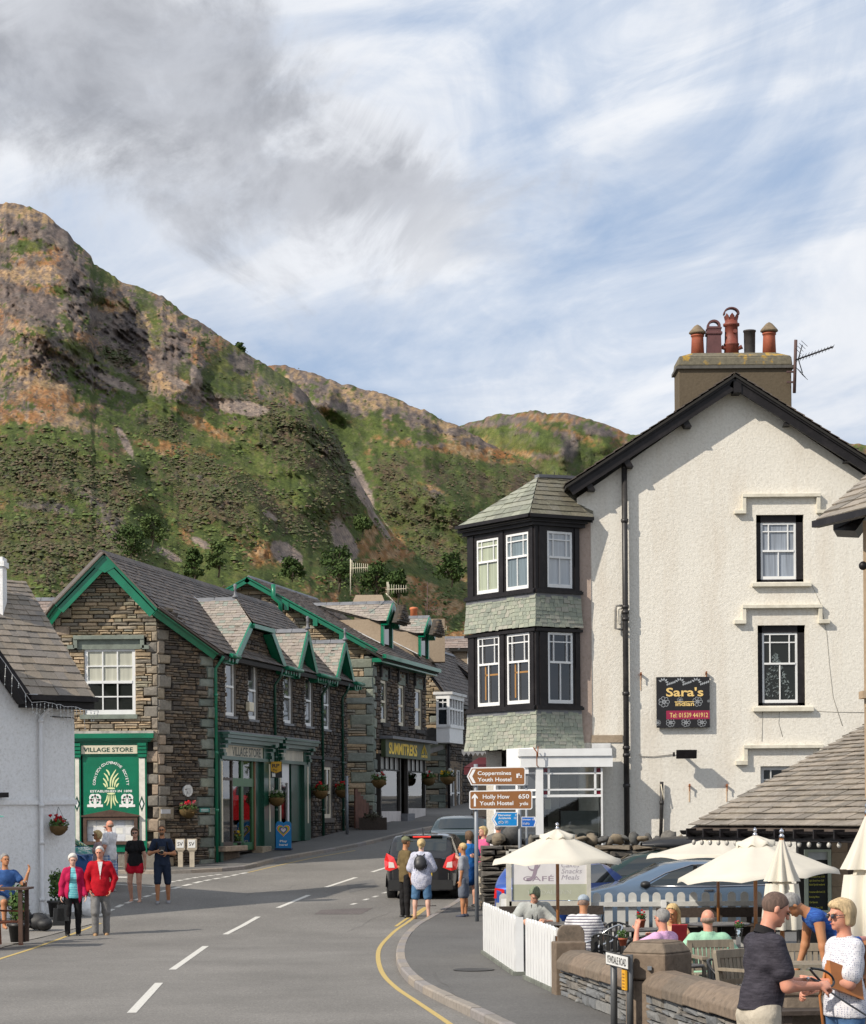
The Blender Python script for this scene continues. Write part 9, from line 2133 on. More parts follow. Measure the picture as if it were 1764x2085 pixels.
def planter(x,y,label,r,h,ph,seed):
 b=gnd(x,y,.045);t=thing('planter',label,'planter',b,group='round black planters by the pub');rn=random.Random(seed);mb=MB();mb.lathe((0,0,0),[(r*.75,0),(r*.95,h*.85),(r*1.08,h*.86),(r*1.08,h),(r*.9,h)],20);mb.bl('pot',M_BK,t)
 mb=MB();tuft(mb,(0,0,h+ph*.45),r*1.0,420,.09,rn,ph/r*.55);mb.bl('foliage',M_LEAF,t)
planter(38,1918,'black round planter with a slim conifer beside the brown bench',.20,.34,.75,3)
planter(116,1868,'round planter with a bushy conifer against the pub wall behind the old lady',.20,.36,.70,4)
def bags():
 b=gnd(62,1893,.045);t=thing('rucksacks','heap of black rucksacks on the ground by the pub wall','bags',b);rn=random.Random(5);m=plain('black_nylon',(.018,.018,.02),.6,.3,12,.3,40)
 for x,y,rx,rz_ in((-.18,.0,.22,.24),(.16,.06,.24,.17),(.30,-.05,.17,.12)):mb=MB();mb.ball((x,y,rz_*.9),(rx,.16,rz_),12,8,.22,rn);mb.bl('bag',m,t)
bags()
boulder(gnd(178,1868)+V((0,.3,.18)),V((.30,.22,.26)),5,'white_stone').data.materials.clear();o=bpy.data.objects['white_stone'];o.data.materials.append(M_ROUGHP);tag(o,'whitewashed boulder at the foot of the pub corner','stone')
mb=MB();mb.bar(at(-14,1663,46),at(8,1663,46),.02,.01);pb_=at(-2,1662,46);mb.hexa([pb_+V((a,0,b))for a,b in((-.1,-.03),(.08,-.02),(.10,0),(-.1,.03))]+[pb_+V((a,.01,b))for a,b in((-.1,-.03),(.08,-.02),(.10,0),(-.1,.03))]);tag(mb.build('pointer_sign',plain('teal_sign',(.16,.42,.36),.5)),'tip of a pale teal pointer sign at the left edge','sign')
# === PEOPLE
class Field:
 def __init__(s,lo,hi,h):
  s.lo=np.array(lo,float);s.h=h;s.n=np.ceil((np.array(hi)-s.lo)/h).astype(int)+1;s.F=np.full(s.n,1.0)
 def sub(s,lo,hi):
  a=np.clip(np.floor((np.array(lo)-s.lo)/s.h).astype(int),0,s.n);b=np.clip(np.ceil((np.array(hi)-s.lo)/s.h).astype(int)+1,0,s.n)
  if(b<=a).any():return None,None
  g=[s.lo[i]+s.h*np.arange(a[i],b[i])for i in range(3)]
  return(slice(a[0],b[0]),slice(a[1],b[1]),slice(a[2],b[2])),np.stack(np.meshgrid(*g,indexing='ij'),-1)
 def mix(s,sl,d,k,op):
  f=s.F[sl]
  if op=='sub':d=-d;h=np.clip(.5-.5*(f-d)/k,0,1);s.F[sl]=f*(1-h)+d*h+k*h*(1-h)
  else:h=np.clip(.5+.5*(d-f)/k,0,1);s.F[sl]=np.where(f>.9,d,d*(1-h)+f*h-k*h*(1-h))
 def cone(s,a,b,ra,rb,k=.02,op='add'):
  a,b=np.array(a,float),np.array(b,float);m=max(ra,rb)+k+.035
  sl,P=s.sub(np.minimum(a,b)-m,np.maximum(a,b)+m)
  if sl is None:return
  ba=b-a;t=np.clip(((P-a)@ba)/max(1e-9,ba@ba),0,1);d=np.linalg.norm(P-a-t[...,None]*ba,axis=-1)-(ra+(rb-ra)*t);s.mix(sl,d,k,op)
 def ell(s,c,r,M=None,k=.02,op='add',cut=None):
  c,r=np.array(c,float),np.array(r,float);m=r.max()+k+.035;sl,P=s.sub(c-m,c+m)
  if sl is None:return
  q=P-c
  if M is not None:q=q@M
  d=(np.linalg.norm(q/r,axis=-1)-1)*r.min()if False else(lambda a,b:a*(a-1)/np.maximum(b,1e-6))(np.linalg.norm(q/r,axis=-1),np.linalg.norm(q/r**2,axis=-1))
  if cut is not None:
   for n_,o_ in cut:d=np.maximum(d,-(q@np.array(n_)-o_+.006*np.sin(q[...,0]*170+q[...,1]*90)*np.sin(q[...,2]*150)))
  s.mix(sl,d,k,op)
 def mesh(s,name,mat,wrinkle=.0,seed=0):
  F=s.F
  if wrinkle:
   g=[s.lo[i]+s.h*np.arange(s.n[i])for i in range(3)];X,Y,Z=np.meshgrid(*g,indexing='ij')
   F=F+wrinkle*(np.sin(Z*34+3*np.sin(X*13+seed)+2*np.sin(Y*17+seed))*.5+np.sin(X*41+Z*23+2.5*np.sin(Z*15+seed))*.35)
  I=F<0;N=np.array(F.shape)-1;cnt=np.zeros(N,int);acc=np.zeros((*N,3));ne=np.zeros(N)
  S=lambda A,o:A[o[0]:o[0]+N[0],o[1]:o[1]+N[1],o[2]:o[2]+N[2]]
  co=[(i,j,k)for i in(0,1)for j in(0,1)for k in(0,1)]
  for o in co:cnt+=S(I,o)
  act=(cnt>0)&(cnt<8);ix=np.argwhere(act)
  if len(ix)==0:return None
  cv={o:F[ix[:,0]+o[0],ix[:,1]+o[1],ix[:,2]+o[2]]for o in co};acc=np.zeros((len(ix),3));ne=np.zeros(len(ix))
  for o in co:
   for ax in range(3):
    if o[ax]:continue
    p=list(o);p[ax]=1;f0,f1=cv[o],cv[tuple(p)];c=(f0<0)!=(f1<0);t=np.where(c,f0/np.where(c,f0-f1,1),0);pt=np.tile(np.array(o,float),(len(ix),1));pt[:,ax]=t;acc+=pt*c[:,None];ne+=c
  vs=(ix+acc/ne[:,None])*s.h+s.lo;idx=-np.ones(N,int);idx[tuple(ix.T)]=np.arange(len(ix));faces=[]
  for ax in range(3):
   b,c=(ax+1)%3,(ax+2)%3;A=[slice(None)]*3;B=[slice(None)]*3;A[ax]=slice(0,-1);B[ax]=slice(1,None)
   ch=np.argwhere(I[tuple(A)]!=I[tuple(B)]);ch=ch[(ch[:,b]>0)&(ch[:,c]>0)&(ch[:,b]<N[b])&(ch[:,c]<N[c])]
   def ci(db,dc):q=ch.copy();q[:,b]-=db;q[:,c]-=dc;return idx[tuple(q.T)]
   Q=np.stack([ci(1,1),ci(0,1),ci(0,0),ci(1,0)],1);ins=I[tuple(ch.T)];Q[~ins]=Q[~ins][:,::-1];faces.append(Q)
  Q=np.concatenate(faces);Q=Q[(Q>=0).all(1)];me=bpy.data.meshes.new(name);me.vertices.add(len(vs));me.vertices.foreach_set('co',vs.ravel());me.loops.add(Q.size);me.loops.foreach_set('vertex_index',Q.ravel().astype(np.int32))
  me.polygons.add(len(Q));me.polygons.foreach_set('loop_start',np.arange(0,Q.size,4,dtype=np.int32));me.polygons.foreach_set('loop_total',np.full(len(Q),4,dtype=np.int32));me.update(calc_edges=True);me.polygons.foreach_set('use_smooth',np.ones(len(Q),bool));me.materials.append(mat);me.update();return me
def skin_mat(name,col):
 if name in _mc:return _mc[name]
 m,nt,b=nmat(name);n=texnoise(nt,9,5,.6);c=ramp(nt,n,[(.3,tuple(x*q for x,q in zip(col,(.92,.80,.76)))),(.65,col)]);nt.links.new(c,b.inputs['Base Color']);b.inputs['Roughness'].default_value=.5;b.inputs['Subsurface Weight'].default_value=.08;b.inputs['Subsurface Radius'].default_value=(.02,.008,.004);b.inputs['Specular IOR Level'].default_value=.35;_mc[name]=m;return m
def cloth(name,col,col2=None,kind=None,sc=30.,rough=.85):
 if name in _mc:return _mc[name]
 m,nt,b=nmat(name);t=_n(nt,'ShaderNodeTexCoord');s=_n(nt,'ShaderNodeSeparateXYZ');nt.links.new(t.outputs['Object'],s.inputs[0]);n=texnoise(nt,14,4,.6);base=ramp(nt,n,[(.3,tuple(x*.82 for x in col)),(.7,tuple(min(1,x*1.08)for x in col))]);c=base
 w=lambda o,f:mathn(nt,'FRACT',mathn(nt,'MULTIPLY',mathn(nt,'ADD',o,5.0),f));st=lambda v,a:mathn(nt,'LESS_THAN',v,a)
 if kind=='stripe':c=mixc(nt,st(w(s.outputs[2],sc),.38),base,col2)
 if kind=='plaid':c=mixc(nt,mathn(nt,'MULTIPLY',mathn(nt,'ADD',st(w(s.outputs[2],sc),.4),st(w(s.outputs[0],sc),.4)),.5),base,col2)
 if kind=='dots':
  v=_n(nt,'ShaderNodeTexVoronoi');v.inputs['Scale'].default_value=sc;v.inputs['Randomness'].default_value=.35;nt.links.new(t.outputs['Object'],v.inputs['Vector']);c=mixc(nt,st(v.outputs['Distance'],.30),base,col2)
 if kind=='heather':c=mixc(nt,ramp(nt,texnoise(nt,40,4,.7,sc=(.25,.25,1.6)),[(.42,(0,0,0)),(.62,(1,1,1))]),base,col2)
 nt.links.new(c,b.inputs['Base Color']);b.inputs['Roughness'].default_value=rough;b.inputs['Specular IOR Level'].default_value=.2;bump(nt,texnoise(nt,11,5,.65),.55,.03,b);_mc[name]=m;return m
def hair_mat(name,col):
 if name in _mc:return _mc[name]
 m,nt,b=nmat(name);n=texnoise(nt,30,5,.7,sc=(1.6,1.6,.35));c=ramp(nt,n,[(.3,tuple(x*.5 for x in col)),(.7,tuple(min(1,x*1.25)for x in col))]);nt.links.new(c,b.inputs['Base Color']);b.inputs['Roughness'].default_value=.75;bump(nt,n,.7,.01,b);_mc[name]=m;return m
SK=dict(fair=skin_mat('fair_skin',(.62,.36,.26)),tan=skin_mat('tanned_skin',(.46,.22,.11)),red=skin_mat('ruddy_skin',(.60,.29,.20)),pale=skin_mat('pale_skin',(.66,.43,.34)))
u_=lambda v:np.array(v,float)/max(1e-9,np.linalg.norm(v))
def person(label,base,rz,H,skin='fair',build=1.0,h=.013,pelvis=None,spine=(0,0,1),lat=(1,0,0),head=(0,0,0),armL=((-.18,0,-1),(-.05,-.15,-1)),armR=((.18,0,-1),(.05,-.15,-1)),legL=((-.04,0,-1),(0,.02,-1)),legR=((.04,0,-1),(0,.02,-1)),top=None,inner=None,bottom=None,shoes=None,hair=None,extras=None,curl=.35,sex='m',belly=.0,hat=None,glasses=False,group=None,eyes=False,detail=True,handL=None,handR=None):
 t=thing('person',label,'person',base,rz,group);s=H/1.75;fem=sex=='f'
 sp,la=u_(spine),u_(lat);la=u_(la-sp*(la@sp));fw=np.cross(la,sp)*1.0;fw=-np.cross(sp,la)
 fw=u_(np.cross(la,sp));
 if fw[1]>0 and abs(sp[2])>.2 and False:fw=-fw
 P0=np.array((0,0,pelvis if pelvis is not None else .915*s))if not isinstance(pelvis,tuple)else np.array(pelvis,float)
 sw=(.162 if fem else .182)*s*build**.5;hwid=(.098 if fem else .09)*s;neck=P0+sp*.555*s;Mx=np.stack([la,-fw,sp],1)
 J=dict(p=P0,c=P0+sp*.36*s,n=neck);r_=lambda x:x*s
 for sd,arm,leg in((-1,armL,legL),(1,armR,legR)):
  k='L' if sd<0 else 'R';sh=P0+sp*.485*s+la*sd*(sw-.015);el=sh+u_(arm[0])*.295*s;wr=el+u_(arm[1])*.25*s;hp=P0-sp*.02*s+la*sd*hwid;kn=hp+u_(leg[0])*.43*s;an=kn+u_(leg[1])*.42*s
  J.update({'s'+k:sh,'e'+k:el,'w'+k:wr,'h'+k:hp,'k'+k:kn,'a'+k:an})
 yaw,pit,rol=[rad(a)for a in head];Hm=np.array(Matrix.Rotation(yaw,3,Vector_(sp))@Matrix.Rotation(pit,3,Vector_(la))@Matrix.Rotation(rol,3,Vector_(fw)))@Mx
 hs=s**.5*1.0;hc=neck+sp*.07*s+Hm@np.array((0,-.018,.115))*hs;hd=lambda x,y,z:hc+Hm@np.array((x,y,z))*hs
 lo=np.min([v for v in J.values()]+[hc],axis=0)-.22;hi=np.max([v for v in J.values()]+[hc],axis=0)+.22;b_=build
 FW=Hm@np.array((0,-1,0))
 def torso(f,g,hem=.0,up=True):
  if hem:f.ell(P0-sp*r_(.02),(r_(.176 if fem else .16)*b_+g*1.2,r_(.116)*b_+g*1.2+belly*.02,r_(.34)),Mx,.05)
  f.ell(P0+sp*r_(.0),(r_(.16 if fem else .15)*b_+g,r_(.105)*b_+g,r_(.125)+g),Mx,.05)
  f.ell(P0+sp*r_(.17)+fw*belly*.05,(r_(.135 if fem else .15)*b_+g,r_(.098)*b_+belly*.06+g,r_(.15)+g),Mx,.06)
  f.ell(P0+sp*r_(.37),(r_(.158 if fem else .175)*b_+g,r_(.108)*b_+g,r_(.165)+g),Mx,.05)
  if fem:
   for q in(-1,1):f.ell(P0+sp*r_(.35)+la*q*r_(.07)+fw*r_(.085),(r_(.065)+g,r_(.055)+g,r_(.065)+g),Mx,.04)
  f.cone(J['sL']-la*-.04*0+la*.03,J['sR']-la*.03,r_(.058)+g,r_(.058)+g,.05)
  f.cone(P0+sp*r_(.47),neck+sp*r_(.0),r_(.085)+g,r_(.058)+g*.8,.04)
 def arm(f,k,g,to,flare=.0):
  a,e,w=J['s'+k],J['e'+k],J['w'+k];t1=min(1,to);f.cone(a,a+(e-a)*t1,r_(.058)*b_**.6+g,r_(.058+(.043-.058)*t1)*b_**.6+g+flare,.035)
  if to>1:t2=to-1;f.cone(e,e+(w-e)*t2,r_(.043)*b_**.5+g,r_(.043+(.027-.043)*t2)+g+flare,.025)
 def leg(f,k,g,to,flare=.0):
  a,e,w=J['h'+k],J['k'+k],J['a'+k];t1=min(1,to);f.cone(a,a+(e-a)*t1,r_(.092)*b_**.7+g,r_(.092+(.058-.092)*t1)*b_**.5+g+flare,.04)
  if to>1:
   t2=to-1;f.cone(e,e+(w-e)*t2,r_(.056)+g,r_(.056+(.037-.056)*t2)+g+flare,.03)
   if t2>.6:f.ell(e+(w-e)*.3-fw*r_(.018),(r_(.05)+g,r_(.05)+g,r_(.11)+g),None,.03)
 def hand(f,k,sd,spec):
  w=J['w'+k];d=u_(J['w'+k]-J['e'+k]);n=fw*.2-la*sd
  c_=curl
  if spec:d=u_(spec[0]);n=np.array(spec[1],float);c_=spec[2]
  n=u_(n-d*(n@d));l=np.cross(d,n)*1.0
  if l@fw<0:l=-l
  if spec and len(spec)>3:l=l*spec[3]
  rf=max(.0085*s,h*.82);f.ell(w+d*.048*s,np.array((.04,.018,.052))*s,np.stack([l,n,d],1),.015)
  for i,L_ in enumerate((.072,.082,.076,.058)):
   p=w+d*.085*s+l*(.03-.021*i)*s;dd=d.copy();a=0
   for q in(.42,.33,.25):a+=c_;dd=d*math.cos(a)+n*math.sin(a);p2=p+dd*L_*q*s*1.15;f.cone(p,p2,rf,rf*.93,.006);p=p2
  p=w+d*.022*s+l*.03*s;d1=u_(d*.55+l*.75+n*.3);p2=p+d1*.045*s;f.cone(p,p2,rf*1.3,rf*1.1,.01);f.cone(p2,p2+u_(d*.85+l*.2+n*(.3+c_))*.036*s,rf*1.05,rf*.9,.008)
# ---- the body: one continuous skin
 f=Field(lo,hi,h);torso(f,0)
 for k,sd,sp_ in(('L',-1,handL),('R',1,handR)):arm(f,k,0,2);hand(f,k,sd,sp_);leg(f,k,0,2)
 for k in 'LR':
  a=J['a'+k];ft=u_((fw[0],fw[1],0))if pelvis is None else fw;f.cone(a-np.array((0,0,.035*s))-ft*.03*s,a+ft*.15*s-np.array((0,0,.052*s)),.034*s,.026*s,.02)
 f.cone(neck-sp*.03*s,hd(0,.015,-.05),r_(.058)*b_**.4,.05*hs,.02)
 f.ell(hd(0,.012,.028),np.array((.076,.094,.088))*hs,Hm,.02);f.ell(hd(0,-.022,-.045),np.array((.058,.066,.062))*hs,Hm,.03);f.ell(hd(0,-.07,-.088),np.array((.024,.02,.018))*hs,Hm,.02)
 if detail:
  f.cone(hd(0,-.084,.012),hd(0,-.108,-.022),.008,.0125,.01);f.ell(hd(0,-.078,.026),np.array((.05,.018,.012)),Hm,.012)
  for q in(-1,1):f.ell(hd(q*.03,-.094,.006),(.014,.012,.01),Hm,.008,'sub');f.ell(hd(q*.079,.008,-.006),(.01,.018,.03),Hm,.008)
  f.ell(hd(0,-.084,-.055),(.024,.012,.01),Hm,.006)
 def put(m,nm):
  if m is None:return None
  o=bpy.data.objects.new(nm,m);COL.objects.link(o);o.parent=t;return o
 put(f.mesh('body',SK[skin]),'body')
# ---- clothes are shells of their own
 for nm,spec in(('top',inner),('top',top),('bottom',bottom)):
  if not spec:continue
  name,mat=spec[0],spec[1];o_=spec[2]if len(spec)>2 else{}
  f=Field(lo,hi,h);g=o_.get('g',.01)
  if nm=='top':
   torso(f,g,.1)
   for k in 'LR':arm(f,k,g,o_.get('sleeve',.6),o_.get('flare',.01))
   if o_.get('skirt'):
    for q in(-1,1):f.cone(P0+la*q*.05,P0-sp*o_['skirt']+la*q*.07,.13*s+g,.15*s+g,.08)
   gx=[f.lo[i]+f.h*np.arange(f.n[i])for i in range(3)];X,Y,Z=np.meshgrid(*gx,indexing='ij');Q=np.stack([X,Y,Z],-1)-P0;hgt=Q@sp
   dl=min(np.linalg.norm(np.array(J['sL'])-P0),9);near=np.abs(Q@la)<.16*s*b_+.06
   f.F=np.where(near,np.maximum(f.F,-(hgt+o_.get('hem',.06)*s)),f.F)
   nr=np.linalg.norm(Q-(neck-P0)-sp*.02,axis=-1);f.F=np.where(nr<.2,np.maximum(f.F,(.075*s)-np.linalg.norm(Q-(neck-P0)-sp*.055*s-fw*.01,axis=-1)),f.F)
   if o_.get('open'):f.F=np.maximum(f.F,-(np.abs(Q@la)-o_['open']*(.35+np.clip(.6-hgt,0,1)))*(Q@fw>0)+(-9)*(Q@fw<=0))
  else:
   f.ell(P0-sp*.01,(r_(.16 if fem else .15)*b_+g*.8,r_(.105)*b_+g*.8,r_(.13)),Mx,.05)
   if belly:f.ell(P0+sp*r_(.08)+fw*belly*.03,(r_(.15)*b_+g*.6,r_(.10)*b_+belly*.04+g*.6,r_(.08)),Mx,.05)
   for k in 'LR':leg(f,k,g,o_.get('len',1.9),o_.get('flare',.008))
   if o_.get('skirt'):f.cone(P0,P0-sp*.25*s,.16*s,.17*s,.06)
  put(f.mesh(name,mat,.0045 if h>.01 else .0038,H*7),name)
 if shoes:
  for k in 'LR':
   a=J['a'+k];f=Field(a-.22,a+.22,min(h,.012));ft=u_((fw[0],fw[1],0));z=np.array((0,0,1));f.cone(a-z*.03*s-ft*.035*s,a-z*.048*s+ft*.15*s,.046*s,.034*s,.03);f.cone(a-z*.01*s,a-z*.03*s,.046*s,.046*s,.02)
   put(f.mesh('shoe',shoes),'shoe')
 if hair:
  kind,hm=hair;f=Field(hc-.24,hc+.24,h*.9)
  if kind=='bald':f.ell(hd(0,.03,-.005),np.array((.0815,.086,.05))*hs,Hm,.01,cut=[((0,1,-.0),-.035)])
  else:
   v=.01 if kind=='short' else .003 if kind=='crop' else .02;cutn=u_((0,.80,.60));f.ell(hd(0,.014,.03),np.array((.078+v*.7,.095+v,.089+v))*hs,Hm,.01,cut=[(cutn,-.03 if kind!='crop' else-.038),(u_((0,.55,-1))*-1,-.10)])
   if kind=='long':
    for q in(-1,1):f.cone(hd(q*.06,.03,0),hd(q*.075,.02,-.17),.038,.03,.03)
    f.cone(hd(0,.07,0),hd(0,.07,-.17),.055,.05,.04)
   if kind=='bob':
    for q in(-1,1):f.cone(hd(q*.066,.018,.02),hd(q*.07,.012,-.055),.032,.026,.03)
    f.cone(hd(0,.07,.02),hd(0,.07,-.055),.055,.045,.03);f.ell(hd(0,-.055,.085),(.06,.035,.03),Hm,.03)
   if kind=='bun':f.ell(hd(0,.12,.01),(.04,.04,.04),Hm,.02);f.cone(hd(0,.06,0),hd(0,.075,-.06),.06,.035,.03)
   if kind=='curly':f.ell(hd(0,.02,.02),np.array((.10,.115,.105))*hs,Hm,.01,cut=[(cutn,-.04)])
   if kind=='quiff':f.ell(hd(.02,-.05,.085),(.05,.05,.035),Hm,.03);f.ell(hd(.045,-.085,.05),(.028,.02,.05),Hm,.03)
  put(f.mesh('hair',hm,.004 if kind not in('bald','crop')else .0015,3),'hair')
 def part(mb,nm,mat):o=mb.build(nm,mat,None);o.parent=t;return o
 if hat:
  f=Field(hc-.26,hc+.26,h*.9);f.ell(hd(0,.014,.045),np.array((.088,.106,.085))*hs,Hm,.01,cut=[((0,0,1),-.02)]);sg=-1
  f.ell(hd(0,-.115,.035),np.array((.062,.075,.01))*hs,Hm,.01);put(f.mesh('cap',hat),'cap')
 if glasses:
  mb=MB()
  for q in(-1,1):mb.ball(hd(q*.031,-.101,.006),.021,8,5);mb.tube([hd(q*.05,-.095,.01),hd(q*.078,-.03,.008),hd(q*.08,.01,.0)],.0035,4)
  part(mb,'sunglasses',M_BK)
 elif eyes:
  for q in(-1,1):mb=MB();mb.ball(hd(q*.03,-.0885,.006),.0085,8,6);part(mb,'eye',plain('eye_dark',(.035,.025,.02),.2));mb=MB();mb.bar(hd(q*.018,-.1,.026),hd(q*.045,-.093,.025),.006,.006);part(mb,'eyebrow',hair[1]if hair else M_BK)
  mb=MB();mb.bar(hd(-.02,-.0935,-.054),hd(.02,-.0935,-.054),.004,.005);part(mb,'lips',plain('lip_red',(.42,.13,.11),.5))
 if extras:extras(t,J,hd,part,dict(fw=fw,la=la,sp=sp,s=s,neck=neck,P0=P0))
 return t,J
Vector_=lambda a:V((float(a[0]),float(a[1]),float(a[2])))
def stand(x,y,Y=None,pave=.0):
 if Y:return V((uv0(x,y)[0]*Y,Y,G(Y)+pave))
 return gnd(x,y,pave)
def seat(x,ytop,Y,H):
 p=at(x,ytop,Y);return V((p.x,Y,.1)),p.z
H_WH=hair_mat('white_hair',(.62,.60,.56));H_GR=hair_mat('grey_hair',(.26,.25,.24));H_BL=hair_mat('blond_hair',(.58,.42,.20));H_BR=hair_mat('brown_hair',(.13,.075,.04));H_DK=hair_mat('dark_hair',(.05,.035,.028));H_GN=hair_mat('green_tinted_hair',(.20,.24,.16));H_SB=hair_mat('cropped_stubble',(.33,.22,.17))
DEN=cloth('denim',(.075,.16,.28));NAVY=cloth('navy_cloth',(.02,.03,.055));BLK=cloth('black_cloth',(.016,.015,.016));GRY=cloth('grey_cloth',(.20,.195,.19));KHK=cloth('stone_cotton',(.46,.41,.33));SHB=plain('black_leather_shoe',(.02,.018,.016),.4);SHT=plain('tan_suede_shoe',(.36,.22,.11),.8);SHG=plain('grey_trainer',(.25,.25,.26),.7)
def bag(name,c,r,mat):
 def f(t,J,hd,part,e):mb=MB();mb.ball(c(J,e),r,12,8,.08);part(mb,name,mat)
 return f
PITS=[]
def old_lady(t,J,hd,part,e):
 w=J['wL']
 for k,(dx,dz,q)in enumerate(((-.05,-.42,.11),(.03,-.34,.10))):
  mb=MB();c=w+np.array((dx,0,dz));mb.hexa([V((c[0]+a*.12*(1 if z<0 else .8),c[1]+b*.06,c[2]+z*(q+.06)))for z in(-1,1)for a,b in((-1,-1),(1,-1),(1,1),(-1,1))]);part(mb,'handbag',M_BK);mb=MB();mb.tube([c+np.array((-.08,0,.15)),w+np.array((0,0,-.06)),c+np.array((.08,0,.15))],.008,5);part(mb,'strap',M_BK)
MAG=cloth('magenta_fleece',(.42,.012,.07));RED=cloth('red_fleece',(.42,.006,.016))
person('elderly woman with curly white hair in an open magenta jacket carrying black handbags',stand(149,1906),rad(14),1.6,'pale',.98,.011,sex='f',top=('jacket',MAG,dict(sleeve=1.95,hem=.22,g=.02,open=.10,flare=.012)),inner=('striped_top',cloth('turquoise_stripe',(.10,.44,.50),(.30,.62,.66),'stripe',30),dict(sleeve=.3,hem=.10,g=.007)),bottom=('trousers',BLK,dict(len=1.93)),shoes=SHB,hair=('curly',H_WH),armL=((-.30,.05,-1),(-.10,-.25,-1)),armR=((.30,.05,-1),(.12,-.3,-.9)),legL=((-.05,-.10,-1),(0,.12,-1)),legR=((.05,.12,-1),(0,.10,-1)),head=(0,14,0),extras=old_lady,eyes=True,group='people walking towards the camera')
def under_lady(t,J,hd,part,e):
 pass
def old_man(t,J,hd,part,e):
 mb=MB();a=e['neck']+e['fw']*.09-e['sp']*.0;mb.add([a+e['la']*-.05+e['fw']*.03,a+e['la']*.05+e['fw']*.03,a-e['sp']*.30+e['fw']*.055],[(0,1,2)]);part(mb,'shirt_front',cloth('white_shirt',(.72,.71,.70)))
 mb=MB();c=a-e['sp']*.30;mb.bar(V(c+e['fw']*.058),V(c-e['sp']*.24+e['fw']*.05),.008,.008);part(mb,'zip',M_CREAM)
person('elderly man with white hair in a red zipped fleece and grey trousers',stand(205,1905),rad(8),1.74,'red',1.04,.011,top=('fleece',RED,dict(sleeve=1.98,hem=.13,g=.018,flare=.012)),bottom=('trousers',GRY,dict(len=1.95,flare=.022)),shoes=SHT,hair=('short',H_WH),armL=((-.42,.12,-1),(.30,-.35,-.9)),armR=((.42,.12,-1),(-.30,-.35,-.9)),legL=((-.03,-.12,-1),(0,.14,-1)),legR=((.06,.16,-1),(0,.16,-1)),head=(-14,6,0),extras=old_man,eyes=True,belly=.25,group='people walking towards the camera')
def straps(t,J,hd,part,e):
 for q in(-1,1):mb=MB();b=e['P0'];mb.tube([b+e['sp']*.50*e['s']+e['la']*q*.11-e['fw']*.06,b+e['sp']*.535*e['s']+e['la']*q*.11+e['fw']*.02,b+e['sp']*.42*e['s']+e['la']*q*.12+e['fw']*.125,b+e['sp']*.24*e['s']+e['la']*q*.155+e['fw']*.06],.016,5);part(mb,'rucksack_strap',BLK)
 mb=MB();mb.ball(e['P0']+e['sp']*.34*e['s']-e['fw']*.17,(.15,.10,.22),12,8);part(mb,'rucksack',BLK)
person('young woman in a black t-shirt and short red shorts, walking in flip-flops',stand(276,1836),rad(-6),1.69,'fair',1.02,.012,sex='f',top=('t_shirt',BLK,dict(sleeve=.5)),bottom=('shorts',cloth('red_shorts',(.62,.012,.035)),dict(len=.32,flare=.02)),hair=('bob',H_BR),glasses=True,armL=((-.25,.05,-1),(-.05,-.1,-1)),armR=((.28,.05,-1),(.08,-.1,-1)),legL=((-.08,-.02,-1),(.02,.30,-1)),legR=((.0,-.08,-1),(.03,.02,-1)),shoes=None,head=(10,4,0),extras=straps,group='people walking towards the camera')
def camera_man(t,J,hd,part,e):
 straps(t,J,hd,part,e);c=e['P0']+e['sp']*.30+e['fw']*.24;mb=MB();mb.box(tuple(c+e['sp']*.04),(.13,.08,.09));mb.tube([c,c+e['fw']*.16-e['sp']*.05],.04,10);part(mb,'camera',M_BK);mb=MB();mb.tube([c+e['fw']*.10-e['sp']*.03,c+e['fw']*.125-e['sp']*.04],.042,10);part(mb,'lens_ring',M_CREAM)
 mb=MB();mb.ball(hd(0,-.055,-.075),(.052,.045,.045),10,8);part(mb,'beard',H_BR)
person('bearded young man in dark clothes and sunglasses holding a camera at his chest',stand(331,1840),rad(6),1.78,'tan',1.02,.012,top=('polo_shirt',NAVY,dict(sleeve=.62)),bottom=('shorts',NAVY,dict(len=.95,flare=.012)),shoes=SHG,hair=('short',H_BR),glasses=True,armL=((-.42,-.12,-1),(.75,-.75,.25)),armR=((.38,-.10,-1),(-.70,-.75,.05)),legL=((-.04,-.16,-1),(0,.05,-1)),legR=((.08,.12,-1),(.02,.20,-1)),head=(-6,-4,0),extras=camera_man,group='people walking towards the camera')
person('bald man in a white t-shirt and plaid shorts, hand to his head',stand(225,1790,55.2),rad(-120),1.72,'red',1.1,.013,top=('t_shirt',cloth('white_tee',(.74,.73,.75)),dict(sleeve=.6,hem=.12,flare=.02)),bottom=('shorts',cloth('blue_plaid',(.55,.62,.70),(.05,.14,.38),'plaid',14),dict(len=.9,flare=.03)),hair=('bald',H_SB),armL=((-.5,-.5,-.25),(.5,-.35,1)),armR=((.3,.1,-1),(0,-.3,-1)),shoes=SHG,group='people by the notice case')
person('blonde woman in a patterned sleeveless top and sunglasses',stand(200,1790,53.6),rad(-70),1.56,'tan',1.1,.013,sex='f',top=('top',cloth('patterned_top',(.34,.26,.27),(.07,.06,.09),'dots',34),dict(sleeve=.12,hem=.1)),bottom=('trousers',NAVY,dict(len=1.8)),hair=('bob',H_BL),glasses=True,armL=((-.3,.1,-1),(-.3,-.1,-1)),armR=((.3,.1,-1),(0,-.3,-1)),shoes=SHB,group='people by the notice case')
def beer(t,J,hd,part,e):
 mb=MB();c=V((.26,-.45,.70+.04));mb.lathe(c,[(.03,0),(.036,.13)],12);part(mb,'beer',plain('amber_ale',(.20,.06,.008),.2));mb=MB();mb.lathe(c+V((0,0,-.005)),[(.034,0),(.041,.17)],12,cap=False);part(mb,'glass',M_CLEAR)
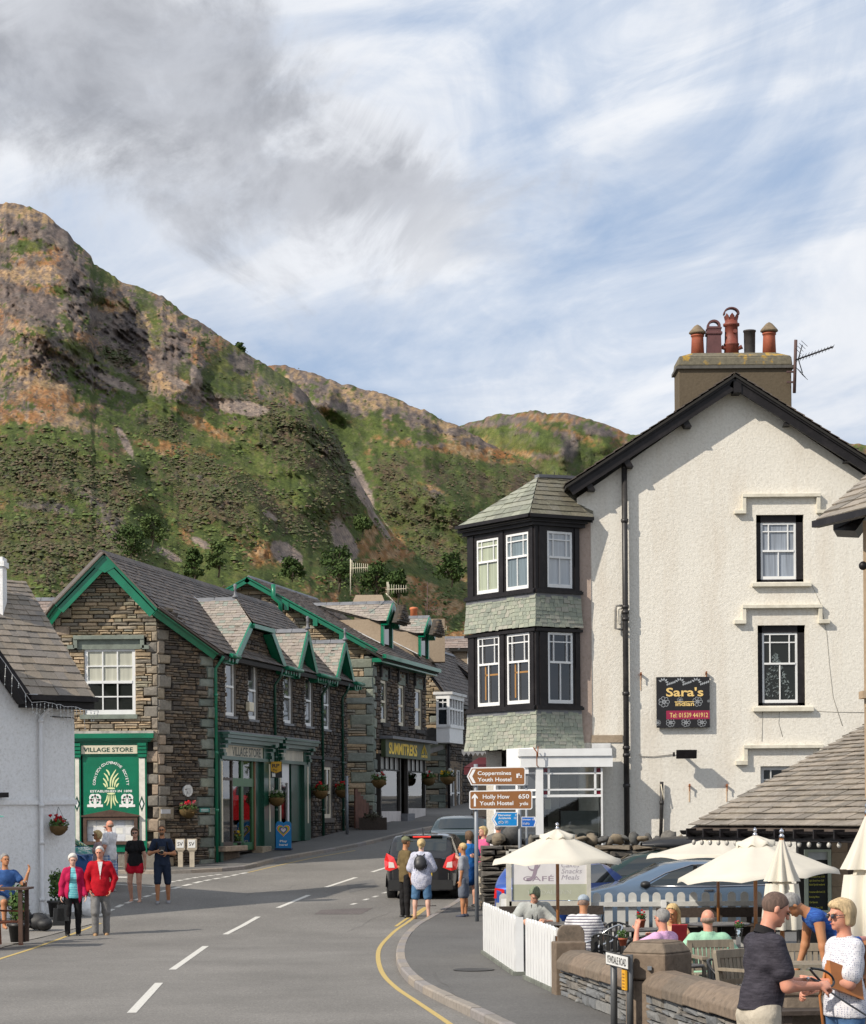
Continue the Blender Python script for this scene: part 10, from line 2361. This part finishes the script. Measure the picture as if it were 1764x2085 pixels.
b,z=seat(10,1744,42.6,1.75);person('man in a blue top sitting at the pub table with a pint',V((b.x,b.y,z-1.36)),rad(25),1.75,'tan',1.12,.012,pelvis=.55,top=('t_shirt',cloth('blue_tee',(.04,.10,.27)),dict(sleeve=.5)),bottom=('shorts',GRY,dict(len=.9)),hair=('short',H_GR),armL=((-.3,-.2,-1),(.3,-1,0)),armR=((.55,-.35,-.75),(.25,-.25,1)),legL=((-.1,-1,-.05),(0,-.05,-1)),legR=((.15,-1,-.05),(0,-.05,-1)),eyes=True,head=(8,-4,0),extras=beer)
person('youth in a green cap and olive t-shirt talking beside the car',stand(826,1868),rad(118),1.7,'tan',.98,.012,top=('t_shirt',cloth('olive_tee',(.135,.098,.045)),dict(sleeve=.7,hem=.14,flare=.02)),bottom=('trousers',BLK,dict(len=1.93)),shoes=SHB,hair=('short',H_BR),hat=cloth('green_cap',(.18,.19,.11)),armL=((-.15,.1,-1),(-.05,-.3,-1)),armR=((.15,.1,-1),(.1,-.4,-1)),head=(8,8,0),group='people standing by the black hatchback')
def backpack(t,J,hd,part,e):
 c=e['P0']+e['sp']*.34*e['s']-e['fw']*.175;f=Field(c-.25,c+.25,.012);Mx=np.stack([e['la'],-e['fw'],e['sp']],1);f.ell(c,(.135,.075,.165),Mx,.02);f.ell(c-e['sp']*.05-e['fw']*.05,(.10,.05,.09),Mx,.03);m=f.mesh('rucksack',plain('black_leather_bag',(.022,.022,.026),.5,.3,10));o=bpy.data.objects.new('rucksack',m);COL.objects.link(o);o.parent=t
 for q in(-1,1):mb=MB();mb.tube([c+e['sp']*.13+e['la']*q*.04,e['P0']+e['sp']*.545+e['la']*q*.12,e['P0']+e['sp']*.46+e['la']*q*.16+e['fw']*.09,c-e['sp']*.13+e['la']*q*.12],.011,5);part(mb,'strap',BLK)
person('woman from behind with black backpack, checked top and denim shorts',stand(859,1871),rad(172),1.66,'pale',1.12,.012,sex='f',top=('blouse',cloth('checked_blouse',(.52,.53,.62),(.10,.13,.30),'dots',48),dict(sleeve=.95,hem=.26,g=.028,flare=.03)),bottom=('denim_shorts',DEN,dict(len=.93,flare=.02)),shoes=SHT,hair=('bun',H_BL),armL=((-.35,-.1,-1),(.35,-.9,.1)),armR=((.32,-.1,-1),(-.35,-.9,.1)),legL=((-.10,0,-1),(-.04,.03,-1)),legR=((.10,0,-1),(.04,.03,-1)),head=(0,6,0),extras=backpack,group='people standing by the black hatchback')
person('blond boy in a grey t-shirt and grey shorts beside the signpost',stand(945,1866,None,.11),rad(-110),1.5,'tan',.86,.011,top=('t_shirt',cloth('pale_grey_tee',(.30,.31,.34)),dict(sleeve=.75,hem=.12,flare=.02)),bottom=('shorts',cloth('slate_shorts',(.13,.145,.18)),dict(len=.85,flare=.03)),shoes=plain('navy_trainer',(.02,.025,.05),.6),hair=('crop',H_BL),armL=((-.1,.05,-1),(-.05,-.15,-1)),armR=((.1,.05,-1),(.05,-.15,-1)),head=(0,2,0),group='people standing by the black hatchback')
person('person with brown hair in a blue t-shirt and blue skirt behind the signpost',stand(957,1843,49.5,.11),rad(-160),1.62,'fair',1.0,.013,sex='f',top=('t_shirt',cloth('bright_blue_tee',(.02,.14,.42)),dict(sleeve=.6)),bottom=('skirt',cloth('royal_blue_skirt',(.01,.07,.25)),dict(len=.7,skirt=True)),shoes=SHB,hair=('bob',H_BR),armL=((-.3,.1,-1),(.6,.6,.2)),armR=((.2,-.2,-1),(0,-1,.2)),group='people standing by the black hatchback')
person('blonde woman in a pink top beyond the signpost',stand(986,1850,51.2,.11),rad(-60),1.62,'fair',1.1,.013,sex='f',top=('pink_top',cloth('pink_top',(.62,.11,.24)),dict(sleeve=.5)),bottom=('trousers',cloth('cream_trousers',(.5,.45,.36)),dict(len=1.8)),shoes=SHB,hair=('bob',H_BL),group='people on the far pavement')
person('grey haired man in a white shirt, seen from behind over the stone wall',stand(1016,1850,52.,.11),rad(170),1.66,'red',1.1,.013,top=('shirt',cloth('white_shirt',(.72,.71,.70)),dict(sleeve=.6)),bottom=('trousers',GRY),shoes=SHB,hair=('short',H_GR),group='people on the far pavement')
def guest(label,x,ytop,Y,rz,**k):
 H=k.pop('H',1.72);sp=k.get('spine',(0,0,1));b,z=seat(x,ytop,Y,H);s=H/1.75;hh=(.555+.07)*s*u_(sp)[2]+.235*s**.5*.97;zz=max(.26,z-.1-hh)
 lean=u_(sp);dx=lean[0]*.7*s;dy=lean[1]*.7*s;c,s_=math.cos(rz),math.sin(rz);b.x-=dx*c-dy*s_;b.y-=dx*s_+dy*c
 return person(label,b,rz,H,pelvis=zz,legL=((-.15,-1,-.08),(0,-.05,-1)),legR=((.15,-1,-.08),(0,-.05,-1)),group='guests at the cafe tables',**k)
def cords(t,J,hd,part,e):
 for q in(-1,1):mb=MB();mb.tube([e['neck']+e['la']*q*.05+e['fw']*.09,e['P0']+e['sp']*.38+e['la']*q*.04+e['fw']*.15,e['P0']+e['sp']*.22+e['la']*q*.03+e['fw']*.16],.006,4);part(mb,'hoodie_cord',M_BK)
guest('person with green-tinted hair in a grey hoodie looking down at their hands',1088,1802,35.4,rad(0),skin='fair',build=1.15,h=.011,spine=(0,-.12,1),top=('hoodie',cloth('pale_grey_hoodie',(.40,.42,.41)),dict(sleeve=1.15,g=.03,flare=.02)),bottom=('trousers',GRY),hair=('quiff',H_GN),armL=((-.55,-.25,-.8),(.62,-.75,.12)),armR=((.55,-.25,-.8),(-.62,-.75,.12)),head=(4,34,0),curl=.7,eyes=True,extras=cords)
guest('man in a pale cap and striped white shirt seen from behind',1188,1845,32.4,rad(168),skin='tan',build=1.12,h=.011,top=('striped_shirt',cloth('striped_shirt',(.68,.67,.68),(.14,.13,.17),'stripe',24),dict(sleeve=.6,g=.022)),bottom=('trousers',NAVY),hair=('crop',H_SB),hat=cloth('pale_blue_cap',(.33,.38,.43)),armL=((-.3,-.35,-.9),(.3,-.9,.1)),armR=((.3,-.35,-.9),(-.3,-.9,.1)),head=(0,14,0))
guest('grey haired man in a lilac pink t-shirt resting his hand on his cheek',1351,1864,27.6,rad(-130),skin='red',build=1.12,h=.011,top=('t_shirt',cloth('lilac_tee',(.62,.36,.56)),dict(sleeve=.6,g=.022)),bottom=('trousers',GRY),hair=('short',H_GR),armL=((-.3,-.4,-.8),(.3,-.5,.8)),armR=((.2,-.8,-.4),(-.3,-.1,1)),head=(-10,4,0),eyes=True)
guest('long haired blonde woman in a peach top reading a red menu',1372,1853,29.6,rad(-18),H=1.66,skin='tan',build=1.0,h=.011,sex='f',top=('peach_top',cloth('peach_top',(.62,.36,.22)),dict(sleeve=.15)),bottom=('trousers',GRY),hair=('long',H_BL),armL=((-.3,-.3,-.8),(.3,-.9,.1)),armR=((.3,-.3,-.8),(-.3,-.9,.1)),head=(-8,12,0),eyes=True,extras=lambda t,J,hd,part,e:(lambda mb:(mb.box((.16,-.42,.72),(.20,.02,.26),.3,.5),part(mb,'menu',plain('menu_red',(.32,.02,.03),.5))))(MB()))
guest('bald man in a pale green t-shirt with his back to the camera',1442,1853,26.9,rad(186),skin='red',build=1.2,h=.011,top=('t_shirt',cloth('mint_tee',(.30,.52,.37)),dict(sleeve=.75,g=.03,flare=.02)),bottom=('shorts',KHK,dict(len=.9)),hair=('bald',H_SB),armL=((-.55,-.1,-.8),(.2,-.8,-.2)),armR=((.55,.1,-.8),(.2,-.6,-.5)),head=(0,2,0),belly=.2)
guest('dark haired woman with a bun, half hidden by the furled parasol',1744,1812,23.,rad(-60),H=1.64,skin='tan',sex='f',h=.012,top=('pink_top',cloth('dusty_pink_top',(.60,.30,.28)),dict(sleeve=.4)),bottom=('trousers',GRY),hair=('bun',H_DK))
s_w=at(1612,1826,22.6)
def waiter(t,J,hd,part,e):
 mb=MB();w=J['wR'];mb.lathe(tuple(w-np.array((0,0,.03))),[(.034,0),(.036,.02)],10);part(mb,'wrist_watch',M_CHROME);mb=MB();w=J['wL']-np.array((0,0,.07));rn=random.Random(3)
 for i in range(14):p=V(w)+V((rn.uniform(-.14,.08),rn.uniform(-.08,.08),rn.uniform(-.03,.03)));mb.add([p,p+V((rn.uniform(-.1,.1),rn.uniform(-.08,.08),rn.uniform(-.02,.05))),p+V((rn.uniform(-.1,.1),rn.uniform(-.06,.06),.03))],[(0,1,2)])
 part(mb,'green_cloth',plain('lime_cloth',(.30,.85,.08),.7))
person('tanned man in a blue vest leaning over the teak table to wipe it',V((s_w.x+.60,22.7,.1)),rad(-82),1.72,'tan',.98,.0095,pelvis=(0,0,.93),spine=(0,-.80,.62),lat=(1,0,0),top=('vest',cloth('blue_vest',(.02,.06,.26),(.04,.12,.38),'heather'),dict(sleeve=.0,hem=.04)),bottom=('shorts',NAVY,dict(len=.9)),shoes=SHB,hair=('short',H_GR),armL=((-.10,-.10,-1),(-.10,-.30,-1)),armR=((.12,.12,-1),(.05,.10,-1)),head=(-6,8,0),eyes=True,extras=waiter)
m0=at(1567,1833,16.)
def big_man(t,J,hd,part,e):
 mb=MB();n=e['neck'];fw,la,sp=e['fw'],e['la'],e['sp']
 k=20;v=[]
 for z,r_ in((-.012,.088),(.042,.073)):
  for i in range(k):a=2*math.pi*i/k;q=n+sp*(z-.02*math.cos(a))+la*math.sin(a)*r_+fw*math.cos(a)*(r_*.92)-fw*.006;v.append(q)
 mb.add(v,[(i,(i+1)%k,k+(i+1)%k,k+i)for i in range(k)if not(i in(0,k-1))],True);part(mb,'collar',BLK)
 for k_ in 'LR':
  a,b=J['s'+k_],J['e'+k_];d=u_(b-a);c=a+(b-a)*.66;mb=MB();mb.tube([c-d*.012,c+d*.018],[.0745,.0745],18,False);part(mb,'sleeve_cuff',BLK)
M1,JM=person('short haired man in a dark heathered polo shirt handing over a dog lead',V((m0.x-.08,16.,m0.z-1.78+.035)),rad(108),1.8,'red',1.04,.0078,spine=(0,-.10,1),top=('polo_shirt',cloth('heather_polo',(.03,.027,.036),(.052,.047,.06),'heather',rough=.8),dict(sleeve=.66,hem=-.02,g=.01,flare=.016)),bottom=('trousers',KHK,dict(len=1.93,flare=.02,g=.02)),shoes=SHB,hair=('crop',hair_mat('short_brown_hair',(.13,.08,.06))),armL=((-.16,-.22,-1),(.12,-1,-.02)),armR=((.25,-.45,-1),(-.10,-1,-.10)),handL=((.1,-1,.05),(.6,0,-.6),.95),handR=((0,-1,-.15),(-.5,0,-.6),.8),head=(-12,20,0),belly=.5,eyes=True,extras=big_man)
w0=at(1712,1853,17.)
def lady_bag(t,J,hd,part,e):
 T_=plain('tan_leather_bag',(.36,.13,.035),.5,.2,6,.1,30);c=e['P0']+e['sp']*.20+e['sp']*.03+e['fw']*.10+e['la']*.17;mb=MB()
 A,B,C_=e['fw'],e['sp'],e['la'];mb.hexa([V(c+A*a*.13+B*(z*.10+a*.05)+C_*b*(.045-z*.02))for z in(-1,1)for a,b in((-1,-1),(1,-1),(1,1),(-1,1))]);part(mb,'handbag',T_)
 mb=MB();mb.tube([V(c+A*.12+B*.12-C_*.04),V(c+A*.17-B*.12-C_*.06),V(c+A*.14-B*.42-C_*.05),V(c+A*.02-B*.48-C_*.05),V(c-A*.04-B*.30-C_*.05),V(c+A*.0+B*.02-C_*.05)],.012,6);part(mb,'bag_strap',T_)
 mb=MB()
 for q in(-1,1):mb.ball(hd(q*.032,-.099,.004),(.004,.019,.015),8,5)if False else mb.ball(hd(q*.033,-.098,.004),.018,8,5);mb.tube([hd(q*.05,-.092,.01),hd(q*.08,-.02,.008),hd(q*.082,.012,.0)],.003,4)
 part(mb,'glasses',plain('smoky_lens',(.05,.05,.06),.15))
M2,JW=person('blonde woman in glasses and a white patterned t-shirt clutching a tan bag',V((w0.x+.03,17.,w0.z-1.64+.03)),rad(-72),1.66,'red',1.12,.0085,sex='f',top=('t_shirt',cloth('patterned_white_tee',(.64,.63,.66),(.22,.23,.32),'dots',62),dict(sleeve=.72,hem=.06,g=.016,flare=.02)),bottom=('jeans',cloth('blue_jeans',(.07,.14,.27)),dict(len=1.93)),shoes=SHB,hair=('bob',hair_mat('fair_bob',(.55,.40,.22))),armL=((-.28,.10,-1),(.15,-.95,-.30)),armR=((.25,-.3,-1),(-.3,-1,.1)),handL=((.1,-1,-.2),(.6,0,-.4),.8),head=(4,6,0),eyes=True,extras=lady_bag)
def lead():
 Mw=Matrix.Translation(M1.location)@Matrix.Rotation(rad(108),4,'Z');a=Mw@Vector_(JM['wL']+np.array((.02,-.09,0)));t=thing('dog_lead','black and grey dog lead stretched between the couple and down to the right','dog lead',a)
 q=[a,at(1652,1992,16.),at(1672,2008,16.1),at(1694,2022,16.2),at(1730,2046,16.4),at(1800,2090,16.8)];mb=MB();mb.tube(q,.0075,6);mb.build('strap',plain('grey_webbing',(.14,.14,.15),.7),t)
 mb=MB();l=smooth_line([at(1648,1972,15.9),at(1664,1990,16),at(1684,2010,16.1),at(1698,2004,16.2),at(1694,1988,16.2),at(1676,1976,16.1),at(1652,1972,16)],5);mb.tube(l,.009,6);mb.build('handle_loop',M_BK,t);mb=MB();mb.ball(at(1646,1993,16),.014,8,6);mb.build('clip',M_CHROME,t)
lead()
